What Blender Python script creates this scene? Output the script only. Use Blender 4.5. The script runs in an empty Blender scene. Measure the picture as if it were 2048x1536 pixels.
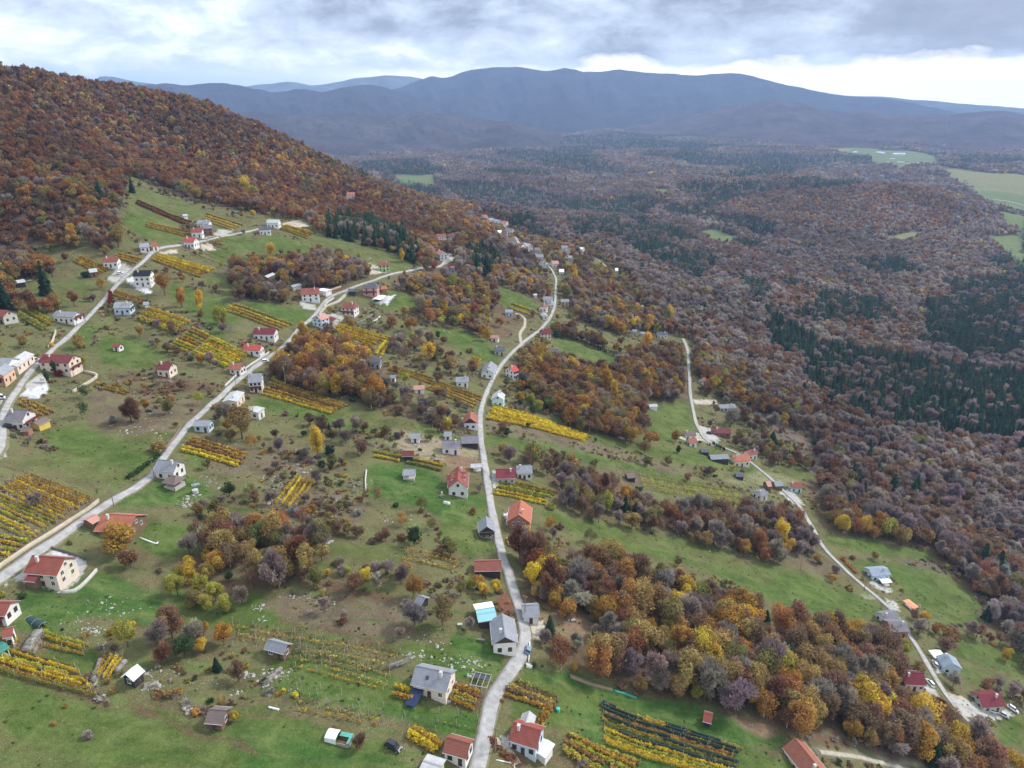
import bpy, bmesh, math, random
import numpy as np
from mathutils import Vector, Matrix

scene = bpy.context.scene
rng = np.random.default_rng(7)
random.seed(7)
PI = math.pi

# ------------------------------------------------------------------ camera
CZ = 300.0                                   # camera height above the valley datum (m)
PITCH = math.radians(21.6)
FPX = 1422.0                                 # focal length in photo pixels (2048 wide)
cam_d = bpy.data.cameras.new("camera")
cam_d.sensor_width = 36.0
cam_d.lens = 36.0 * FPX / 2048.0
cam_d.clip_start = 1.0
cam_d.clip_end = 60000.0
cam = bpy.data.objects.new("camera", cam_d)
scene.collection.objects.link(cam)
cam.location = (0, 0, CZ)
cam.rotation_euler = (math.radians(90) - PITCH, 0, 0)
scene.camera = cam

# ------------------------------------------------------------------ light, sky, exposure
SUN_EL, SUN_AZ = math.radians(38), math.radians(60)      # azimuth clockwise from the view direction (+Y)
sun_d = bpy.data.lights.new("sun", 'SUN')
sun_d.energy = 2.7
sun_d.angle = math.radians(10)
sun_d.color = (1.0, 0.95, 0.88)
sun = bpy.data.objects.new("sun", sun_d)
scene.collection.objects.link(sun)
sdir = Vector((math.sin(SUN_AZ) * math.cos(SUN_EL), math.cos(SUN_AZ) * math.cos(SUN_EL), math.sin(SUN_EL)))
sun.rotation_euler = sdir.to_track_quat('Z', 'Y').to_euler()

scene.view_settings.view_transform = 'Standard'
scene.view_settings.look = 'None'
scene.view_settings.gamma = 1
scene.view_settings.exposure = 0.66
HAZE_DENSITY = 6.3e-5
scene.cycles.volume_bounces = 0
scene.cycles.max_bounces = 4
scene.cycles.diffuse_bounces = 3
scene.cycles.glossy_bounces = 2
scene.cycles.transmission_bounces = 2
scene.cycles.transparent_max_bounces = 4

world = bpy.data.worlds.new("World")
scene.world = world
world.use_nodes = True
nt = world.node_tree
for n in list(nt.nodes):
    nt.nodes.remove(n)


def N(tree, typ, **kw):
    n = tree.nodes.new(typ)
    for k, v in kw.items():
        setattr(n, k, v)
    return n


def sock(tree, target, val):
    if hasattr(val, 'links'):
        tree.links.new(val, target)
    else:
        target.default_value = val


def M_(tree, op, a, b=None, c=None, clamp=False):
    n = N(tree, 'ShaderNodeMath', operation=op, use_clamp=clamp)
    for i, v in enumerate((a, b, c)):
        if v is not None:
            sock(tree, n.inputs[i], v)
    return n.outputs[0]


def RAMP(tree, fac, stops, interp='LINEAR'):
    n = N(tree, 'ShaderNodeValToRGB')
    n.color_ramp.interpolation = interp
    el = n.color_ramp.elements
    while len(el) < len(stops):
        el.new(0.5)
    for e, (p, c) in zip(el, stops):
        e.position = p
        e.color = (*c, 1) if len(c) == 3 else c
    tree.links.new(fac, n.inputs[0])
    return n.outputs[0]


def MIX(tree, fac, a, b, blend='MIX'):
    n = N(tree, 'ShaderNodeMix', data_type='RGBA', blend_type=blend)
    sock(tree, n.inputs[0], fac)
    sock(tree, n.inputs[6], a if hasattr(a, 'links') else (*a[:3], 1))
    sock(tree, n.inputs[7], b if hasattr(b, 'links') else (*b[:3], 1))
    return n.outputs[2]


def NOISE(tree, vec, scale, detail=3, rough=0.55, dist=0.0):
    n = N(tree, 'ShaderNodeTexNoise')
    if vec is not None:
        tree.links.new(vec, n.inputs['Vector'])
    n.inputs['Scale'].default_value = scale
    n.inputs['Detail'].default_value = detail
    n.inputs['Roughness'].default_value = rough
    n.inputs['Distortion'].default_value = dist
    return n.outputs['Fac']


# clouds: a broken overcast deck with a bright opening above the far ridge
tc = N(nt, 'ShaderNodeTexCoord')
sep = N(nt, 'ShaderNodeSeparateXYZ')
nt.links.new(tc.outputs['Generated'], sep.inputs[0])
X, Y, Z = sep.outputs
elev = M_(nt, 'ARCSINE', M_(nt, 'MAXIMUM', M_(nt, 'MINIMUM', Z, 1.0), -1.0))
az = M_(nt, 'ARCTAN2', X, Y)
comb = N(nt, 'ShaderNodeCombineXYZ')
nt.links.new(M_(nt, 'MULTIPLY', az, 6.0), comb.inputs[0])
nt.links.new(M_(nt, 'MULTIPLY', elev, 14.0), comb.inputs[1])
comb.inputs[2].default_value = 3.7
big = NOISE(nt, comb.outputs[0], 0.62, 2, 0.5, 0.3)
mid = NOISE(nt, comb.outputs[0], 1.9, 8, 0.58, 0.25)
fine = NOISE(nt, comb.outputs[0], 8.0, 5, 0.6)
# heavier cloud to the right of the view direction and higher up
azb = M_(nt, 'MULTIPLY', M_(nt, 'SINE', M_(nt, 'ADD', az, 0.03)), 0.22)
elb = M_(nt, 'MULTIPLY', M_(nt, 'SUBTRACT', elev, 0.085), 1.3)
cov = M_(nt, 'ADD', M_(nt, 'MULTIPLY', big, 0.55), M_(nt, 'MULTIPLY', mid, 0.62))
cov = M_(nt, 'ADD', cov, M_(nt, 'MULTIPLY', fine, 0.10))
cov = M_(nt, 'ADD', cov, azb)
cov = M_(nt, 'ADD', cov, M_(nt, 'MINIMUM', elb, 0.05))
deck = RAMP(nt, cov, [(0.42, (0.95, 1.0, 1.06)), (0.52, (0.62, 0.71, 0.81)), (0.63, (0.42, 0.49, 0.60)),
                      (0.73, (0.26, 0.30, 0.39)), (0.90, (0.17, 0.20, 0.27))])
# opening near the horizon
edge = M_(nt, 'ADD', M_(nt, 'MULTIPLY_ADD', mid, 0.060, 0.002), M_(nt, 'MULTIPLY', big, 0.025))
edge = M_(nt, 'SUBTRACT', M_(nt, 'SUBTRACT', elev, M_(nt, 'MULTIPLY', M_(nt, 'MAXIMUM', M_(nt, 'ADD', az, 0.12), -0.2), 0.012)), edge)
gap = M_(nt, 'MULTIPLY_ADD', edge, -60.0, 0.12, clamp=True)
gapcol = RAMP(nt, M_(nt, 'MULTIPLY_ADD', az, 1.1, 0.55, clamp=True),
              [(0.0, (0.56, 0.70, 0.84)), (0.27, (0.80, 0.92, 1.04)), (0.42, (1.45, 1.42, 1.38)), (1.0, (1.6, 1.52, 1.44))])
near = MIX(nt, gap, deck, gapcol)
# overhead: the usual bright zenith of an overcast day
up = M_(nt, 'MULTIPLY_ADD', elev, 2.2, -0.30, clamp=True)
allsky = MIX(nt, up, near, (0.92, 1.0, 1.12))
bg1 = N(nt, 'ShaderNodeBackground')
nt.links.new(allsky, bg1.inputs[0])
bg1.inputs[1].default_value = 0.95
sky = N(nt, 'ShaderNodeTexSky', sky_type='NISHITA')
sky.sun_disc = False
sky.sun_elevation = SUN_EL
sky.sun_rotation = SUN_AZ
bg2 = N(nt, 'ShaderNodeBackground')
nt.links.new(sky.outputs[0], bg2.inputs[0])
bg2.inputs[1].default_value = 0.1
mixw = N(nt, 'ShaderNodeMixShader')
mixw.inputs[0].default_value = 0.08
nt.links.new(bg1.outputs[0], mixw.inputs[1])
nt.links.new(bg2.outputs[0], mixw.inputs[2])
wout = N(nt, 'ShaderNodeOutputWorld')
nt.links.new(mixw.outputs[0], wout.inputs[0])

# ------------------------------------------------------------------ scene-object helpers
def tag(o, label=None, cat=None, group=None, kind=None):
    if label: o['label'] = label
    if cat: o['category'] = cat
    if group: o['group'] = group
    if kind: o['kind'] = kind
    return o


def link(name, data, mats=None, parent=None):
    o = bpy.data.objects.new(name, data)
    scene.collection.objects.link(o)
    if mats is not None and data is not None:
        for m in (mats if isinstance(mats, (list, tuple)) else [mats]):
            if m.name not in data.materials:
                data.materials.append(m)
    if parent is not None:
        o.parent = parent
    return o


def empty(name, loc, rz=0.0):
    o = bpy.data.objects.new(name, None)
    scene.collection.objects.link(o)
    o.location = loc
    o.rotation_euler = (0, 0, rz)
    o.empty_display_size = 0.5
    return o


def mesh_np(name, V, F, smooth=False, attrs=None):
    """V (n,3), F (m,k) arrays -> mesh"""
    V = np.asarray(V, dtype=np.float32)
    F = np.asarray(F, dtype=np.int32)
    me = bpy.data.meshes.new(name)
    m, k = F.shape
    me.vertices.add(len(V))
    me.vertices.foreach_set('co', V.ravel())
    me.loops.add(m * k)
    me.loops.foreach_set('vertex_index', F.ravel())
    me.polygons.add(m)
    me.polygons.foreach_set('loop_start', np.arange(0, m * k, k, dtype=np.int32))
    if smooth:
        me.polygons.foreach_set('use_smooth', np.ones(m, dtype=bool))
    for an, (dom, typ, vals) in (attrs or {}).items():
        a = me.attributes.new(an, typ, dom)
        vals = np.asarray(vals, dtype=np.float32)
        a.data.foreach_set('color' if typ == 'FLOAT_COLOR' else ('vector' if typ == 'FLOAT_VECTOR' else 'value'), vals.ravel())
    me.update(calc_edges=True)
    return me


class MB:
    """collects boxes, prisms and polygons into one mesh"""
    def __init__(s):
        s.V, s.F = [], []

    def poly(s, pts):
        i = len(s.V)
        s.V += [tuple(p) for p in pts]
        s.F.append(tuple(range(i, i + len(pts))))
        return s

    def hexa(s, b, t):
        """b, t: four bottom and four top points, both counter-clockwise from above"""
        i = len(s.V)
        s.V += [tuple(p) for p in b] + [tuple(p) for p in t]
        s.F += [(i + 3, i + 2, i + 1, i), (i + 4, i + 5, i + 6, i + 7)]
        for a in range(4):
            c = (a + 1) % 4
            s.F.append((i + a, i + c, i + 4 + c, i + 4 + a))
        return s

    def box(s, x0, x1, y0, y1, z0, z1):
        q = [(x0, y0), (x1, y0), (x1, y1), (x0, y1)]
        return s.hexa([(a, b, z0) for a, b in q], [(a, b, z1) for a, b in q])

    def bar(s, p, q, r=0.05, n=6, r2=None):
        p, q = Vector(p), Vector(q)
        d = (q - p).normalized()
        u = d.orthogonal().normalized()
        w = d.cross(u)
        i = len(s.V)
        r2 = r if r2 is None else r2
        for c, rr in ((p, r), (q, r2)):
            for k in range(n):
                a = 2 * PI * k / n
                s.V.append(tuple(c + u * rr * math.cos(a) + w * rr * math.sin(a)))
        for k in range(n):
            s.F.append((i + k, i + (k + 1) % n, i + n + (k + 1) % n, i + n + k))
        s.F.append(tuple(i + n - 1 - k for k in range(n)))
        s.F.append(tuple(i + n + k for k in range(n)))
        return s

    def mesh(s, name):
        me = bpy.data.meshes.new(name)
        me.from_pydata(s.V, [], s.F)
        me.update()
        return me

    def build(s, name, mat, parent=None):
        return link(name, s.mesh(name), mat, parent)


# ------------------------------------------------------------------ value noise (terrain relief)
_perm = rng.random((256, 256))
def vnoise(x, y):
    xi = np.floor(x).astype(int); yi = np.floor(y).astype(int)
    fx = x - xi; fy = y - yi
    fx = fx * fx * (3 - 2 * fx); fy = fy * fy * (3 - 2 * fy)
    a = _perm[xi & 255, yi & 255]; b = _perm[(xi + 1) & 255, yi & 255]
    c = _perm[xi & 255, (yi + 1) & 255]; d = _perm[(xi + 1) & 255, (yi + 1) & 255]
    return (a * (1 - fx) + b * fx) * (1 - fy) + (c * (1 - fx) + d * fx) * fy - 0.5


def fbm(x, y, oct=4):
    s = 0; a = 1.0
    for i in range(oct):
        s = s + a * vnoise(x * 2 ** i + 17.3 * i, y * 2 ** i + 5.1 * i)
        a *= 0.5
    return s


# ------------------------------------------------------------------ terrain heights
CAMP = np.array([0, 0, CZ])
FW = np.array([0, math.cos(PITCH), -math.sin(PITCH)])
UP = np.array([0, math.sin(PITCH), math.cos(PITCH)])
RT = np.array([1.0, 0, 0])
SC = 1.25                                    # metres per unit of the surveyed distances below


def ray(px, py):
    return FW + RT * ((px - 1024) / FPX) + UP * ((768 - py) / FPX)


# surveyed points of the hillside: sight line and distance along the view axis
CTRL = [(0,1536,117),(500,1400,138),(500,1100,181),(250,1300,145),(855,1390,143),(960,1530,133),(1050,1300,160.6),
(1017,1150,188),(975,960,239),(962,850,285),(1030,700,386),(1110,560,582),(1100,520,704),(1000,440,1075),(1200,520,800),
(1300,665,532),(1378,700,510),(1390,840,400),(1480,910,362),(1600,1010,319),(1700,1150,272),(1830,1290,237),(1915,1410,213),
(1200,1380,161),(1590,1520,156),(1350,1480,153.6),(1400,1200,218),(1200,1050,239),(1250,900,313),(1100,760,364),(1200,700,448),
(1800,1450,187),(2048,1536,198),(2048,1250,275),(1900,1150,294),(2048,1000,381),(1800,950,390),(1650,850,439),(1600,700,603),
(2048,800,545),(1500,600,756),(2048,650,756),(1300,560,819),(1800,600,860),(1400,480,1196),(1900,500,1166),(1200,420,1566),
(1600,388,1560),(1750,382,1560),(1880,392,1500),(1450,408,1480),(1500,470,1230),(1700,480,1235),(1850,472,1250),(1550,372,2100),(1800,371,2120),(2000,420,1673),(920,372,2018),(820,348,2398),(1200,340,2670),(1500,330,2880),(1900,330,2917),
(800,300,3871),(1300,290,4180),(1700,290,4324),(1000,262,6122),(1500,262,6122),(2048,266,6122),
(0,1150,155),(220,1010,188),(360,870,232),(540,720,306),(620,640,355),(750,570,411),(900,520,506),
(0,860,217),(70,735,260),(220,580,339),(380,490,414),(500,462,464),(560,450,487),(300,800,252),(450,640,327),(620,520,437),
(700,460,530),(800,500,503),(850,650,385),(800,800,288),(700,950,226),(930,600,457),(950,520,608),(880,460,675),
(200,480,378),(260,380,482),(100,400,400),(0,500,363),(0,350,425),(0,250,490),(0,165,600),(100,172,650),(200,193,700),
(300,205,760),(400,228,800),(500,262,830),(600,308,860),(700,358,890),(800,405,920),(900,440,950),(980,474,985),
(150,300,550),(300,300,630),(300,380,520),(450,380,600),(500,320,700),(600,400,640),(700,405,740),(780,445,700),(850,435,800)]
pts = []
for px, py, d in CTRL:
    r = ray(px, py) * d * SC
    pts.append((math.atan2(r[0], r[1]), math.log(math.hypot(r[0], r[1])), -r[2] if False else r[2]))
# ground behind the skyline of the left hill falls away
for px, py, d in [(0,165,600),(100,172,650),(200,193,700),(300,205,760),(400,228,800),(500,262,830),(600,308,860),(700,358,890),(800,405,920)]:
    r = ray(px, py) * d * SC
    a, R = math.atan2(r[0], r[1]), math.hypot(r[0], r[1])
    pts.append((a, math.log(R * 1.35), r[2] - 75))
    pts.append((a, math.log(R * 2.1), -290))
for a in (-1.1, -0.75, -0.5, -0.2, 0.1, 0.4, 0.7, 1.1):
    for R in (5200, 9500, 16000):
        pts.append((a, math.log(R), -302.0))
for a, R, z in [(-1.2, 110, -110), (-1.2, 200, -100), (-1.2, 400, -40), (-1.2, 800, 40), (-1.2, 1500, -60), (-0.95, 300, -62), (-0.95, 700, 50),
                (1.2, 110, -190), (1.2, 200, -230), (1.2, 400, -245), (1.2, 900, -270), (1.2, 2500, -295), (0.95, 250, -225), (0.95, 500, -245),
                (-0.6, 60, -126), (0.0, 60, -140), (0.6, 60, -170), (-0.8, 95, -116), (0.9, 95, -185), (-0.9, 2600, -290)]:
    pts.append((a, math.log(R), z))
pts = np.array(pts)
# sea level offset: values are relative to the camera
def _phi(d2):
    return np.where(d2 > 1e-12, 0.5 * d2 * np.log(np.maximum(d2, 1e-12)), 0.0)
AZW = 1.15
_P = np.stack([pts[:, 0] * AZW, pts[:, 1]], 1)
_n = len(_P)
_D2 = ((_P[:, None] - _P[None]) ** 2).sum(-1)
_A = np.zeros((_n + 3, _n + 3))
_A[:_n, :_n] = _phi(_D2) + np.eye(_n) * 0.0006
_A[:_n, _n] = 1; _A[:_n, _n + 1:] = _P
_A[_n, :_n] = 1; _A[_n + 1:, :_n] = _P.T
# interpolate the drop per metre of distance: smooth at every scale
_rr = np.exp(pts[:, 1])
_b = np.concatenate([pts[:, 2] / _rr, np.zeros(3)])
_W = np.linalg.solve(_A, _b)


def H(x, y):
    x = np.asarray(x, float); y = np.asarray(y, float)
    sh = x.shape
    x = x.ravel(); y = y.ravel()
    out = np.empty(len(x))
    for i in range(0, len(x), 40000):
        xs = x[i:i + 40000]; ys = y[i:i + 40000]
        r = np.maximum(np.hypot(xs, ys), 20.0)
        q = np.stack([np.arctan2(xs, ys) * AZW, np.log(r)], 1)
        d2 = ((q[:, None] - _P[None]) ** 2).sum(-1)
        v = _phi(d2) @ _W[:_n] + _W[_n] + q @ _W[_n + 1:]
        h = v * r
        w = np.clip((r - 9000) / 5000, 0, 1)
        h = h * (1 - w) + (-302.0) * w
        h = h + CZ
        amp = np.clip((r - 500) / 2200, 0, 1)
        h = h + 1.1 * fbm(xs / 38, ys / 38, 4) + amp * 52 * fbm(xs / 480 + 3, ys / 560, 3) + 0.35 * fbm(xs / 9, ys / 9, 2)
        out[i:i + 40000] = h
    return out.reshape(sh)


_ts = np.exp(np.linspace(math.log(70), math.log(16000), 700))
def hits(P, dz=0.0):
    """sight lines (n,2 photo pixels) -> points where they meet the ground raised by dz"""
    P = np.atleast_2d(np.asarray(P, float))
    out = np.zeros((len(P), 3))
    for i in range(0, len(P), 200):
        Q = P[i:i + 200]
        D = FW[None] + RT[None] * ((Q[:, 0:1] - 1024) / FPX) + UP[None] * ((768 - Q[:, 1:2]) / FPX)
        X3 = CAMP + D[:, None, :] * _ts[None, :, None]
        gap_ = X3[..., 2] - Hq(X3[..., 0], X3[..., 1]) - dz
        below = gap_ < 0
        k = np.where(below.any(1), below.argmax(1), len(_ts) - 1)
        k = np.maximum(k, 1)
        lo = _ts[k - 1]; hi = _ts[k]
        for _ in range(22):
            m = (lo + hi) / 2
            p = CAMP + D * m[:, None]
            u = p[:, 2] - Hq(p[:, 0], p[:, 1]) - dz < 0
            hi = np.where(u, m, hi); lo = np.where(u, lo, m)
        out[i:i + 200] = CAMP + D * hi[:, None]
    return out


def project(P):
    """world points (n,3) -> photo pixels and depth"""
    P = np.atleast_2d(P) - CAMP
    d = P @ FW
    return 1024 + FPX * (P @ RT) / d, 768 - FPX * (P @ UP) / d, d


# tessellation: rings of constant relative spacing round the viewpoint's hillside
AZ_N = 560
azs = np.concatenate([np.linspace(-1.35, -0.80, 40, endpoint=False), np.linspace(-0.80, 0.80, AZ_N), np.linspace(0.80, 1.35, 41)[1:]])
rads = np.exp(np.linspace(math.log(45), math.log(17000), 1150))
GA, GR = np.meshgrid(azs, rads)
GX = GR * np.sin(GA); GY = GR * np.cos(GA)
GZ = H(GX, GY)
_lr0, _dlr = math.log(45), (math.log(17000) - math.log(45)) / 1149


def Hq(x, y):
    """height of the ground mesh itself (bilinear in the ring grid)"""
    x = np.asarray(x, float); y = np.asarray(y, float)
    r = np.hypot(x, y); a = np.arctan2(x, y)
    fi = np.clip((np.log(np.maximum(r, 46)) - _lr0) / _dlr, 0, len(rads) - 1.001)
    fa = np.clip(np.interp(a, azs, np.arange(len(azs))), 0, len(azs) - 1.001)
    i = fi.astype(int); j = fa.astype(int)
    u = fi - i; v = fa - j
    return ((GZ[i, j] * (1 - u) + GZ[i + 1, j] * u) * (1 - v) + (GZ[i, j + 1] * (1 - u) + GZ[i + 1, j + 1] * u) * v)


def h1(x, y):
    return float(Hq(np.array([x]), np.array([y]))[0])


def inpoly(x, y, poly):
    x = np.asarray(x); y = np.asarray(y)
    c = np.zeros(x.shape, bool)
    n = len(poly)
    j = n - 1
    for i in range(n):
        xi, yi = poly[i]; xj, yj = poly[j]
        if yi != yj:
            c ^= ((yi > y) != (yj > y)) & (x < (xj - xi) * (y - yi) / (yj - yi) + xi)
        j = i
    return c


def wpoly(px, dz=0.0):
    """outline given as sight lines -> ground outline in metres"""
    return hits(px, dz)[:, :2]
# ------------------------------------------------------------------ materials
MATS = {}
def new_mat(name, rough=0.9, spec=0.2):
    m = bpy.data.materials.new(name)
    m.use_nodes = True
    t = m.node_tree
    b = t.nodes['Principled BSDF']
    b.inputs['Roughness'].default_value = rough
    b.inputs['Specular IOR Level'].default_value = spec
    return m, t, b


def pos_of(t):
    return N(t, 'ShaderNodeNewGeometry').outputs['Position']


def objc(t):
    return N(t, 'ShaderNodeTexCoord').outputs['Object']


def flat(name, col, rough=0.8, var=0.12, scale=1.2, spec=0.2, metal=0.0):
    """a painted, plastered or wooden surface with mild weathering"""
    key = name
    if key in MATS: return MATS[key]
    m, t, b = new_mat(name, rough, spec)
    n1 = NOISE(t, objc(t), scale, 5, 0.6)
    n2 = NOISE(t, objc(t), scale * 6, 3, 0.6)
    f = M_(t, 'ADD', M_(t, 'MULTIPLY', n1, 0.7), M_(t, 'MULTIPLY', n2, 0.3))
    c = RAMP(t, f, [(0.3, tuple(x * (1 - 1.6 * var) for x in col)), (0.55, col), (0.75, tuple(min(x * (1 + var), 0.92) for x in col))])
    t.links.new(c, b.inputs['Base Color'])
    b.inputs['Metallic'].default_value = metal
    MATS[key] = m
    return m


def roofmat(name, col, pitch=0.34, old=0.35, spec=0.12, rough=0.75):
    """tiles laid in courses; 'old' sets how much lichen and weathering shows"""
    if name in MATS: return MATS[name]
    m, t, b = new_mat(name, rough, spec)
    o = objc(t)
    sp = N(t, 'ShaderNodeSeparateXYZ'); t.links.new(o, sp.inputs[0])
    rows = M_(t, 'FRACT', M_(t, 'MULTIPLY', sp.outputs[2], 1 / pitch))
    cols = M_(t, 'FRACT', M_(t, 'MULTIPLY', sp.outputs[0], 1 / 0.3))
    rf = M_(t, 'LESS_THAN', rows, 0.16)
    n1 = NOISE(t, o, 0.55, 5, 0.65)
    n2 = NOISE(t, o, 3.5, 3, 0.7)
    base = RAMP(t, M_(t, 'ADD', M_(t, 'MULTIPLY', n1, 0.6), M_(t, 'MULTIPLY', n2, 0.4)),
                [(0.30, tuple(x * (1 - 0.9 * old) for x in col)), (0.5, col), (0.68, tuple(min(1, x * (1 + 0.5 * old)) for x in col))])
    g = sum(col) / 3
    lich = MIX(t, M_(t, 'MULTIPLY_ADD', NOISE(t, o, 1.4, 4, 0.7), 4.0, -2.2 - 0.8 * (1 - old), clamp=True), base, (g * 0.9, g * 0.86, g * 0.7))
    c = MIX(t, M_(t, 'MULTIPLY', rf, 0.38), lich, tuple(x * 0.45 for x in col))
    t.links.new(c, b.inputs['Base Color'])
    bump = N(t, 'ShaderNodeBump'); bump.inputs['Strength'].default_value = 0.35; bump.inputs['Distance'].default_value = 0.05
    t.links.new(M_(t, 'ADD', rows, M_(t, 'MULTIPLY', cols, 0.4)), bump.inputs['Height'])
    t.links.new(bump.outputs[0], b.inputs['Normal'])
    MATS[name] = m
    return m


# leaves: colour comes from the tree (object colour or per-copy attribute), varied leaf clump by leaf clump
def leafmat(name, source):
    m, t, b = new_mat(name, 0.85, 0.06)
    if source == 'object':
        col = N(t, 'ShaderNodeObjectInfo').outputs['Color']
        rnd = N(t, 'ShaderNodeObjectInfo').outputs['Random']
    else:
        a = N(t, 'ShaderNodeAttribute', attribute_type='INSTANCER', attribute_name='tint')
        col = a.outputs['Color']
        rnd = N(t, 'ShaderNodeObjectInfo').outputs['Random']
    v = N(t, 'ShaderNodeAttribute', attribute_type='GEOMETRY', attribute_name='var').outputs['Fac']
    hsv = N(t, 'ShaderNodeHueSaturation')
    t.links.new(M_(t, 'ADD', M_(t, 'MULTIPLY', v, 0.05), 0.475), hsv.inputs['Hue'])
    hsv.inputs['Saturation'].default_value = 0.98
    t.links.new(M_(t, 'MULTIPLY_ADD', v, .95, 0.52), hsv.inputs['Value'])
    t.links.new(col, hsv.inputs['Color'])
    t.links.new(hsv.outputs[0], b.inputs['Base Color'])
    tr = N(t, 'ShaderNodeBsdfTranslucent'); t.links.new(hsv.outputs[0], tr.inputs[0])
    mx = N(t, 'ShaderNodeMixShader'); mx.inputs[0].default_value = 0.38
    t.links.new(b.outputs[0], mx.inputs[1]); t.links.new(tr.outputs[0], mx.inputs[2])
    t.links.new(mx.outputs[0], t.nodes['Material Output'].inputs['Surface'])
    return m
LEAF = leafmat('leaves', 'object')
LEAF_I = leafmat('leaves_of_the_wood', 'instancer')
def barkmat(name, c1, c2):
    m, t, b = new_mat(name, 0.9, 0.1)
    t.links.new(RAMP(t, NOISE(t, objc(t), 6, 4, 0.7), [(0.35, c1), (0.65, c2)]), b.inputs['Base Color'])
    return m
BARK = barkmat('bark', (0.06, 0.048, 0.04), (0.15, 0.13, 0.11))
BIRCH = barkmat('birch_bark', (0.28, 0.27, 0.25), (0.62, 0.60, 0.56))
M_WOODPOST = flat('weathered_wood', (0.34, 0.31, 0.27), 0.85)
M_CONCRETE = flat('pale_concrete', (0.46, 0.45, 0.43), 0.9, 0.15, 0.5)

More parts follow.
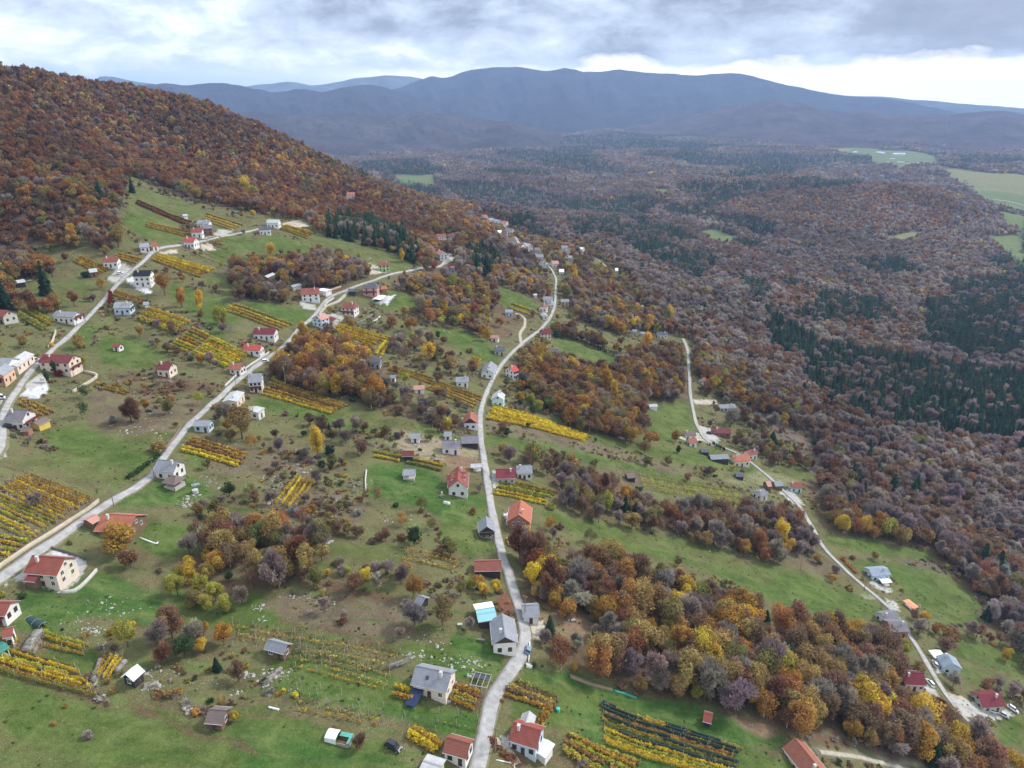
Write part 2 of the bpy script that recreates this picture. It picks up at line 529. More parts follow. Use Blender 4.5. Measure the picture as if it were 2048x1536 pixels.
# ------------------------------------------------------------------ ground: fields, scrub, yards
GC = {'green': (.062, .098, .022), 'lush': (.044, .094, .020), 'meadow': (.085, .100, .032), 'olive': (.112, .105, .048), 'scrub': (.122, .096, .062),
      'brown': (.105, .068, .042), 'gravel': (.36, .35, .33), 'concrete': (.44, .45, .47), 'pale': (.42, .37, .31), 'litter': (.115, .076, .050),
      'valley': (.120, .092, .080), 'farfield': (.105, .145, .058), 'paleolive': (.17, .17, .085), 'dirt': (.20, .13, .085), 'track': (.21, .20, .15), 'redearth': (.15, .06, .04), 'straw': (.24, .20, .13)}
ZONES = [
 ('olive', [(0,520),(120,470),(240,400),(260,345),(420,410),(640,440),(830,520),(1000,520),(1240,530),(1400,700),(1560,880),(1720,1060),(1900,1200),(2200,1400),(2200,1800),(-300,1800),(-300,560)]),
 ('litter', [(440,530),(640,500),(760,540),(700,570),(600,610),(490,600)]),
 ('litter', [(550,700),(640,670),(750,700),(780,740),(780,800),(860,830),(960,860),(880,860),(700,800),(560,760)]),
 ('litter', [(780,560),(1000,500),(1090,560),(1100,600),(1000,680),(920,660),(820,640)]),
 ('litter', [(1020,720),(1110,700),(1260,735),(1380,720),(1385,800),(1300,830),(1330,895),(1160,855),(1060,800)]),
 ('litter', [(1060,1090),(1200,1110),(1400,1180),(1600,1260),(1800,1330),(1960,1500),(1880,1536),(1640,1490),(1400,1420),(1250,1370),(1120,1320),(1060,1260),(1040,1180)]),
 ('litter', [(1085,925),(1160,930),(1290,1000),(1420,1020),(1560,1010),(1640,1095),(1540,1115),(1400,1070),(1250,1040),(1120,1010)]),
 ('litter', [(1600,950),(1750,980),(2048,1010),(2048,1300),(1960,1240),(1860,1110),(1700,1080),(1640,1050)]),
 ('litter', [(330,1110),(420,1060),(640,1060),(660,1130),(560,1150),(500,1210),(400,1210)]),
 ('brown', [(0,1284),(90,1262),(182,1292),(176,1316),(160,1342),(204,1392),(196,1404),(0,1348)]),
 ('brown', [(180,1358),(212,1308),(250,1316),(216,1366)]),
 ('brown', [(548,1012),(596,948),(636,960),(590,1024)]),
 ('brown', [(905,1366),(966,1386),(952,1426),(895,1402)]),
 ('scrub', [(0,960),(58,945),(196,1003),(128,1042),(60,1090),(0,1130)]),
 ('dirt', [(1060,1220),(1110,1210),(1200,1240),(1300,1280),(1250,1300),(1120,1270)]),
 # meadows
 ('meadow', [(-200,1280),(0,1335),(110,1375),(250,1440),(400,1500),(520,1560),(500,1750),(-200,1750)]),
 ('green', [(0,1345),(110,1400),(230,1420),(360,1470),(420,1536),(200,1536),(0,1440)]),
 ('green', [(215,1385),(330,1420),(420,1460),(500,1410),(560,1420),(640,1455),(800,1500),(850,1560),(850,1700),(400,1700),(400,1490),(260,1430)]),
 ('lush', [(440,1440),(560,1450),(640,1490),(700,1500),(820,1536),(480,1536)]),
 ('green', [(560,1290),(700,1320),(830,1370),(870,1420),(960,1420),(985,1460),(960,1536),(900,1480),(860,1470),(770,1430),(600,1400),(540,1380)]),
 ('lush', [(600,1370),(780,1410),(880,1430),(960,1440),(950,1480),(820,1450),(640,1400)]),
 ('green', [(450,1190),(520,1180),(560,1220),(700,1260),(850,1290),(980,1300),(1010,1330),(990,1380),(900,1350),(830,1320),(640,1270),(460,1240)]),
 ('lush', [(905,1270),(1000,1290),(1010,1340),(960,1360),(900,1330)]),
 ('lush', [(1050,1335),(1140,1345),(1260,1390),(1380,1405),(1500,1445),(1575,1485),(1500,1500),(1370,1460),(1200,1400),(1040,1370)]),
 ('green', [(1030,1350),(1200,1390),(1500,1500),(1640,1550),(1640,1700),(1250,1700),(1130,1460),(1010,1440)]),
 ('lush', [(1130,1400),(1195,1410),(1210,1480),(1320,1520),(1440,1536),(1290,1536),(1150,1460)]),
 ('lush', [(0,1230),(60,1180),(200,1140),(330,1190),(345,1240),(300,1260),(200,1230),(110,1250),(170,1290),(60,1275)]),
 ('green', [(330,1170),(480,1220),(520,1230),(490,1270),(360,1240)]),
 ('green', [(110,1285),(200,1300),(200,1340),(160,1350),(80,1310)]),
 ('meadow', [(60,905),(180,890),(320,900),(310,930),(200,1000),(70,960),(30,930)]),
 ('olive', [(30,925),(200,960),(240,985),(190,1005),(60,960)]),
 ('green', [(80,860),(160,850),(240,880),(320,905),(290,940),(200,930),(100,890)]),
 ('lush', [(220,1000),(300,970),(360,950),(400,960),(430,990),(330,1010),(240,1020)]),
 ('green', [(370,900),(480,930),(520,930),(500,950),(380,930)]),
 ('green', [(280,1040),(380,1050),(400,1100),(330,1120),(270,1090)]),
 ('olive', [(640,1000),(760,990),(900,1040),(1000,1060),(1010,1110),(900,1110),(760,1080),(650,1050)]),
 ('meadow', [(640,1080),(800,1090),(810,1110),(800,1130),(660,1115)]),
 ('lush', [(735,925),(800,925),(880,945),(900,985),(975,990),(985,1045),(900,1040),(800,1005),(733,990)]),
 ('green', [(880,1040),(985,1045),(1000,1100),(940,1120),(880,1080)]),
 ('green', [(515,790),(560,800),(640,815),(700,845),(780,860),(900,870),(955,875),(950,895),(880,880),(700,860),(580,830),(500,820)]),
 ('meadow', [(540,770),(660,800),(760,830),(900,860),(840,865),(640,825)]),
 ('green', [(970,868),(1024,876),(1164,904),(1274,929),(1344,949),(1424,966),(1250,948),(1150,925),(1030,898),(968,890)]),
 ('green', [(1165,864),(1249,885),(1349,900),(1420,897),(1499,922),(1535,955),(1449,938),(1374,928),(1324,916),(1199,886)]),
 ('scrub', [(972,836),(1080,860),(1174,884),(1274,914),(1311,926),(1399,939),(1374,946),(1324,941),(1274,928),(1164,904),(1024,874),(968,860)]),
 ('green', [(1060,1015),(1150,1038),(1250,1055),(1350,1080),(1450,1105),(1560,1135),(1640,1160),(1740,1195),(1775,1228),(1700,1245),(1560,1210),(1480,1170),(1400,1135),(1300,1112),(1200,1085),(1110,1050)]),
 ('meadow', [(1220,1050),(1400,1100),(1560,1150),(1540,1170),(1400,1125),(1260,1080)]),
 ('green', [(1645,1068),(1740,1078),(1862,1103),(1880,1122),(1760,1112),(1660,1088)]),
 ('green', [(1690,1122),(1790,1128),(1850,1133),(1920,1165),(1965,1215),(1955,1245),(1880,1246),(1820,1200),(1790,1160),(1720,1140)]),
 ('meadow', [(1520,930),(1600,935),(1660,960),(1600,960)]),
 ('green', [(1300,805),(1375,800),(1390,850),(1375,880),(1310,890),(1290,850)]),
 ('meadow', [(1240,840),(1300,870),(1360,900),(1290,895)]),
 ('green', [(1111,672),(1180,695),(1249,715),(1235,728),(1199,732),(1107,692)]),
 ('green', [(1920,1270),(2048,1310),(2048,1350),(1960,1330),(1900,1310)]),
 ('meadow', [(1900,1330),(2048,1345),(2048,1380),(1940,1370)]),
 ('green', [(1990,1440),(2048,1430),(2048,1500),(2000,1490)]),
 ('green', [(985,568),(1050,590),(1085,612),(1060,628),(1000,610)]),
 ('olive', [(1100,610),(1180,640),(1240,670),(1180,665),(1120,635)]),
 ('green', [(860,650),(930,660),(990,695),(1000,735),(960,720),(900,690)]),
 ('meadow', [(552,452),(640,470),(760,500),(830,528),(790,548),(700,510),(620,490)]),
 ('meadow', [(250,362),(310,385),(420,425),(380,440),(330,470),(300,470),(240,440),(262,400)]),
 ('green', [(270,420),(380,470),(340,490),(270,470),(240,440)]),
 ('green', [(330,560),(450,600),(500,640),(430,660),(340,600)]),
 ('meadow', [(420,545),(470,560),(470,600),(400,560)]),
 ('green', [(500,600),(560,610),(630,620),(620,650),(560,645),(480,620)]),
 ('green', [(430,450),(500,480),(560,470),(640,500),(560,510),(460,500),(420,470)]),
 ('green', [(400,490),(470,500),(530,540),(440,530)]),
 ('green', [(200,670),(280,680),(330,710),(300,740),(200,730),(190,690)]),
 ('green', [(740,580),(830,590),(850,620),(760,620)]),
 ('green', [(150,640),(200,650),(180,690),(130,710)]),
 ('meadow', [(60,560),(180,560),(190,590),(100,620),(30,610)]),
 ('green', [(400,660),(440,660),(460,690),(420,680)]),
 ('meadow', [(250,850),(330,860),(380,880),(340,900),(260,890)]),
 # scrub and dry grass
 ('scrub', [(520,1205),(620,1170),(800,1200),(840,1250),(810,1285),(700,1262),(560,1235)]),
 ('brown', [(590,1150),(720,1170),(830,1210),(700,1200),(600,1180)]),
 ('brown', [(550,1235),(700,1262),(800,1290),(740,1290),(560,1250)]),
 ('scrub', [(180,770),(320,790),(420,800),(380,850),(280,870),(180,850)]),
 ('brown', [(210,745),(330,750),(440,770),(420,790),(250,790)]),
 ('scrub', [(400,870),(520,900),(560,880),(640,920),(600,960),(500,950),(420,940)]),
 ('scrub', [(500,1000),(640,980),(740,1000),(720,1060),(600,1060)]),
 ('straw', [(790,860),(900,880),(960,900),(940,940),(850,920),(780,890)]),
 ('dirt', [(880,905),(960,920),(962,945),(890,935)]),
 ('scrub', [(1560,1090),(1660,1120),(1720,1150),(1650,1150),(1560,1120)]),
 ('paleolive', [(1520,940),(1600,960),(1560,975),(1440,965)]),
 ('scrub', [(1180,930),(1290,945),(1290,985),(1230,960)]),
 ('brown', [(1400,1110),(1500,1120),(1560,1130),(1480,1125)]),
 ('redearth', [(985,1210),(1030,1170),(1045,1215),(1020,1240)]),
 ('track', [(1620,1495),(1700,1505),(1900,1536),(1800,1536),(1640,1510)]),
 ('dirt', [(1470,1440),(1520,1445),(1560,1470),(1500,1470)]),
 ('redearth', [(1000,1488),(1035,1500),(1060,1525),(1020,1530),(992,1505)]),
 ('brown', [(0,1332),(110,1372),(235,1412),(330,1432),(420,1466),(520,1500),(515,1506),(410,1474),(320,1442),(228,1422),(105,1384),(0,1344)]),
 # yards and paving
 ('concrete', [(62,775),(96,757),(95,785),(75,800),(35,790)]),
 ('gravel', [(45,770),(80,745),(100,760),(60,780)]),
 ('gravel', [(0,800),(22,790),(25,850),(0,880)]),
 ('gravel', [(0,855),(15,850),(10,920),(0,900)]),
 ('gravel', [(215,556),(245,525),(270,538),(240,570),(222,565)]),
 ('concrete', [(250,560),(270,548),(300,580),(305,588),(285,585)]),
 ('gravel', [(405,478),(455,470),(470,458),(440,458),(420,470)]),
 ('pale', [(400,489),(425,487),(430,500),(405,502)]),
 ('pale', [(320,505),(350,498),(356,505),(330,508)]),
 ('pale', [(562,447),(600,440),(620,452),(600,456),(570,452)]),
 ('gravel', [(600,600),(632,610),(635,622),(605,618)]),
 ('gravel', [(625,640),(690,620),(700,628),(660,660),(625,650)]),
 ('concrete', [(766,595),(790,590),(775,610),(760,605)]),
 ('pale', [(738,525),(760,535),(775,545),(740,550)]),
 ('gravel', [(888,520),(905,510),(912,520),(885,532)]),
 ('gravel', [(0,1185),(55,1115),(100,1095),(165,1118),(175,1130),(155,1165),(120,1185),(60,1165),(20,1160)]),
 ('concrete', [(100,1097),(172,1120),(160,1128),(105,1110)]),
 ('gravel', [(1042,1245),(1060,1230),(1075,1245),(1065,1290),(1050,1310),(1030,1290)]),
 ('pale', [(1060,1250),(1085,1240),(1092,1262),(1080,1282),(1062,1272)]),
 ('gravel', [(985,940),(1000,945),(1000,980),(975,975)]),
 ('concrete', [(1004,1028),(1020,1025),(1040,1050),(1020,1048)]),
 ('gravel', [(1395,850),(1420,855),(1440,880),(1432,893),(1400,880)]),
 ('pale', [(1350,872),(1395,865),(1410,878),(1380,885)]),
 ('pale', [(1385,798),(1430,800),(1440,808),(1390,808)]),
 ('gravel', [(1556,985),(1580,975),(1610,1010),(1590,1010)]),
 ('gravel', [(1738,1160),(1775,1172),(1790,1185),(1765,1185),(1742,1172)]),
 ('gravel', [(1770,1195),(1795,1207),(1800,1222),(1780,1218)]),
 ('track', [(1717,1186),(1755,1190),(1765,1200),(1730,1198)]),
 ('gravel', [(1862,1312),(1884,1320),(1885,1345),(1875,1350)]),
 ('gravel', [(1840,1372),(1862,1365),(1880,1395),(1870,1395)]),
 ('pale', [(1895,1385),(1930,1395),(1960,1420),(1960,1435),(1920,1430)]),
 ('gravel', [(1900,1395),(1990,1410),(2030,1430),(1990,1440),(1930,1430)]),
 ('concrete', [(905,1330),(912,1365),(898,1405),(872,1400),(890,1360)]),
 ('gravel', [(1000,1470),(1018,1472),(1020,1498),(1005,1500)]),
 ('straw', [(60,1300),(82,1262),(92,1268),(75,1305)]),
 ('pale', [(185,1360),(200,1330),(212,1330),(190,1370)]),
 # the valley floor
 ('farfield', [(768,347),(868,348),(870,368),(800,362)]),
 ('farfield', [(1392,462),(1425,458),(1480,472),(1460,485),(1420,480)]),
 ('farfield', [(1998,430),(2048,428),(2048,462),(2010,445)]),
 ('farfield', [(1968,475),(2048,473),(2048,528),(2010,505)]),
 ('paleolive', [(1760,470),(1830,462),(1860,468),(1800,482)]),
 ('farfield', [(1640,290),(1760,296),(1760,310),(1660,300)]),
 ('farfield', [(1830,325),(1950,345),(2048,350),(2048,372),(1900,350)]),
 ('farfield', [(1925,362),(2048,372),(2048,398),(1950,380)]),
 ('farfield', [(1800,338),(1900,352),(1860,356)]),
 ('paleolive', [(980,262),(1060,266),(1100,272),(1000,272)]),
 ('farfield', [(1730,304),(1800,300),(1870,310),(1880,326),(1800,332),(1745,322)]),
 ('paleolive', [(1880,338),(1960,345),(2060,352),(2060,380),(1960,372),(1900,358)]),
 ('farfield', [(1930,384),(2060,392),(2060,420),(1990,408)]),
 ('farfield', [(1312,376),(1338,376),(1340,386),(1316,386)]),
 ('paleolive', [(1560,282),(1700,290),(1700,296),(1580,288)]),
]
gx = GX.ravel(); gy = GY.ravel()
jx = gx + 2.2 * fbm(gx / 6, gy / 6, 2) ; jy = gy + 2.2 * fbm(gx / 6 + 50, gy / 6 + 9, 2)
gr = np.hypot(gx, gy)
ground_col = np.empty((len(gx), 4), np.float32)
ground_col[:] = (*GC['valley'], 1)
FIELDS = []          # outlines no wood may cover
PAVED = ('gravel', 'concrete', 'pale')
_blurred = False
for key, poly in ZONES:
    if key == 'farfield' or poly[0][1] < 480 and key == 'paleolive':
        cy_ = sum(q_[1] for q_ in poly) / len(poly)
        poly = [(q_[0], cy_ + 4 + (q_[1] - cy_) * 1.35) for q_ in poly]
    if key in PAVED and not _blurred:
        g_ = ground_col.reshape(GX.shape + (4,)).copy()
        for _ in range(2):
            g_[1:-1] = (g_[:-2] + 2 * g_[1:-1] + g_[2:]) / 4
            g_[:, 1:-1] = (g_[:, :-2] + 2 * g_[:, 1:-1] + g_[:, 2:]) / 4
        ground_col = g_.reshape(-1, 4); _blurred = True
    w = wpoly(poly)
    lo = w.min(0) - 8; hi = w.max(0) + 8
    sel = np.where((gx > lo[0]) & (gx < hi[0]) & (gy > lo[1]) & (gy < hi[1]))[0]
    if key in ('gravel', 'concrete', 'pale'):
        ins = inpoly(gx[sel], gy[sel], w)
    else:
        ins = inpoly(jx[sel], jy[sel], w)
    ground_col[sel[ins]] = (*GC[key], 1)
    if key in ('meadow', 'green', 'lush', 'farfield', 'gravel', 'concrete', 'pale', 'paleolive', 'track'):
        FIELDS.append(w)

ni, nj = GX.shape
idx = np.arange(ni * nj).reshape(ni, nj)
gf = np.stack([idx[:-1, :-1].ravel(), idx[:-1, 1:].ravel(), idx[1:, 1:].ravel(), idx[1:, :-1].ravel()], 1)
gme = mesh_np('ground', np.stack([gx, gy, GZ.ravel()], 1), gf, True, {'cover': ('POINT', 'FLOAT_COLOR', ground_col)})
gm, t, b = new_mat('ground_cover', 0.95, 0.05)
p = pos_of(t)
cv = N(t, 'ShaderNodeAttribute', attribute_type='GEOMETRY', attribute_name='cover').outputs['Color']
n_big = NOISE(t, p, 0.022, 4, 0.6)
n_mid = NOISE(t, p, 0.11, 5, 0.65, 0.6)
n_fin = NOISE(t, p, 0.75, 6, 0.8)
n_str = NOISE(t, p, 3.2, 2, 0.7)
# mown swaths and grazing terraces run along the slope
mp = N(t, 'ShaderNodeMapping'); t.links.new(p, mp.inputs[0]); mp.inputs['Rotation'].default_value = (0, 0, math.radians(-14)); mp.inputs['Scale'].default_value = (0.05, 0.30, 0.05)
n_row = NOISE(t, mp.outputs[0], 1.0, 4, 0.6)
sepc = N(t, 'ShaderNodeSeparateColor'); t.links.new(cv, sepc.inputs[0])
isgreen = M_(t, 'MULTIPLY', M_(t, 'SUBTRACT', sepc.outputs[1], M_(t, 'MULTIPLY', sepc.outputs[0], 1.02)), 16.0, clamp=True)
dry = MIX(t, M_(t, 'MULTIPLY', isgreen, M_(t, 'MULTIPLY_ADD', M_(t, 'ADD', M_(t, 'MULTIPLY', n_mid, 0.55), M_(t, 'MULTIPLY', n_big, 0.6)), 3.6, -1.95, clamp=True)), cv, (.135, .125, .050))
dry = MIX(t, M_(t, 'MULTIPLY', isgreen, M_(t, 'MULTIPLY_ADD', n_row, 4.2, -2.1, clamp=True)), dry, (.120, .140, .050))
dry = MIX(t, M_(t, 'MULTIPLY', isgreen, M_(t, 'MULTIPLY_ADD', n_fin, 3.5, -2.15, clamp=True)), dry, (.045, .085, .018))
# rough ground: patches of green, brown bracken and pale dead stems
rough_ = M_(t, 'SUBTRACT', 1.0, isgreen)
isgr = M_(t, 'MULTIPLY', M_(t, 'SUBTRACT', sepc.outputs[2], 0.30), 12.0, clamp=True)
rough_ = M_(t, 'MULTIPLY', rough_, M_(t, 'SUBTRACT', 1.0, isgr))
c2 = MIX(t, M_(t, 'MULTIPLY', rough_, M_(t, 'MULTIPLY_ADD', n_mid, 4.5, -2.35, clamp=True)), dry, (.075, .105, .032))
c2 = MIX(t, M_(t, 'MULTIPLY', rough_, M_(t, 'MULTIPLY_ADD', n_row, 7.0, -3.9, clamp=True)), c2, (.066, .096, .026))
c2 = MIX(t, M_(t, 'MULTIPLY', rough_, M_(t, 'MULTIPLY_ADD', n_row, -7.0, 3.05, clamp=True)), c2, (.135, .095, .058))
c2 = MIX(t, M_(t, 'MULTIPLY', rough_, M_(t, 'MULTIPLY_ADD', n_fin, 4.0, -2.2, clamp=True)), c2, (.075, .046, .028))
c2 = MIX(t, M_(t, 'MULTIPLY', rough_, M_(t, 'MULTIPLY_ADD', n_str, 5.0, -3.0, clamp=True)), c2, (.26, .23, .17))
val = M_(t, 'ADD', M_(t, 'MULTIPLY', n_mid, 0.5), M_(t, 'ADD', M_(t, 'MULTIPLY', n_fin, 0.45), M_(t, 'MULTIPLY', n_str, 0.35)))
hs = N(t, 'ShaderNodeHueSaturation'); t.links.new(c2, hs.inputs['Color'])
t.links.new(M_(t, 'MULTIPLY_ADD', val, 3.0, -0.90, clamp=False), hs.inputs['Value'])
t.links.new(hs.outputs[0], b.inputs['Base Color'])
bp = N(t, 'ShaderNodeBump'); bp.inputs['Strength'].default_value = 0.6; bp.inputs['Distance'].default_value = 0.5
t.links.new(M_(t, 'ADD', n_fin, M_(t, 'MULTIPLY', n_str, 0.4)), bp.inputs['Height']); t.links.new(bp.outputs[0], b.inputs['Normal'])
ground = link('ground', gme, gm)
tag(ground, kind='structure')

# ------------------------------------------------------------------ roads
rm, t, b = new_mat('chalky_asphalt', 0.9, 0.15)
p = pos_of(t)
c = RAMP(t, NOISE(t, p, 0.35, 6, 0.7), [(0.3, (.20, .195, .19)), (0.5, (.30, .295, .29)), (0.72, (.41, .40, .385))])
c = MIX(t, M_(t, 'MULTIPLY_ADD', NOISE(t, p, 0.12, 3, 0.6), 4, -2.3, clamp=True), c, (.42, .39, .34))
t.links.new(c, b.inputs['Base Color'])
tm, t, b = new_mat('gravel_track', 0.95, 0.1)
t.links.new(RAMP(t, NOISE(t, pos_of(t), 0.8, 6, 0.7), [(0.3, (.24, .22, .16)), (0.7, (.42, .39, .33))]), b.inputs['Base Color'])
vm, t, b = new_mat('road_verge', 0.95, 0.05)
t.links.new(RAMP(t, NOISE(t, pos_of(t), 0.7, 5, 0.7), [(0.35, (.12, .115, .06)), (0.5, (.20, .18, .12)), (0.65, (.075, .10, .03))]), b.inputs['Base Color'])


def spline(P, step=1.6):
    P = np.asarray(P, float)
    out = []
    for i in range(len(P) - 1):
        p0 = P[max(i - 1, 0)]; p1 = P[i]; p2 = P[i + 1]; p3 = P[min(i + 2, len(P) - 1)]
        n = max(2, int(np.hypot(*(p2 - p1)[:2]) / step))
        for k in range(n):
            u = k / n
            out.append(0.5 * ((2 * p1) + (-p0 + p2) * u + (2 * p0 - 5 * p1 + 4 * p2 - p3) * u * u + (-p0 + 3 * p1 - 3 * p2 + p3) * u ** 3))
    out.append(P[-1])
    return np.array(out)


ROADLINES = []
def ribbon(name, line, half0, mat, lift=0.16, label=None, kind='structure', wob=0.35):
    W = spline(wpoly(line) if line[0][0] is not None else line)
    d = np.gradient(W, axis=0)
    d /= np.maximum(np.hypot(d[:, 0], d[:, 1])[:, None], 1e-6)
    nrm = np.stack([d[:, 1], -d[:, 0]], 1)
    s = np.arange(len(W)) * 0.13
    half = half0 if not isinstance(half0, tuple) else half0[1] + (half0[0] - half0[1]) * np.clip(1.25 - np.arange(len(W)) / len(W) / half0[2], 0, 1)
    hw = half * (1 + 0.0 * s) + wob * vnoise(s * 2, s * 0 + 1.7)
    cols = []
    for j, f in enumerate((-1.06, -1.0, -0.5, 0, 0.5, 1.0, 1.06)):
        hw2 = half + wob * vnoise(s * 2, s * 0 + 9.7)
        q = W + nrm * (f * (hw if f < 0 else hw2))[:, None]
        z = Hq(q[:, 0], q[:, 1]) + lift + np.hypot(q[:, 0], q[:, 1]) * 0.0004
        if abs(f) > 1: z = z - lift - 0.5
        else: z = z + 0.06 * (1 - f * f)
        cols.append(np.stack([q[:, 0], q[:, 1], z], 1))
    V = np.stack(cols, 1)
    n, k, _ = V.shape
    ix = np.arange(n * k).reshape(n, k)
    F = np.stack([ix[:-1, :-1].ravel(), ix[:-1, 1:].ravel(), ix[1:, 1:].ravel(), ix[1:, :-1].ravel()], 1)
    o = link(name, mesh_np(name, V.reshape(-1, 3), F, True), mat)
    tag(o, kind=kind)
    if label: o['label'] = label
    ROADLINES.append((W, float(np.mean(half)) + .2))
    return o


R_CENTRAL = [(952,1550),(975,1450),(985,1400),(1010,1360),(1042,1310),(1050,1280),(1048,1250),(1034,1200),(1018,1150),(1005,1110),(990,1050),(980,1000),(970,930),(962,880),(960,840),(965,808),(980,770),(1000,735),(1030,700),(1060,675),(1085,655),(1103,630),(1110,605),(1111,580),(1112,560),(1106,545),(1095,530)]
R_UPPER = [(-30,1175),(0,1158),(60,1115),(130,1068),(200,1018),(290,963),(312,943),(335,905),(370,860),(400,830),(450,785),(500,742),(535,716),(560,700),(580,680),(600,657),(625,635),(645,610),(665,592),(700,578),(745,562),(800,545),(850,535),(888,525),(910,510)]
R_TOP = [(-20,925),(2,890),(6,855),(10,820),(35,780),(60,745),(85,720),(110,695),(150,660),(200,610),(225,580),(255,550),(285,525),(305,505),(330,495),(370,490),(410,482),(450,472),(500,463),(540,453)]
R_LOWER = [(1366,678),(1375,700),(1377,730),(1380,780),(1386,820),(1396,855),(1412,880),(1440,893),(1470,905),(1505,928),(1535,952),(1570,985),(1600,1015),(1630,1065),(1647,1095),(1680,1130),(1718,1165),(1760,1200),(1795,1235),(1828,1285),(1858,1335),(1885,1380),(1915,1420),(1955,1460),(2010,1510)]
ribbon('road', R_CENTRAL, (1.7, 1.05, .3), rm)
ribbon('road', R_UPPER, (1.5, 1.1, .35), rm, 0.17)
ribbon('road', R_TOP, 1.15, rm, 0.18)
ribbon('road', R_LOWER, 1.15, rm, 0.15)
for ln in (R_CENTRAL, R_UPPER, R_TOP, R_LOWER):
    ribbon('road_verge', ln, (2.1, 1.45, .3), vm, 0.07, wob=0.8)
    ROADLINES.pop()
ribbon('gravel_track', [(1043,692),(1040,668),(1049,652),(1049,638),(1040,630),(1030,628)], 1.1, tm)
ribbon('gravel_track', [(1128,498),(1150,502),(1175,511),(1188,516),(1208,530),(1215,536)], 1.3, tm, 0.3)
ribbon('gravel_track', [(598,660),(650,655),(690,628),(700,618)][1:], 1.3, tm)
ribbon('gravel_track', [(700,578),(680,600),(650,615),(640,630)], 1.0, tm, 0.2)
ribbon('gravel_track', [(1035,1530),(1020,1508),(1006,1500),(988,1480)], 1.2, tm)
ribbon('gravel_track', [(1640,1505),(1700,1512),(1780,1530),(1840,1545)], 0.7, tm, 0.08)
ribbon('gravel_track', [(985,440),(1010,455),(1030,475),(1040,490),(1075,512),(1095,530)], 2.0, tm, 0.5)
ribbon('gravel_track', [(1985,400),(2015,404),(2048,412)], 4.0, tm, 1.0)
# ------------------------------------------------------------------ mountains
def mountain(name, crest, R, front, back, col, seed, foot=-302.0, rough=1.0, lean=1.0):
    P = np.array(crest, float)
    D = np.array([ray(a, b_) for a, b_ in P])
    A = np.arctan2(D[:, 0], D[:, 1]); Zc = D[:, 2] / np.hypot(D[:, 0], D[:, 1]) * R + CZ
    n = 420; k = 64
    aa = np.linspace(A[0], A[-1], n)
    zc = np.interp(aa, A, Zc)
    ker = np.array([1, 2, 3, 2, 1.]); ker /= ker.sum()
    zc = np.convolve(np.pad(zc, 2, 'edge'), ker, 'valid')
    xs = aa * R
    zc = zc + rough * R * 0.0016 * (fbm(xs / (R * .02) + seed, xs * 0 + seed, 4))
    endf = np.clip(np.minimum(np.arange(n), n - 1 - np.arange(n)) / 40.0, 0, 1)
    endf = endf * endf * (3 - 2 * endf)
    f = foot + CZ
    s = np.concatenate([np.linspace(-1, 0, 44), np.linspace(0, 1, k - 43)[1:]])
    rr = R + np.where(s < 0, s * front, s * back)
    AA, RR = np.meshgrid(aa, rr, indexing='ij')
    S = np.broadcast_to(s, AA.shape)
    prof = np.where(S < 0, (1 + S) ** (1.25 * lean), 1 - 0.9 * S)
    gul = fbm(AA * R / (R * .045) + seed + 0.9 * S, S * 1.6 + seed, 4)
    zz = f + (zc - f)[:, None] * prof * (1 + rough * 0.85 * gul * (1 - np.abs(1 + np.minimum(S, 0)) ** 3) * (S < 0))
    zz = zz - 6 - 0.0 * RR
    V = np.stack([RR * np.sin(AA), RR * np.cos(AA), zz], -1)
    ix = np.arange(n * k).reshape(n, k)
    F = np.stack([ix[:-1, :-1].ravel(), ix[1:, :-1].ravel(), ix[1:, 1:].ravel(), ix[:-1, 1:].ravel()], 1)
    m, t, b = new_mat(name + '_woods', 1.0, 0.0)
    p = pos_of(t)
    f1 = NOISE(t, p, 0.0035, 5, 0.65); f2 = NOISE(t, p, 0.03, 4, 0.75)
    c = RAMP(t, M_(t, 'ADD', M_(t, 'MULTIPLY', f1, 0.55), M_(t, 'MULTIPLY', f2, 0.45)),
             [(0.36, tuple(x * .45 for x in col)), (0.5, col), (0.62, tuple(x * 1.7 for x in col))])
    t.links.new(c, b.inputs['Base Color'])
    bp = N(t, 'ShaderNodeBump'); bp.inputs['Strength'].default_value = 1.0; bp.inputs['Distance'].default_value = 22
    t.links.new(f2, bp.inputs['Height']); t.links.new(bp.outputs[0], b.inputs['Normal'])
    o = link(name, mesh_np(name, V.reshape(-1, 3), F, True), m)
    tag(o, kind='structure')
    return o


mountain('hills', [(180,262),(300,236),(400,220),(560,224),(700,232),(840,222),(940,232),(1040,246),(1120,262)], 6300, 1700, 1500, (.062,.052,.055), 3, rough=1.3)
mountain('mountain_range', [(560,262),(640,205),(700,196),(750,180),(800,176),(835,160),(860,152),(890,155),(905,151),(925,143),(950,137),(990,134),(1030,133),(1060,136),(1085,142),(1105,140),(1130,134),(1150,137),(1165,142),(1200,141),(1235,138),(1260,140),(1290,143),(1350,146),(1400,150),(1425,147),(1450,144),(1475,145),(1500,150),(1540,160),(1580,170),(1620,178),(1660,185),(1700,191),(1760,196),(1780,197),(1830,206),(1880,216),(1960,236),(2040,262)], 10500, 3400, 3000, (.034,.034,.040), 11)
mountain('mountain', [(120,240),(200,186),(290,170),(330,165),(380,168),(440,165),(480,168),(505,177),(540,182),(565,181),(590,176),(610,178),(640,183),(670,178),(705,172),(740,168),(770,172),(790,180),(830,192),(900,215),(980,245)], 8800, 2600, 2500, (.036,.034,.040), 23)
mountain('hills', [(1120,272),(1240,255),(1330,238),(1400,224),(1450,212),(1490,205),(1540,200),(1600,204),(1640,214),(1680,222),(1740,224),(1780,228),(1830,226),(1900,226),(1950,222),(2000,219),(2030,223),(2060,230),(2150,240),(2300,262)], 7900, 2300, 2200, (.068,.052,.054), 31, rough=1.2)
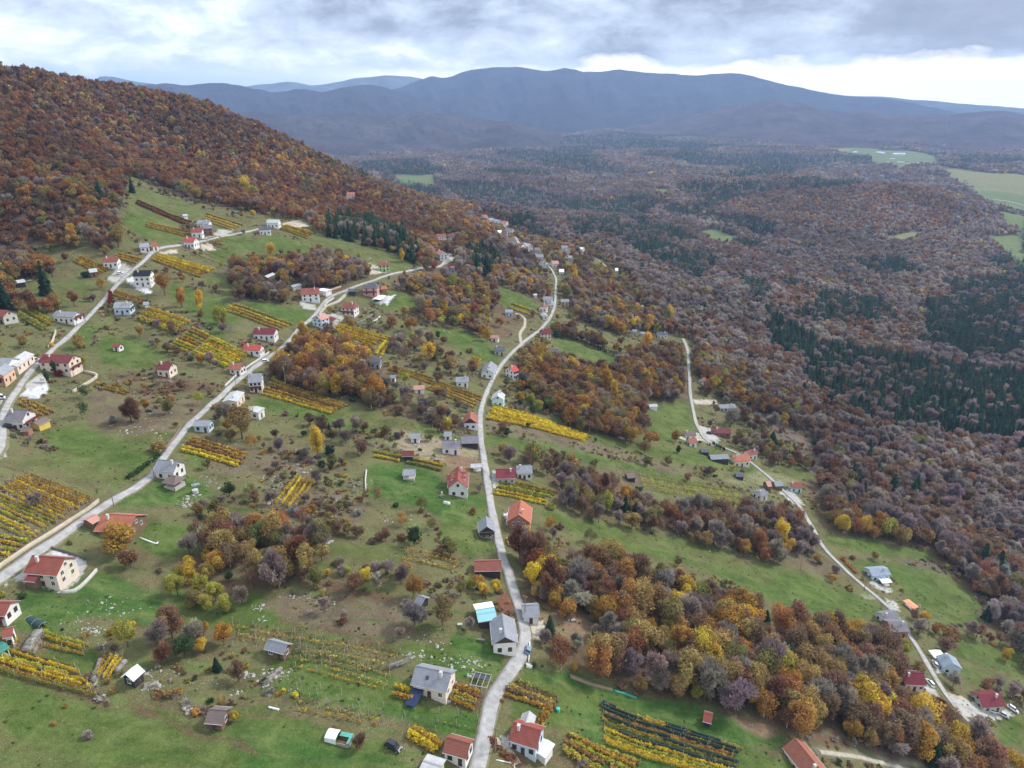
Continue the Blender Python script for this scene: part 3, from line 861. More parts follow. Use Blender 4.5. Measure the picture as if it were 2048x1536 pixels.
mountain('mountain', [(430,200),(490,173),(520,169),(545,167),(575,162),(600,165),(622,170),(650,168),(680,162),(700,157),(725,154),(750,152),(775,151),(800,150),(820,152),(845,157),(880,166),(940,190)], 13500, 2500, 2000, (.10,.11,.11), 41, rough=.7)
mountain('hills', [(150,185),(200,152),(228,153),(250,158),(275,163),(310,168),(380,190)], 12800, 2000, 2500, (.06,.08,.07), 45, rough=.5)
mountain('hills', [(1560,215),(1640,192),(1700,191),(1760,192),(1800,196),(1850,200),(1900,204),(1960,209),(2048,216),(2200,215),(2350,225)], 13200, 2000, 2000, (.06,.08,.07), 51, rough=.5)

# ------------------------------------------------------------------ tree shapes (unit crown radius)
def quads_from(C, U, W):
    V = np.stack([C - U - W, C + U - W, C + U + W, C - U + W], 1).reshape(-1, 3)
    return V, np.arange(len(V)).reshape(-1, 4)


def unit(v):
    return v / np.maximum(np.linalg.norm(v, axis=-1, keepdims=True), 1e-9)


def leafy_crown(seed, n, leaf, lobes=14, rz=0.95, zc=1.35, cone=0.0, hole=0.0):
    r = np.random.default_rng(seed)
    d = unit(r.normal(size=(lobes, 3)))
    rad = r.uniform(0.35, 0.72, lobes)[:, None]
    C = d * rad
    C[:, 2] = C[:, 2] * rz
    if cone:
        k = 1 - cone * (C[:, 2] / rz + 1) / 2
        C[:, :2] *= k[:, None]
    lr = r.uniform(0.28, 0.46, lobes) * (1 - 0.4 * cone * (C[:, 2] / rz + 1) / 2)
    lv = r.uniform(0, 1, lobes)
    which = r.integers(0, lobes, n)
    dd = unit(r.normal(size=(n, 3)))
    pos = C[which] + dd * (lr[which] * r.uniform(0.55, 1.08, n))[:, None] * np.array([1, 1, 0.5 + 0.5 * rz])
    nn = unit(dd + r.normal(size=(n, 3)) * 0.55 + np.array([0, 0, .25]))
    u = unit(np.cross(nn, r.normal(size=(n, 3))))
    w = np.cross(nn, u)
    s = (leaf * r.uniform(0.6, 1.35, n))[:, None]
    pos[:, 2] += zc
    V, F = quads_from(pos, u * s, w * s * r.uniform(0.5, 1.0, n)[:, None])
    var = np.clip(0.62 * lv[which] + 0.38 * r.random(n), 0, 1)
    return V, F, var


def bare_crown(seed, n, rz=0.9, zc=1.3, width=0.016, length=0.30):
    r = np.random.default_rng(seed)
    lobes = 16
    d = unit(r.normal(size=(lobes, 3)) + np.array([0, 0, .35]))
    C = d * r.uniform(0.35, 0.7, lobes)[:, None]; C[:, 2] *= rz
    lr = r.uniform(0.25, 0.42, lobes)
    which = r.integers(0, lobes, n)
    dd = unit(r.normal(size=(n, 3)) + np.array([0, 0, .2]))
    pos = C[which] + dd * (lr[which] * r.uniform(0.3, 1.0, n))[:, None]
    out = unit(pos * 0.7 + dd * 0.6 + r.normal(size=(n, 3)) * 0.35 + np.array([0, 0, .45]))
    side = unit(np.cross(out, r.normal(size=(n, 3))))
    pos[:, 2] += zc
    ln = (length * r.uniform(0.5, 1.3, n))[:, None]
    wd = (width * r.uniform(0.6, 1.6, n))[:, None]
    V, F = quads_from(pos, out * ln * 0.5, side * wd)
    var = np.clip(0.5 * r.uniform(0, 1, lobes)[which] + 0.5 * r.random(n), 0, 1)
    return V, F, var


def spruce_crown(seed, layers=15, per=15, h=4.2):
    r = np.random.default_rng(seed)
    P, Fs, va = [], [], []
    i = 0
    for L in range(layers):
        f = (L + r.uniform(0, .5)) / layers
        z = h * (0.10 + 0.90 * f)
        rad = (1 - f) ** 0.62 * r.uniform(0.85, 1.12) + 0.04
        m = max(5, int(per * (1 - 0.55 * f)))
        for k in range(m):
            a = 2 * PI * (k + r.uniform(-.35, .35)) / m
            rr_ = rad * r.uniform(0.72, 1.12)
            c, s_ = math.cos(a), math.sin(a)
            w = rr_ * 0.26 + 0.05
            zt = z + 0.10 * h / layers
            P += [(0.06 * c, 0.06 * s_, zt + .10), (0.6 * rr_ * c - w * s_, 0.6 * rr_ * s_ + w * c, z - .22 * rr_),
                  (rr_ * c, rr_ * s_, z - .48 * rr_), (0.6 * rr_ * c + w * s_, 0.6 * rr_ * s_ - w * c, z - .22 * rr_)]
            Fs.append((i, i + 1, i + 2, i + 3)); i += 4
            va.append(r.random())
    return np.array(P), np.array(Fs), np.array(va)


def trunk_np(seed, h=1.5, r0=0.06, limbs=5, reach=0.6):
    r = random.Random(seed)
    mb = MB()
    lean = (r.uniform(-.05, .05), r.uniform(-.05, .05))
    mid_ = (lean[0], lean[1], h * 0.55)
    mb.bar((0, 0, -0.25), mid_, r0, 6, r0 * 0.7)
    mb.bar(mid_, (lean[0] * 2, lean[1] * 2, h), r0 * 0.7, 6, r0 * 0.3)
    for k in range(limbs):
        a = 2 * PI * (k + r.uniform(-.3, .3)) / max(limbs, 1)
        z0 = h * r.uniform(0.4, 0.75)
        q = (math.cos(a) * reach * r.uniform(.7, 1), math.sin(a) * reach * r.uniform(.7, 1), z0 + r.uniform(.35, .8))
        mb.bar((lean[0], lean[1], z0), q, r0 * 0.42, 4, r0 * 0.14)
    return mb


def cm(name, data, mat):
    V, F, var = data
    me = mesh_np(name, V, F, False, {'var': ('FACE', 'FLOAT', var)})
    me.materials.append(mat)
    return me


CROWN = {   # close-by shapes
 'leafy': [cm('crown', leafy_crown(100 + i, 4400, 0.036, 18 + i, rz=[.95, .85, 1.05, .9, 1.0, 1.15][i]), LEAF) for i in range(6)],
 'thin': [cm('crown', leafy_crown(120 + i, 1900, 0.032, 20, rz=1.0), LEAF) for i in range(3)],
 'oval': [cm('crown', leafy_crown(130 + i, 4200, 0.043, 20, rz=1.75, zc=2.0, cone=.55), LEAF) for i in range(3)],
 'bare': [cm('crown', bare_crown(140 + i, 3000, rz=[.9, 1.0, .8, 1.1][i]), LEAF) for i in range(4)],
 'spruce': [cm('crown', spruce_crown(150 + i, 17, 17), LEAF) for i in range(4)],
 'bush': [cm('crown', leafy_crown(160 + i, 900, 0.075, 10, rz=.75, zc=.62), LEAF) for i in range(4)],
 'twiggy': [cm('crown', bare_crown(170 + i, 900, rz=.75, zc=.6, width=.028, length=.38), LEAF) for i in range(3)],
}
def tm_(seed, h, r0, limbs, reach, mat):
    me = trunk_np(seed, h, r0, limbs, reach).mesh('trunk'); me.materials.append(mat); return me
TRUNK = {
 'leafy': [tm_(200 + i, 1.6, .055, 6, .55, BARK) for i in range(3)],
 'thin': [tm_(210 + i, 1.9, .038, 7, .5, BIRCH) for i in range(2)],
 'oval': [tm_(214, 3.0, .07, 5, .4, BARK)],
 'bare': [tm_(220 + i, 1.7, .050, 12, .75, BARK) for i in range(3)],
 'spruce': [tm_(230, 4.0, .06, 0, 0, BARK)],
 'bush': [tm_(235, .7, .05, 4, .4, BARK)],
 'twiggy': [tm_(236, .7, .04, 6, .5, BARK)],
}


def pal(name):
    return PALETTE[name]
PALETTE = {
 'rust': (.265, .118, .050), 'orange': (.380, .195, .058), 'amber': (.390, .220, .045), 'gold': (.52, .345, .045), 'yellow': (.64, .50, .045),
 'brown': (.222, .142, .088), 'russet': (.245, .130, .075), 'grey': (.310, .255, .215), 'mauve': (.255, .198, .190), 'ochre': (.335, .240, .085),
 'olive': (.205, .190, .065), 'lime': (.34, .33, .060), 'green': (.050, .095, .032), 'spruce': (.020, .050, .027), 'pine': (.036, .066, .032),
 'crimson': (.17, .016, .016), 'silver': (.36, .325, .28)}
COLWORD = {'rust': 'rust red', 'orange': 'orange', 'amber': 'amber', 'gold': 'golden', 'yellow': 'bright yellow', 'brown': 'brown', 'russet': 'russet',
           'grey': 'leafless grey', 'mauve': 'leafless mauve', 'ochre': 'ochre', 'olive': 'olive green', 'lime': 'yellow-green', 'green': 'green',
           'spruce': 'dark green', 'pine': 'dark green', 'crimson': 'crimson', 'silver': 'pale leafless'}

# ------------------------------------------------------------------ masses nobody could count: copies spread over a point set
def scatter(name, pos, kind_i, scale, tint, sources, zs=None):
    """pos (n,3), kind_i (n,) index in sources, scale (n,), tint (n,3); sources: list of meshes"""
    n = len(pos)
    if n == 0: return None
    me = bpy.data.meshes.new(name)
    me.vertices.add(n)
    me.vertices.foreach_set('co', np.asarray(pos, np.float32).ravel())
    def add(an, typ, v, key):
        a = me.attributes.new(an, typ, 'POINT'); a.data.foreach_set(key, np.asarray(v).ravel())
    zs = np.ones(n) if zs is None else zs
    add('sv', 'FLOAT_VECTOR', np.stack([scale, scale, scale * zs], 1).astype(np.float32), 'vector')
    add('kind_i', 'INT', kind_i.astype(np.int32), 'value')
    add('tint', 'FLOAT_COLOR', np.concatenate([tint, np.ones((n, 1))], 1).astype(np.float32), 'color')
    add('rz', 'FLOAT_VECTOR', np.stack([np.zeros(n), np.zeros(n), rng.uniform(0, 6.283, n)], 1).astype(np.float32), 'vector')
    o = link(name, me)
    tag(o, kind='stuff')
    g = bpy.data.node_groups.new(name, 'GeometryNodeTree')
    g.interface.new_socket('Geometry', in_out='INPUT', socket_type='NodeSocketGeometry')
    g.interface.new_socket('Geometry', in_out='OUTPUT', socket_type='NodeSocketGeometry')
    gi = g.nodes.new('NodeGroupInput'); go = g.nodes.new('NodeGroupOutput')
    g2i = g.nodes.new('GeometryNodeGeometryToInstance')
    for smesh in reversed(sources):
        so = bpy.data.objects.new('source_' + smesh.name, smesh)
        oi = g.nodes.new('GeometryNodeObjectInfo'); oi.inputs['Object'].default_value = so
        oi.inputs['As Instance'].default_value = True
        g.links.new(oi.outputs['Geometry'], g2i.inputs[0]) if False else None
        SRC.setdefault(name, []).append(oi)
    jn = g.nodes.new('GeometryNodeJoinGeometry')
    for oi in SRC[name]:
        g.links.new(oi.outputs['Geometry'], jn.inputs[0])
    g.nodes.remove(g2i)
    iop = g.nodes.new('GeometryNodeInstanceOnPoints')
    g.links.new(gi.outputs[0], iop.inputs['Points'])
    g.links.new(jn.outputs[0], iop.inputs['Instance'])
    iop.inputs['Pick Instance'].default_value = True
    def attr(an, typ):
        a = g.nodes.new('GeometryNodeInputNamedAttribute'); a.data_type = typ; a.inputs['Name'].default_value = an
        return a.outputs['Attribute']
    g.links.new(attr('kind_i', 'INT'), iop.inputs['Instance Index'])
    e = g.nodes.new('FunctionNodeEulerToRotation'); g.links.new(attr('rz', 'FLOAT_VECTOR'), e.inputs[0])
    g.links.new(e.outputs[0], iop.inputs['Rotation'])
    g.links.new(attr('sv', 'FLOAT_VECTOR'), iop.inputs['Scale'])
    g.links.new(iop.outputs[0], go.inputs[0])
    md = o.modifiers.new('spread', 'NODES'); md.node_group = g
    return o
SRC = {}


def withtrunk(data, trunk):
    """one mesh of crown and trunk for the uncounted trees"""
    V, F, var = data
    me = mesh_np('tree', V, F, False, {'var': ('FACE', 'FLOAT', var)})
    me.materials.append(LEAF_I)
    if trunk is not None:
        bm = bmesh.new(); bm.from_mesh(me); k = len(bm.faces)
        bm.from_mesh(trunk.mesh('t'))
        bm.faces.ensure_lookup_table()
        for f in bm.faces[k:]: f.material_index = 1
        bm.to_mesh(me); bm.free()
        me.materials.append(BARK)
    return me


LOD = [   # three levels of detail: [leafy x3, bare x3, spruce x2, oval x1]
 [withtrunk(leafy_crown(300 + i, 1700, 0.056, 16, rz=.95), trunk_np(300 + i)) for i in range(3)]
 + [withtrunk(bare_crown(310 + i, 1100, width=.028), trunk_np(310 + i, limbs=10, reach=.7)) for i in range(3)]
 + [withtrunk(spruce_crown(320 + i, 13, 11), None) for i in range(2)] + [withtrunk(leafy_crown(330, 1000, .08, 16, rz=1.7, zc=2.0, cone=.5), None)],
 [withtrunk(leafy_crown(340 + i, 330, 0.125, 12, rz=.9), None) for i in range(3)]
 + [withtrunk(bare_crown(350 + i, 420, width=.050, length=.4), None) for i in range(3)]
 + [withtrunk(spruce_crown(360 + i, 7, 8), None) for i in range(2)] + [withtrunk(leafy_crown(370, 330, .13, 12, rz=1.7, zc=2.0, cone=.5), None)],
 [withtrunk(leafy_crown(380 + i, 95, 0.22, 9, rz=.8, zc=1.0), None) for i in range(3)]
 + [withtrunk(leafy_crown(390 + i, 95, 0.20, 9, rz=.8, zc=1.0), None) for i in range(3)]
 + [withtrunk(spruce_crown(400 + i, 4, 6, 3.6), None) for i in range(2)] + [withtrunk(leafy_crown(410, 95, .22, 9, rz=1.5, zc=1.6), None)],
]
# ------------------------------------------------------------------ houses
RC = {   # roof colours
 'red': (.255, .078, .060), 'brightred': (.42, .080, .065), 'orange': (.38, .135, .085), 'darkred': (.165, .045, .045), 'brownred': (.23, .082, .062), 'maroon': (.165, .036, .046),
 'rust': (.28, .11, .075), 'grey': (.27, .28, .31), 'lightgrey': (.42, .42, .43), 'darkgrey': (.10, .105, .125), 'black': (.018, .020, .027), 'purplegrey': (.19, .175, .20),
 'white': (.78, .79, .80), 'palegreen': (.42, .47, .44), 'brown': (.17, .13, .115), 'pink': (.46, .24, .20), 'slate': (.24, .25, .28), 'cyan': (.24, .46, .50),
 'cream': (.72, .70, .54), 'bluegrey': (.24, .29, .35), 'green': (.06, .20, .16), 'brightorange': (.80, .30, .17)}
WC = {'white': (.67, .665, .64), 'cream': (.66, .57, .46), 'beige': (.66, .58, .48), 'brick': (.33, .16, .115), 'dark': (.045, .04, .04), 'wood': (.17, .11, .07), 'paleblue': (.48, .60, .68),
      'pink': (.55, .33, .29), 'green': (.42, .60, .25), 'yellow': (.62, .46, .12), 'stone': (.45, .43, .39), 'brown': (.22, .13, .09), 'grey': (.35, .35, .35), 'aqua': (.50, .70, .70),
      'orange': (.60, .40, .27), 'purple': (.26, .2, .22), 'blue': (.20, .34, .55)}
M_GLASS, _t, _b = new_mat('window_glass', 0.15, 0.5)
_b.inputs['Base Color'].default_value = (.03, .035, .04, 1)
M_FRAME_W = flat('white_frame', (.70, .70, .68), .6, .05)
M_FRAME_B = flat('brown_frame', (.11, .055, .035), .7, .1)
M_TRIM_D = flat('dark_timber', (.07, .05, .04), .8, .2)
M_TRIM_R = flat('red_timber', (.16, .035, .03), .7, .2)
M_METAL = flat('grey_metal', (.40, .41, .42), .45, .1)
M_CHIM = flat('chimney_render', (.62, .60, .57), .9, .15)
M_STONE = None

HOUSES = []     # (world centre, radius, landmark phrase)
FOOT = []       # footprints (centre xy, half length, half width, yaw)


def wallmat(k):
    if k == 'brick' and 'wall_brick' not in MATS:
        m, t, b = new_mat('brick_wall', .9, .1)
        br = N(t, 'ShaderNodeTexBrick'); br.inputs['Scale'].default_value = 2.2
        mp = N(t, 'ShaderNodeMapping'); mp.inputs['Rotation'].default_value = (PI / 2, 0, 0)
        t.links.new(objc(t), mp.inputs[0]); t.links.new(mp.outputs[0], br.inputs[0])
        br.inputs['Color1'].default_value = (.36, .15, .10, 1); br.inputs['Color2'].default_value = (.27, .12, .09, 1); br.inputs['Mortar'].default_value = (.34, .27, .23, 1)
        br.inputs['Mortar Size'].default_value = .012
        t.links.new(br.outputs[0], b.inputs['Base Color']); MATS['wall_brick'] = m
    return MATS['wall_brick'] if k == 'brick' else flat('wall_' + k, WC[k], .92, .13, .45)


def window_at(P, parent, px, py, z, w, h, axis, sgn, detail, fr=None):
    """one window on the wall plane; axis 'x' = wall facing +-x, 'y' = wall facing +-y"""
    fr = fr or M_FRAME_W
    def bx(mb, du0, du1, dz0, dz1, o0, o1):
        if axis == 'y':
            a, b_ = sorted((py + sgn * o0, py + sgn * o1)); mb.box(px + du0, px + du1, a, b_, z + dz0, z + dz1)
        else:
            a, b_ = sorted((px + sgn * o0, px + sgn * o1)); mb.box(a, b_, py + du0, py + du1, z + dz0, z + dz1)
    if detail:
        f = MB()
        bx(f, -w / 2 - .08, w / 2 + .08, -.10, 0, -.04, .12)
        bx(f, -w / 2 - .08, w / 2 + .08, h, h + .08, -.04, .07)
        bx(f, -w / 2 - .08, -w / 2, 0, h, -.04, .07)
        bx(f, w / 2, w / 2 + .08, 0, h, -.04, .07)
        bx(f, -.035, .035, 0, h, -.03, .05)
        o = f.build('window', fr, parent)
        g = MB(); bx(g, -w / 2, w / 2, 0, h, -.04, .025); g.build('pane', M_GLASS, o)
    else:
        g = MB(); bx(g, -w / 2, w / 2, 0, h, -.05, .04); g.build('window', M_GLASS, parent)


def house(x1, y1, x2, y2, W, wh, rise, roof, wall, cat, label, mark=None, hip=0.0, chim=None, bal=0, wins=1, extra=None, lev=2, over=.45, old=.35, Lm=None, frame=None, porch=None, mono=False, gw=None, garage=0, sunk=0.0, roof2=None):
    """ridge seen from (x1,y1) to (x2,y2); W width, wh wall height, rise roof height. mono: one slope falling towards the viewer's side"""
    hr = wh + rise
    mid_ = hits([((x1 + x2) / 2, (y1 + y2) / 2)], hr - sunk)[0]
    zr = mid_[2]
    E = []
    for px, py in ((x1, y1), (x2, y2)):
        d = ray(px, py); t_ = (zr - CZ) / d[2]
        E.append(CAMP + d * t_)
    E = np.array(E)
    if Lm is not None:
        c_ = E.mean(0); dv = E[1] - E[0]; dv /= np.linalg.norm(dv)
        E = np.array([c_ - dv * Lm / 2, c_ + dv * Lm / 2])
    L = float(np.linalg.norm(E[1] - E[0])) + 2 * hip * W / 2
    c = E.mean(0)
    yaw = math.atan2(E[1][1] - E[0][1], E[1][0] - E[0][0])
    zb = zr - hr
    root = empty({'house': 'village_house', 'shed': 'shed', 'barn': 'barn', 'garage': 'garage', 'pavilion': 'garden_pavilion', 'cottage': 'cottage', 'church': 'church', 'shelter': 'shelter', 'hut': 'hut'}[cat], (c[0], c[1], zb), yaw)
    tag(root, label, cat)
    dist = float(np.linalg.norm(c - CAMP))
    ppm = FPX / dist
    det = ppm * 1.0 > 4.2
    hl, hw = L / 2, W / 2
    wl, ww = hl - over, hw - over * .8           # walls stand inside the eaves
    if mono: ww = hw - .3
    # lowest ground under the walls
    cs, sn = math.cos(yaw), math.sin(yaw)
    cor = [(sx * wl, sy * ww) for sx in (-1, 1) for sy in (-1, 1)]
    gz = min(h1(c[0] + a * cs - b_ * sn, c[1] + a * sn + b_ * cs) for a, b_ in cor) - zb - 0.6
    mb = MB()
    post = cat in ('pavilion', 'shelter')
    wm = wallmat(wall)
    if not mono:
        def gable(x):
            return [(x, -ww, wh), (x, ww, wh), (x, 0, wh + rise * (ww / hw) - .02)]
        if post:
            for sx, sy in ((-1, -1), (1, -1), (1, 1), (-1, 1)):
                q = MB(); q.box(sx * wl - .1, sx * wl + .1, sy * ww - .1, sy * ww + .1, gz, wh); q.build('post', wm, root)
            mb.box(-wl, wl, -ww, ww, gz, .25 if cat == 'shelter' else .9)
            mb.build('base', flat('wall_stone', WC['stone']) if cat == 'pavilion' else M_CONCRETE, root)
        else:
            mb.box(-wl, wl, -ww, ww, gz, wh)
            if hip < .9:
                hx = wl - .02
                t = rise * (1 - hip) if hip else rise
                for s in (-1, 1):
                    if hip == 0:
                        g = gable(s * wl); k = len(mb.V)
                        mb.V += g + [(p_[0] - s * .25, p_[1], p_[2]) for p_ in g]
                        mb.F += ([(k, k + 1, k + 2), (k + 3, k + 5, k + 4)] if s > 0 else [(k + 2, k + 1, k), (k + 4, k + 5, k + 3)])
                        mb.F += [(k, k + 2, k + 5, k + 3), (k + 1, k + 4, k + 5, k + 2)]
            wo = mb.build('wall', wm, root)
            if gw and hip == 0:     # gable boarding of another colour
                for s in (-1, 1):
                    q = MB(); x0, x1_ = sorted((s * (wl + .02), s * (wl + .10)))
                    zt = wh + rise * (ww / hw) - .1
                    k = 0
                    q.V = [(x0, -ww, wh), (x0, ww, wh), (x0, 0, zt), (x1_, -ww, wh), (x1_, ww, wh), (x1_, 0, zt)]
                    q.F = [(2, 1, 0), (3, 4, 5), (0, 3, 5, 2), (1, 2, 5, 4), (0, 1, 4, 3)]
                    q.build('gable_boarding', M_TRIM_D if gw == 'dark' else flat('wall_' + gw, WC[gw]), root)
        # roof: two slabs (and hipped ends)
        th = .16
        ez = wh - rise * 0.0
        rm_ = roofmat('roof_' + roof, RC[roof], .34 if roof not in ('white', 'cream', 'cyan') else .9, old if roof not in ('white', 'cream', 'cyan', 'black') else .08)
        for s in (-1, 1):
            q = MB()
            hx = hip * hw
            low = [(-hl, s * hw, ez), (hl, s * hw, ez)]
            top = [(hl - hx, 0, hr), (-hl + hx, 0, hr)]
            pts_ = low + top
            if s > 0: pts_ = [pts_[1], pts_[0], pts_[3], pts_[2]]
            q.hexa([(a, b_, z - th) for a, b_, z in pts_], pts_)
            far_side = (-c[0] * -sn - c[1] * cs) * s < 0
            q.build('roof', roofmat('roof_' + roof2, RC[roof2], .9, .1) if roof2 and far_side else rm_, root)
        if hip:
            for s in (-1, 1):
                q = MB(); k = 0
                tri = [(s * hl, -hw, ez), (s * hl, hw, ez), (s * (hl - hip * hw), 0, hr)]
                if s < 0: tri = [tri[1], tri[0], tri[2]]
                q.V = [(a, b_, z - th) for a, b_, z in tri] + tri
                q.F = [(2, 1, 0), (3, 4, 5), (0, 1, 4, 3), (1, 2, 5, 4), (2, 0, 3, 5)]
                q.build('roof', rm_, root)
        if det:
            q = MB(); q.box(-hl + hip * hw, hl - hip * hw, -.11, .11, hr - .06, hr + .07)
            q.build('ridge_cap', flat('ridge_' + roof, tuple(x * .8 for x in RC[roof])), root)
            if not post:
                for s in (-1, 1):
                    q = MB(); y0, y1_ = sorted((s * (hw + .02), s * (hw + .14)))
                    q.box(-hl, hl, y0, y1_, ez - .16, ez - .04); q.build('gutter', M_METAL, root)
    else:
        hi_z, lo_z = wh + rise, wh
        mb.V = [(-wl, -ww, gz), (wl, -ww, gz), (wl, ww, gz), (-wl, ww, gz), (-wl, -ww, lo_z), (wl, -ww, lo_z), (wl, ww, hi_z - .2), (-wl, ww, hi_z - .2)]
        mb.F = [(3, 2, 1, 0), (4, 5, 6, 7), (0, 1, 5, 4), (1, 2, 6, 5), (2, 3, 7, 6), (3, 0, 4, 7)]
        if post:
            mb.V, mb.F = [], []
            for sx, sy in ((-1, -1), (1, -1), (1, 1), (-1, 1)):
                q = MB(); q.box(sx * wl - .1, sx * wl + .1, sy * ww - .1, sy * ww + .1, gz, (lo_z if sy < 0 else hi_z) - .1); q.build('post', wm, root)
        else:
            mb.build('wall', wm, root)
        q = MB(); top = [(-hl, -hw, lo_z), (hl, -hw, lo_z), (hl, hw, hi_z), (-hl, hw, hi_z)]
        q.hexa([(a, b_, z) for a, b_, z in top], [(a, b_, z + .18) for a, b_, z in top])
        q.build('roof', roofmat('roof_' + roof, RC[roof], .5, .1 if roof in ('white', 'cream', 'brightorange', 'cyan') else old), root)
    # which long side and which gable face the viewer
    toc = np.array([-c[0], -c[1]])
    front_y = -1 if (toc[0] * -sn + toc[1] * cs) < 0 else 1
    front_x = 1 if (toc[0] * cs + toc[1] * sn) > 0 else -1
    if not post and wins:
        fr = frame or (M_FRAME_W if wall not in ('white', 'paleblue', 'aqua') else M_FRAME_B)
        nst = 1 if wh < 4.5 else 2
        ll = 2 * wl
        nw = max(1, min(4, int(ll / 2.6))) if wins == 1 else wins
        if ppm > 1.5:
            for st in range(nst):
                z = min(1.0 + st * 2.6, wh - 1.45)
                for s in ((front_y, -front_y) if det else (front_y,)):
                    for i in range(nw):
                        u = -wl + (i + .5) * ll / nw
                        if st == 0 and i == nw // 2 and s == front_y: continue
                        window_at(None, root, u, s * ww, z, 1.0 if det else 1.15, 1.25, 'y', s, det, fr)
                for s in ((front_x, -front_x) if det else (front_x,)):
                    for v in ((-.45 * ww, .45 * ww) if ww > 2.3 else (0.,)):
                        window_at(None, root, s * wl, v, z, 1.0 if det else 1.15, 1.25, 'x', s, det, fr)
            if rise > 2.2 and hip == 0 and not mono and gw is None:
                window_at(None, root, front_x * wl, 0, wh + .35, .9, 1.0, 'x', front_x, det, fr)
        q = MB(); s = front_y; a, b_ = sorted((s * (ww - .05), s * (ww + .06)))
        u = -wl + (nw // 2 + .5) * ll / nw
        dw = 1.25 if garage else .5
        q.box(u - dw, u + dw, a, b_, -.2, 2.1)
        d_ = q.build('door', M_TRIM_D if not garage else flat('garage_door', (.55, .5, .4)), root)
        if det:
            q = MB(); a, b_ = sorted((s * (ww + .06), s * (ww + .12))); q.box(u + dw - .2, u + dw - .1, a, b_, .85, 1.05); q.build('handle', M_METAL, d_)
    if chim is None: chim = 1 if cat == 'house' else 0
    for k in range(chim):
        u = (.25 - .6 * k) * L * (1 if (int(x1) % 2) else -1); v = front_y * hw * .28
        zt = hr - rise * abs(v) / hw
        q = MB(); q.box(u - .32, u + .32, v - .32, v + .32, zt - .8, hr + .65)
        co = q.build('chimney', M_CHIM, root)
        q = MB(); q.box(u - .42, u + .42, v - .42, v + .42, hr + .65, hr + .78); q.build('chimney_cap', M_CONCRETE, co)
    if bal:       # timber balcony on the gable that faces the viewer (bal=1) or on the long side (bal=2)
        zf = 2.6 if wh > 3.6 else wh - .6
        wood = M_TRIM_R if bal < 3 else M_TRIM_D
        q = MB()
        if bal in (1, 3):
            s = front_x; x0, x1_ = sorted((s * (wl + .03), s * (wl + 1.15)))
            q.box(x0, x1_, -ww, ww, zf - .15, zf)
            o = q.build('balcony', wood, root)
            q = MB(); xr = s * (wl + 1.1); a, b_ = sorted((xr, xr + s * .06))
            q.box(a, b_, -ww, ww, zf + .15, zf + .95); q.build('railing', wood, o)
            for v in (-ww + .1, ww - .1):
                q = MB(); q.box(a - .03, b_ + .03, v - .07, v + .07, gz, zf - .15); q.build('post', wood, o)
        else:
            s = front_y; y0, y1_ = sorted((s * (ww + .03), s * (ww + 1.15)))
            q.box(-wl, wl, y0, y1_, zf - .15, zf)
            o = q.build('balcony', wood, root)
            q = MB(); yr = s * (ww + 1.1); a, b_ = sorted((yr, yr + s * .06))
            q.box(-wl, wl, a, b_, zf + .15, zf + .95); q.build('railing', wood, o)
            for v in (-wl + .1, 0, wl - .1):
                q = MB(); q.box(v - .07, v + .07, a - .03, b_ + .03, gz, zf - .15); q.build('post', wood, o)
    if extra: extra(root, L, W, wl, ww, wh, hr, gz, front_x, front_y)
    FOOT.append((c[0], c[1], hl, hw, yaw))
    HOUSES.append((np.array([c[0], c[1], zb + wh * .5]), max(hl, hw), mark or label))
    return root


def ex_dormers(root, L, W, wl, ww, wh, hr, gz, fx, fy):
    for s in (-1, 1):
        for u in (-.15 * L, .15 * L):
            q = MB(); y0, y1_ = sorted((s * W * .12, s * W * .36))
            q.box(u - .7, u + .7, y0, y1_, wh + .8, wh + 2.3)
            o = q.build('dormer', wallmat('white'), root)
            q = MB(); y0, y1_ = sorted((s * W * .08, s * W * .40))
            q.hexa([(u - .9, y0, wh + 2.3), (u, y0, wh + 2.31), (u, y1_, wh + 2.31), (u - .9, y1_, wh + 2.3)], [(u - .9, y0, wh + 2.4), (u, y0, wh + 3.0), (u, y1_, wh + 3.0), (u - .9, y1_, wh + 2.4)])
            q.hexa([(u, y0, wh + 2.31), (u + .9, y0, wh + 2.3), (u + .9, y1_, wh + 2.3), (u, y1_, wh + 2.31)], [(u, y0, wh + 3.0), (u + .9, y0, wh + 2.4), (u + .9, y1_, wh + 2.4), (u, y1_, wh + 3.0)])
            q.build('dormer_roof', roofmat('roof_red', RC['red']), o)


def ex_solar(root, L, W, wl, ww, wh, hr, gz, fx, fy):
    """skylight and metal stove pipe on the near slope"""
    s = fy
    def on(v): return hr - (hr - wh) * abs(v) / (W / 2)
    for k, (u, c_) in enumerate(((-.10 * L, M_GLASS),)):
        v0, v1 = s * W * .20, s * W * .30
        q = MB(); a, b_ = sorted((v0, v1))
        q.hexa([(u - .4, a, on(a) + .02), (u + .4, a, on(a) + .02), (u + .4, b_, on(b_) + .02), (u - .4, b_, on(b_) + .02)],
               [(u - .4, a, on(a) + .12), (u + .4, a, on(a) + .12), (u + .4, b_, on(b_) + .12), (u - .4, b_, on(b_) + .12)])
        q.build('skylight', c_, root)


H_ = house
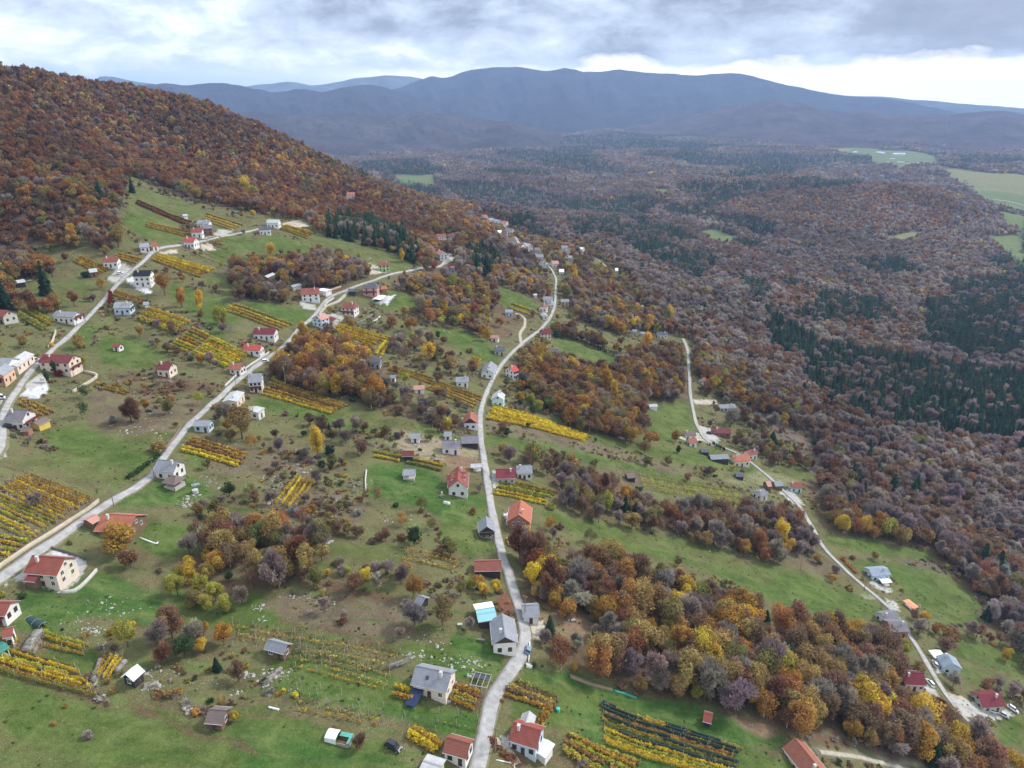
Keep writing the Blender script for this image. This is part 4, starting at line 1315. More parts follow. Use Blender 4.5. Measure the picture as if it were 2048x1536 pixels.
# --- top road and the slope above it
H_(206,514,237,513,7,3.6,2.6,'red','white','house','white walled house with a plain red roof above the top road','red roof house above the top road')
H_(176,538,193,536,5,3,1.8,'lightgrey','brown','hut','small brown and white hut with a pale roof just below the dark round conifer','small pale roofed hut')
H_(27,561,48,558,6,2.4,1.2,'lightgrey','dark','shed','low dark shed with a pale grey roof alone at the foot of the wooded hill','lone dark shed below the hill',chim=0,wins=0)
H_(276,487,297,485,6.5,3.2,2.2,'grey','white','house','white gabled house with a grey roof at the bend of the top road','grey roofed house on the bend',lev=1)
H_(299,486,312,484,6,3,2.0,'red','beige','cottage','small red roofed cottage built against the grey roofed house on the bend','red cottage on the bend')
H_(370,474,392,474.5,8,4.2,2.8,'brightred','white','house','white house with the brightest red roof, standing at the top road where it turns','bright red roofed house',wins=3)
H_(382,456,405,455.5,7,4,2.6,'red','white','house','white gabled house with a red roof right behind the bright red roofed one','second red roof on the top road')
H_(402,450,425,449,7.5,4.6,2.4,'purplegrey','brown','house','tall brown walled house with a grey roof in the upper group','brown walled house of the group')
H_(395,440,420,440,7,3.6,2.4,'grey','white','house','white house with a grey roof, highest of the upper group of four','highest grey roof of the upper group')
H_(364,429,374,428,4,2.4,1,'lightgrey','white','shed','tiny pale shed on the grass above the dark red vine rows','tiny pale shed above the red vines',chim=0,wins=0)
H_(268,541,303,540,9,6.4,2.6,'black','white','house','tall modern white house with a black roof below the top road','black roofed modern house',wins=3,old=.1,bal=0)
H_(229,604,263,603,8,3.6,2.6,'grey','paleblue','house','pale walled house with a grey roof and a walled terrace below the top road','grey roofed house with a terrace',bal=3)
H_(286,604,298,603,4.5,2.3,1.3,'grey','wood','pavilion','little open timber pavilion with a grey roof beside the terrace house','little timber pavilion')
H_(112,622,155,624,7.5,3.6,1.8,'slate','white','house','long white house with a slate grey roof above the top road, gable facing it','long white house above the top road',bal=1)
H_(-6,618,18,621,8,3.8,2.4,'red','stone','house','red roofed house half hidden by crimson bushes at the edge of the wooded slope','red roof among crimson bushes')
H_(227,686,242,687,4,2.2,1.4,'red','white','hut','tiny white hut with a red roof alone in the meadow','tiny red roofed hut')
H_(86,708,148,710,9,5.4,2.4,'darkred','cream','house','big house with a long dark red roof and a red balcony beside the top road','long dark red roof by the top road',bal=1,wins=4)
H_(14,727,50,702,7.5,3,1.8,'lightgrey','cream','house','cream house with a long pale grey roof lying along the top road','cream house with the pale roof')
H_(-14,716,26,716,9,4,2.0,'grey','white','barn','wide low barn with a plain grey roof behind the orange house','wide grey barn roof',wins=0)
H_(-14,744,10,727,7,4.2,2.0,'grey','orange','house','orange walled house with dark red balconies and a grey roof by the top road','orange house with red balconies',bal=1)
H_(18,819,56,820,8,4.4,2.6,'purplegrey','white','house','white house with a dark purple grey roof at the lower end of the top road','purple grey roof by the top road',bal=1,wins=3)
H_(65,845,90,833,5,2.6,1.0,'brown','yellow','shed','flat roofed brown shed with a yellow boarded side','yellow sided shed',wins=0)
H_(44,854,61,853,4,2.3,.9,'brown','brick','shed','small brown shed with a brick front in front of the yellow sided one','small brick fronted shed',wins=0)
H_(318,724,345,725,7.5,3.8,2.4,'darkred','beige','house','dark red roofed cottage with a beige terrace in the stony meadow','dark red cottage in the stony meadow')
# --- upper road
H_(462,725,486,727,6,3,2.4,'orange','white','house','small white house with an orange red roof above the upper road','orange red roof above the upper road')
H_(488,689,524,690,6.5,3.2,2.0,'brightred','white','house','white house with a broad red roof at the lower end of the yellow vineyard','broad red roof below the yellow vines',wins=3)
H_(508,656,552,656,8,3.6,2.4,'maroon','white','house','low white house with a maroon roof behind the broad red roof','maroon roofed house')
H_(483,682,491,683,3,2,1,'red','wood','shed','tiny red roofed shed at the corner of the yellow vineyard','tiny red shed by the vines',wins=0)
H_(496,748,524,746,9,5.2,3.0,'slate','white','house','white house with a slate roof and a dark red balcony beside the upper road','slate roofed white house',bal=2,wins=3,frame=M_FRAME_B)
H_(458,800,474,781,7,3.4,.9,'lightgrey','cream','house','flat pale roofed house at the upper road, half behind an ochre tree','flat pale roofed house',wins=2,mono=False)
H_(500,822,514,812,8,3.4,.5,'lightgrey','white','shed','flat terrace building with a pale concrete deck below the flat roofed house','pale concrete terrace building')
H_(389,840,422,840,5.5,3,1.5,'grey','paleblue','shed','pale blue shed with a grey roof right beside the upper road','pale blue roadside shed',wins=2)
H_(317,919,357,922,7.5,3.6,2.6,'slate','white','house','white house with a slate roof pressed against the upper road','slate roof by the bend of the upper road')
H_(341,951,351,953,6,2.5,1.6,'brown','wood','pavilion','open timber pavilion with a dark brown hipped roof','brown hipped pavilion',hip=.6)
H_(204,1027,272,1031,10.5,2.6,3.0,'orange','wood','house','big dark walled house with a wide orange red roof behind the amber tree','wide orange red roof',hip=0.0,wins=3)  # walls dark brown on every side
H_(172,1040,192,1029,5,2.6,.8,'pink','wood','shed','pinkish lean-to shed at the side of the wide orange red roof','pinkish lean-to',wins=0)
H_(64,1111,130,1116,8.5,4.5,2.8,'red','beige','house','beige house with a dark red tiled roof on a paved yard by the upper road','beige house on the paved yard',wins=3,bal=0)
H_(57,1148,80,1150,4.5,2.6,.6,'darkred','darkred' if False else 'brown','garage','small dark red garage in front of the beige house','dark red garage',wins=0)
H_(-30,1204,22,1205,6,2.8,1.8,'red','white','house','red roofed house with a white balcony at the foot of the paved yard','red roof with the white balcony',bal=2)
H_(5,1259,26,1254,4,3.2,1.2,'red','white','cottage','narrow white cottage with a small red roof beside a round yellow bush','narrow white cottage')
H_(-12,1296,9,1284,4.5,2.4,.7,'green','green','shelter','green sheeted shelter at the upper end of the near vine rows','green sheeted shelter')
H_(251,1349,275,1328,3.8,2.6,1.5,'white','dark','hut','dark timber hut with a gleaming white metal roof on a stone base','gleaming white roofed hut',old=.05)
H_(417,1418,452,1421,5,2.5,1.6,'brown','wood','hut','brown tiled hut hidden between ochre trees in the near meadow','brown hut among ochre trees')
# --- upper-middle group and the hillside behind
H_(690,385,711,384,8,4.4,2.8,'orange','white','house','lone red roofed house high in the autumn wood','lone house high in the wood')
H_(534,439,559,439,8,4,2.2,'palegreen','white','house','white house with a pale green grey roof at the end of the top road','pale green roof at the road end')
H_(517,453,541,452,7,4.2,2.2,'darkgrey','white','house','white house with a dark grey roof just below the pale green roof','dark grey roof at the road end')
H_(529,552,545,545,4.5,2.2,1.1,'lightgrey','wood','shed','small shed with a pale tilted roof at the edge of the brown thicket','small shed by the brown thicket',wins=0)
H_(581,571,599,566,4.5,2.2,1.1,'grey','stone','shed','small grey roofed shed above the big brown red house','small grey shed above the brown red roof',wins=0)
H_(601,577,638,575,10,4.6,3.2,'brownred','white','house','big white house with a mottled brown red roof at the fork of the upper road','mottled brown red roof',wins=3)
H_(640,577,658,580,6,3,.4,'white','white','garage','flat white roofed garage behind the mottled brown red house','flat white garage',wins=0)
H_(755,524,779,523,8,4.6,2.4,'brownred','green','house','lime green house with a red roof below the dark pines','lime green house')
H_(732,566,750,566,9,5.4,2.6,'darkgrey','pink','house','pink walled house with a dark grey hipped roof','pink house',hip=.5,wins=2,bal=2)
H_(697,577,712,577,6,2.6,1.4,'darkgrey','dark','garage','dark garage with a charcoal roof at the upper road','dark charcoal garage',wins=0)
H_(761,573,773,572,5,2.6,1.6,'orange','brick','shed','small brick shed with an orange roof behind the pink house','small orange roofed shed',wins=0)
H_(752,598,765,590,6,2.8,.4,'white','white','shelter','white open carport with a flat roof in front of the pink house','flat white carport')
H_(689,604,709,605,9,5.0,3.0,'brownred','white','house','white house with a brown red hipped roof and a pillared balcony','hipped brown red roof',hip=.3,wins=3,bal=2)
H_(632,631,649,625,8,4.8,2.6,'pink','paleblue','house','pale blue gabled house with a pinkish roof by the gravel drive','pale blue gabled house',wins=2)
H_(655,632,672,638,6,3,1.0,'darkred','wood','shelter','dark red roofed carport beside the pale blue gabled house','dark red carport')
H_(740,716,762,716,6.5,3.6,1.6,'darkgrey','grey','shed','grey walled shed with a charcoal roof at the corner of the stone wall','charcoal roofed shed')
H_(781,750,792,750,4,2.4,1.2,'slate','white','hut','small white hut with a slate roof among leafless bushes','small white hut in the scrub')
H_(878,499,888,503,8,4.6,3,'pink','white','house','white gabled house with a pink roof at the end of the upper road','pink roofed gabled house',wins=2)
H_(870,469,890,467,8,3.4,2.2,'brownred','white','house','low brown red roofed house half hidden in the wood above the road end','brown red roof hidden in the wood')
H_(893,468,909,466,7,3.2,2.2,'darkred','stone','house','dark red roofed house beside the hidden brown red one','dark red roof hidden in the wood')
H_(899,532,908,531,5,3.4,1.6,'red','blue','hut','little blue hut with a red roof under tall dark pines','little blue hut')
H_(1010,619,1026,619,6,3,1.6,'bluegrey','paleblue','cottage','pale blue cottage with a blue grey roof near the winding track','pale blue cottage')
H_(982,670,998,671,5,2.6,1.5,'pink','white','hut','small pinkish roofed hut on the grassy slope','small pinkish hut')
H_(988,693,1010,693,7,3.4,1.8,'darkgrey','stone','house','stone house with a charcoal roof just above the central road','charcoal roof above the central road')
H_(974,738,982,722,8,3.6,2.8,'slate','white','house','slate roofed house with its white gable towards the near slope','slate roof with a white gable')
H_(911,754,937,753,7,3.2,1.8,'slate','white','house','grey slate roofed house on the slope above the central road','slate roof on the slope')
H_(827,771,849,770,5,2.6,1.5,'pink','white','cottage','little cottage with a pinkish roof above the orange vines','pinkish cottage above the vines')
# --- far end of the central road
for a in [
 (963,430,973,429,'orange','white','orange roofed house, farthest of the far hamlet'),
 (976,437,986,436,'grey','white','grey roofed house second from the far end of the hamlet'),
 (988,440,1000,440,'slate','white','slate roofed house in the row of the far hamlet'),
 (1003,441,1015,442,'orange','white','orange roofed house in the middle of the far hamlet'),
 (1009,456,1026,457,'purplegrey','white','wide purple grey roofed house of the far hamlet'),
 (994,461,1002,460,'white','white','small white house on the uphill side of the far hamlet'),
 (1017,476,1031,476,'brown','white','brown roofed house at the near end of the far hamlet'),
 (1037,486,1047,487,'red','white','red roofed house where the far hamlet begins'),
 (1048,485,1062,488,'lightgrey','white','pale grey roofed house beside the red roof of the hamlet'),
 (1069,495,1080,495,'purplegrey','stone','purple grey roofed stone house in the row behind the teal gable'),
 (1071,509,1087,509,'slate','stone','slate roofed barn just behind the teal gable'),
 (1118,538,1128,538,'white','white','low white roofed shed where the central road leaves the hamlet'),
 (1122,491,1135,491,'slate','white','slate roofed house alone on the green spur'),
 (1128,484,1139,484,'red','brick','red roofed house at the wood edge of the green spur'),
 (1141,488,1150,489,'rust','brick','rust roofed shed right beside the red roof on the spur'),
 (1160,494,1168,495,'white','white','small white shed at the far edge of the green spur'),
 (1136,511,1144,511,'grey','stone','grey roofed shed in the middle of the green spur'),
 (1230,536,1236,536,'white','white','tiny white hut at the end of the gravel track in the wood'),
]:
    H_(a[0], a[1], a[2], a[3], 9, 3.8, 2.4, a[4], a[5], 'shed' if 'shed' in a[6] else ('barn' if 'barn' in a[6] else ('hut' if 'hut' in a[6] else 'house')), a[6], ' '.join(a[6].split()[:4]), chim=0)
H_(1083,514,1086,521,9,5,3.6,'red','aqua','house','steep red roofed house with a teal gable where the hamlet meets the road','teal gable house',wins=2,Lm=9)
H_(1102,522,1116,521,9,4.4,2.8,'pink','white','house','white house with a pinkish roof beside the teal gable','pinkish roof beside the teal gable')
H_(1086,593,1105,593,7,3.4,2.0,'slate','white','barn','grey slate barn beside the central road below the orange tree','slate barn by the orange tree',wins=2)
H_(1101,606,1103,598,6,3.4,2.2,'slate','white','house','narrow white gable right against the central road','narrow white gable on the road',Lm=7)
H_(1084,612,1090,603,7,3.8,2.4,'brownred','white','house','white gabled house with a brown red roof below the slate barn','white gable below the slate barn',Lm=8)
H_(1086,624,1092,630,5,2.8,1.6,'lightgrey','white','cottage','little pale roofed cottage below the brown red gable','little pale roofed cottage')
H_(1121,598,1138,598,6.5,3.2,1.8,'slate','orange','shed','slate roofed shed with an orange side downhill of the central road','slate shed downhill of the road',wins=2)
H_(1066,588,1073,587,4,2.4,1,'lightgrey','stone','shed','tiny pale shed at the edge of the small green field','tiny pale shed by the green field',wins=0,chim=0)
H_(1084,657,1099,657,8.5,4.6,2.8,'maroon','cream','house','cream house with a maroon hipped roof right on the central road','maroon hipped roof on the road',hip=.35,wins=3)
H_(1099,697,1115,697,6,2.8,1.5,'darkgrey','brown','shed','brown shed with a charcoal roof at the end of the little vineyard','charcoal roofed brown shed')
H_(1268,605,1277,604,6,3,1.6,'red','white','hut','small red roofed hut on the narrow clearing in the wood','small red hut in the clearing')
H_(1282,610,1288,610,4,2.4,1,'lightgrey','stone','shed','tiny grey shed beside the small red hut of the clearing','tiny shed in the clearing',wins=0,chim=0)
H_(1313,664,1335,664,7,3.4,1.8,'darkgrey','white','house','white house with a dark roof at the upper end of the lower road','white house at the lower road head',wins=3)
H_(1264,659,1274,659,5,2.6,1.2,'slate','stone','shed','grey shed uphill of the white house, farther from the road','grey shed uphill',wins=0,chim=0)
H_(1282,663,1290,664,5,2.6,1.2,'bluegrey','stone','shed','blue grey shed between the other sheds and the white house','blue grey shed',wins=0,chim=0)
H_(1402,757,1410,754,5,3,1.8,'red','white','hut','little red roofed hut just downhill of the lower road','little red hut by the lower road')
H_(1297,809,1314,808,5,2.6,.9,'lightgrey','white','shed','pale metal roofed shed at the meadow edge by the wood','pale metal roofed shed',wins=0)
# --- along the central road
H_(1018,733,1030,729,8,5,2.8,'brightred','white','house','white house with a bright red roof and many windows by the central road','bright red roof by the central road',wins=3)
H_(995,791,998,781,7,4.4,2.4,'lightgrey','aqua','house','aqua gabled house with a light grey roof at the central road','aqua gabled house',Lm=8,wins=2)
H_(940,838,942,820,7,3.6,2.8,'rust','white','cottage','white gabled cottage with a rust brown roof above the central road','rust roofed cottage',Lm=9,gw='dark')
H_(883,881,921,880,6.5,3.6,2.0,'purplegrey','white','house','long white house with a purple grey roof beside the central road','long purple grey roof',wins=2)
H_(922,872,957,871,7,3.0,2.0,'purplegrey','dark','barn','dark barn with a purple grey roof touching the central road','dark barn on the road',wins=0,chim=0)
H_(888,863,904,863,5,2.4,1.2,'slate','white','shed','small slate roofed shed above the long purple grey roof','small slate shed',chim=0)
H_(821,866,841,866,5.5,2.6,1.3,'slate','white','shed','white shed with a grey roof at the edge of the stone field','white shed by the stone field',chim=0)
H_(805,902,828,902,4.5,2.4,1.4,'darkred','dark','hut','dark hut with a brown red roof in the yellow shrubs','dark hut in yellow shrubs',chim=0,wins=0)
H_(806,938,831,938,5.5,2.5,1.5,'grey','white','pavilion','open pavilion with a grey roof on the lush lawn','grey pavilion on the lawn')
H_(915,962,918,930,8,4.4,3.4,'red','white','house','white gabled house with a steep red roof and dormers on the lush lawn','red roofed house with dormers',extra=ex_dormers,wins=3,Lm=12)
H_(893,951,913,949,7,3.2,1.9,'red','white','cottage','low side wing with a red roof on the lawn side of the dormer house','low red side wing',chim=0,wins=2)
H_(941,930,964,929,3.5,2.2,.4,'lightgrey','wood','shelter','flat log store with a grey roof beside the central road','flat log store')
H_(991,938,1031,937,9,3.2,2.2,'maroon','stone','house','broad house with a maroon brown roof downhill of the central road','broad maroon brown roof',wins=3)
H_(1032,931,1064,930,7,3.4,2.0,'slate','white','house','white house with a grey slate roof joined to the maroon brown one','slate roof beside the maroon one',wins=3)
H_(1038,1024,1041,1004,9,4.6,3.4,'orange','brick','house','unplastered brick house with an orange roof above the wood','unplastered brick house',Lm=11,wins=2)
H_(974,1054,972,1031,6,3.4,2.4,'slate','grey','hut','grey timber hut on stilts with a dark gable by the central road','grey hut on stilts',Lm=7,gw='dark',bal=3)
H_(948,1122,1003,1121,6,2.8,1.8,'brownred','dark','barn','long low barn with a brick red roof beside the central road','long brick red barn roof',wins=0)
H_(836,1190,851,1196,4,2.3,1.3,'slate','dark','hut','small dark hut with a slate roof behind the leafless mauve tree','small dark hut behind the mauve tree',wins=0,chim=0)
H_(1010,1274,1004,1226,7,4.0,2.4,'slate','white','house','white gabled farmhouse with patched slate roofs at the bend of the central road','patched slate farmhouse',Lm=None,gw='dark',wins=2)
H_(951,1220,989,1214,8,3,1.1,'cyan','dark','barn','barn roofed with turquoise and white plastic sheets beside the slate farmhouse','turquoise sheeted barn',wins=0,chim=0,roof2='white')
H_(1043,1211,1078,1209,6,3,1.8,'slate','white','shed','small white barn with a grey roof across the road from the farmhouse','small barn across from the farmhouse',chim=0)
H_(831,1331,903,1346,7.5,3.4,2.6,'slate','beige','house','big slate roofed house with a white chimney above the dark blue tarpaulin','big slate roofed near house',extra=ex_solar,bal=0)
H_(535,1278,575,1289,4,2.6,1.5,'slate','wood','hut','timber hut with a grey slate roof at the head of the brown vine rows','slate hut above the vine rows')
H_(893,1474,941,1487,5.6,3,1.8,'brownred','white','cottage','white cottage with a faded red tiled roof by the lower end of the central road','faded red tiled cottage',wins=2)
H_(846,1521,884,1533,4.5,2.4,.4,'lightgrey','green','shed','flat roofed green shed just below the faded red tiled cottage','flat green shed',wins=0,chim=0)
H_(1026,1444,1083,1461,7,3.4,2.4,'red','paleblue','house','pale walled house with a dark red tiled roof and a white annex','red tiled house with white annex',wins=3)
H_(1078,1508,1097,1480,3.6,2.6,.3,'white','white','garage','flat white roofed annex at the end of the red tiled house','flat white annex',wins=0)
H_(1051,1447,1059,1421,3.4,2.4,1.3,'lightgrey','wood','hut','narrow grey roofed hut behind the red tiled house','narrow grey hut')
H_(1408,1424,1426,1429,4,2.3,1.4,'red','dark','hut','small dark hut with a red brown roof at the edge of the near wood','small hut at the wood edge',wins=0,chim=0)
H_(1652,1552,1589,1475,7,3.4,2.6,'rust','cream','house','long house with a rust red roof at the lower edge of the near meadow','long rust red roof')
# --- lower road
H_(1424,856,1461,857,8,3.2,2.0,'darkred','brown','house','long low house with a dark red roof and arched windows by the lower road','long dark red roof by the lower road',wins=3)
H_(1368,862,1391,862,7,3,1.8,'brown','white','house','brown roofed house on the uphill side of the lower road','brown roof uphill of the lower road')
H_(1375,877,1392,875,6,3,1.8,'rust','white','cottage','little white cottage with a rust roof beside the pale yard','little cottage by the pale yard')
H_(1437,809,1470,808,7,3,1.8,'slate','stone','house','stone house with a slate roof among leafless trees downhill of the road','stone house with a slate roof')
H_(1419,910,1456,908,6,2.8,1.6,'slate','dark','barn','long dark barn with a slate roof below the row of little cypresses','long slate roofed barn',wins=0,chim=0)
H_(1464,911,1497,908,8,4,2.2,'orange','cream','house','cream house with an orange red roof at the middle of the lower road','cream house with the orange roof',wins=3)
H_(1493,901,1512,898,6,3.6,2,'brownred','white','house','white gabled house with a brown red roof behind the cream one','brown red roof behind the cream house',wins=2)
H_(1470,946,1487,946,5,2.2,1.1,'darkgrey','dark','shed','small dark shed alone in the dry meadow above the lower road','small dark shed in the dry meadow',wins=0,chim=0)
H_(1252,948,1269,946,5,2.3,1.2,'brown','dark','shed','dark old shed at the upper corner of the posted vineyard','dark old shed by the posted vineyard',wins=0,chim=0)
H_(1401,898,1418,898,5,2.2,1.0,'darkgrey','dark','shed','low dark shed uphill of the long slate barn','low dark shed uphill of the barn',wins=0,chim=0)
H_(1514,983,1528,977,7,3,1.8,'purplegrey','white','house','white and grey house with a dark roof beside the lower road','dark roofed house by the lower road')
H_(1531,963,1540,962,6,3,1.8,'pink','wood','shed','pinkish roofed shed where the lower road bends','pinkish shed at the bend',wins=0,chim=0)
H_(1547,963,1564,962,6,2.8,1.6,'slate','wood','barn','slate roofed barn over the lower road bend','slate barn at the bend',wins=0,chim=0)
H_(1578,965,1603,964,6.5,3.2,2.0,'brownred','aqua','house','aqua walled house with a brown red roof below the lower road','aqua walled house',wins=2)
H_(1737,1138,1775,1135,7.5,3.4,1.6,'bluegrey','paleblue','house','pale house with a blue grey roof on the green meadow by the lower road','blue grey roof on the meadow')
H_(1760,1160,1780,1158,4,2.4,.4,'white','wood','shelter','white flat porch roof at the front of the blue grey roofed house','white porch roof')
H_(1762,1227,1792,1222,7,3,2,'purplegrey','white','house','white gabled house with a purple grey roof against the lower road','upper of the paired purple grey roofs',wins=1)
H_(1775,1243,1812,1242,8,3.4,2.2,'purplegrey','brick','house','brick gabled house with a purple grey roof, just below its twin','brick gabled house',wins=2)
H_(1812,1199,1833,1215,3.5,2.2,.3,'brightorange','wood','shelter','shelter with a flat bright orange sheet roof beside the meadow','bright orange shelter')
H_(1869,1299,1882,1315,5,2.4,.3,'cream','white','shelter','pale cream flat carport behind the pale blue house','cream carport')
H_(1894,1305,1908,1328,7.5,3.6,2.2,'bluegrey','paleblue','house','pale blue gabled house with a blue grey roof by the lower road','pale blue house on the lower road',wins=2)
H_(1804,1344,1847,1346,7.5,3.2,2.4,'maroon','cream','house','cream house with a maroon brown roof half behind brown trees','maroon brown roof behind brown trees',wins=3)
H_(1955,1389,2000,1386,8,3.2,2.4,'maroon','stone','house','house with a raspberry red roof beside the cluttered yard','raspberry red roof',wins=2)
# --- far valley
for a in [(1786,306,1810,306,16,11,5,'white','white','church','white castle like church with a tower on the far valley floor','white church'),
          (1754,303,1770,304,14,8,4,'white','white','house','long white manor beside the distant church','long white manor'),
          (1780,316,1790,316,12,5,3,'lightgrey','white','house','pale roofed house nearest below the distant church','pale house below the church'),
          (1796,322,1808,323,12,5,3,'lightgrey','white','house','largest pale house of the distant village','largest house of the distant village'),
          (1812,323,1820,324,12,5,3,'red','white','house','red roofed house of the distant village','red house of the distant village'),
          (1772,323,1779,323,12,5,3,'pink','white','house','pinkish roofed house at the near edge of the distant village','pinkish distant house'),
          (1833,325,1840,325,12,5,3,'lightgrey','white','barn','grey distant barn past the village on the plain','grey distant barn'),
          (2030,460,2038,461,9,4,2.5,'lightgrey','white','shed','pale shed on the field beyond the valley wood','pale shed beyond the wood'),
          (1707,303,1714,303,12,5,3,'white','white','house','single white house at the edge of the distant meadows','single white distant house'),
          (1100,264,1106,264,16,7,4,'white','white','house','white house at the end of the most distant hamlet','white house of the most distant hamlet'),
          (1088,266,1093,266,16,7,4,'white','white','barn','white barn in the middle of the most distant hamlet','distant white barn'),
          (1056,268,1062,268,16,7,4,'white','white','cottage','white cottage at the start of the most distant hamlet','distant white cottage')]:
    H_(*a[:9], a[9], a[10], a[11], chim=0, wins=1, lev=1, over=.2)
# church tower
_ch = [o for o in scene.objects if o.name == 'church'][0]
q = MB(); q.box(13, 20, -4, 4, -2, 24); q.build('tower', wallmat('white'), _ch)
q = MB(); q.V = [(12.5, -4.5, 24), (20.5, -4.5, 24), (20.5, 4.5, 24), (12.5, 4.5, 24), (16.5, 0, 33)]; q.F = [(3, 2, 1, 0), (0, 1, 4), (1, 2, 4), (2, 3, 4), (3, 0, 4)]
q.build('spire', roofmat('roof_slate', RC['slate']), _ch)
# ------------------------------------------------------------------ where nothing may grow
_road_pts = np.concatenate([np.concatenate([W, np.full((len(W), 1), hw)], 1)[::2] for W, hw in ROADLINES])
_rz = Hq(_road_pts[:, 0], _road_pts[:, 1])
_rpx, _rpy, _rd = project(np.stack([_road_pts[:, 0], _road_pts[:, 1], _rz], 1))
_HC = np.array([h[0] for h in HOUSES]); _HR = np.array([h[1] for h in HOUSES])
_hpx, _hpy, _hd = project(_HC)


def free_of(P, R, clear_view=True, road=True):
    """keep the points whose crown (radius R) neither stands on a road or house nor hides one from the surveyed side"""
    ok = np.ones(len(P), bool)
    for i in range(0, len(P), 2000):
        p = P[i:i + 2000]; r = R[i:i + 2000]
        d = np.hypot(p[:, 0:1] - _road_pts[None, :, 0], p[:, 1:2] - _road_pts[None, :, 1])
        ok[i:i + 2000] &= (d > _road_pts[None, :, 2] + 0.8 + 0.55 * r[:, None]).all(1)
        for cx, cy, hl, hw, yaw in FOOT:
            u = (p[:, 0] - cx) * math.cos(yaw) + (p[:, 1] - cy) * math.sin(yaw)
            v = -(p[:, 0] - cx) * math.sin(yaw) + (p[:, 1] - cy) * math.cos(yaw)
            ok[i:i + 2000] &= ~((abs(u) < hl + .8 + .7 * r) & (abs(v) < hw + .8 + .7 * r))
        if clear_view:
            c = p.copy(); c[:, 2] += 1.3 * r
            x, y, dd = project(c)
            rp = r * FPX / dd
            dx = (x[:, None] - _hpx[None]); dy = (y[:, None] - _hpy[None])
            hr_ = _HR[None] * FPX / _hd[None]
            ok[i:i + 2000] &= ~((dd[:, None] < _hd[None] + 2) & (np.hypot(dx, dy * 1.1) < rp[:, None] * .85 + hr_ * .65)).any(1)
            if road:
                dr = np.hypot(x[:, None] - _rpx[None], (y[:, None] - _rpy[None]))
                ok[i:i + 2000] &= ~((dd[:, None] < _rd[None]) & (dr < rp[:, None] * .45)).any(1)
    return ok


# ------------------------------------------------------------------ vineyards
def vine_strip(seed, L, col_h=1.5, dens=13, width=.42, gap=.12, leaf=.17):
    """leaves along a wire from (0,0) to (L,0) in the row's own frame, z filled in later"""
    r = np.random.default_rng(seed)
    n = max(30, int(L * dens))
    x = r.uniform(0, L, n)
    keep = vnoise(x * .35 + seed, x * 0 + seed) > -0.5 + gap
    x = x[keep]; n = len(x)
    lump = vnoise(x * .9 + seed * 3, x * 0 + 4)
    z = r.uniform(.35, col_h, n) * (0.85 + .5 * lump)
    y = r.normal(0, width * .5, n) * (1 + .6 * lump)
    nn = unit(np.stack([r.normal(0, .5, n), r.normal(0, 1, n), r.uniform(.1, 1.3, n)], 1))
    u = unit(np.cross(nn, r.normal(size=(n, 3)))); w = np.cross(nn, u)
    s = (leaf * r.uniform(.6, 1.4, n))[:, None]
    return np.stack([x, y, z], 1), u * s, w * s, np.clip(.62 + .4 * lump + r.normal(0, .2, n), 0, 1)


ORD = ['first', 'second', 'third', 'fourth', 'fifth', 'sixth', 'seventh', 'eighth', 'ninth', 'tenth', 'eleventh', 'twelfth', 'thirteenth', 'fourteenth', 'fifteenth', 'sixteenth', 'seventeenth', 'eighteenth', 'nineteenth', 'twentieth']
def post_mesh(h):
    q = MB(); q.box(-.055, .055, -.055, .055, -.4, h); me = q.mesh('post'); me.materials.append(M_WOODPOST); return me
POSTS = [post_mesh(1.9), post_mesh(2.15)]
VROWS = []


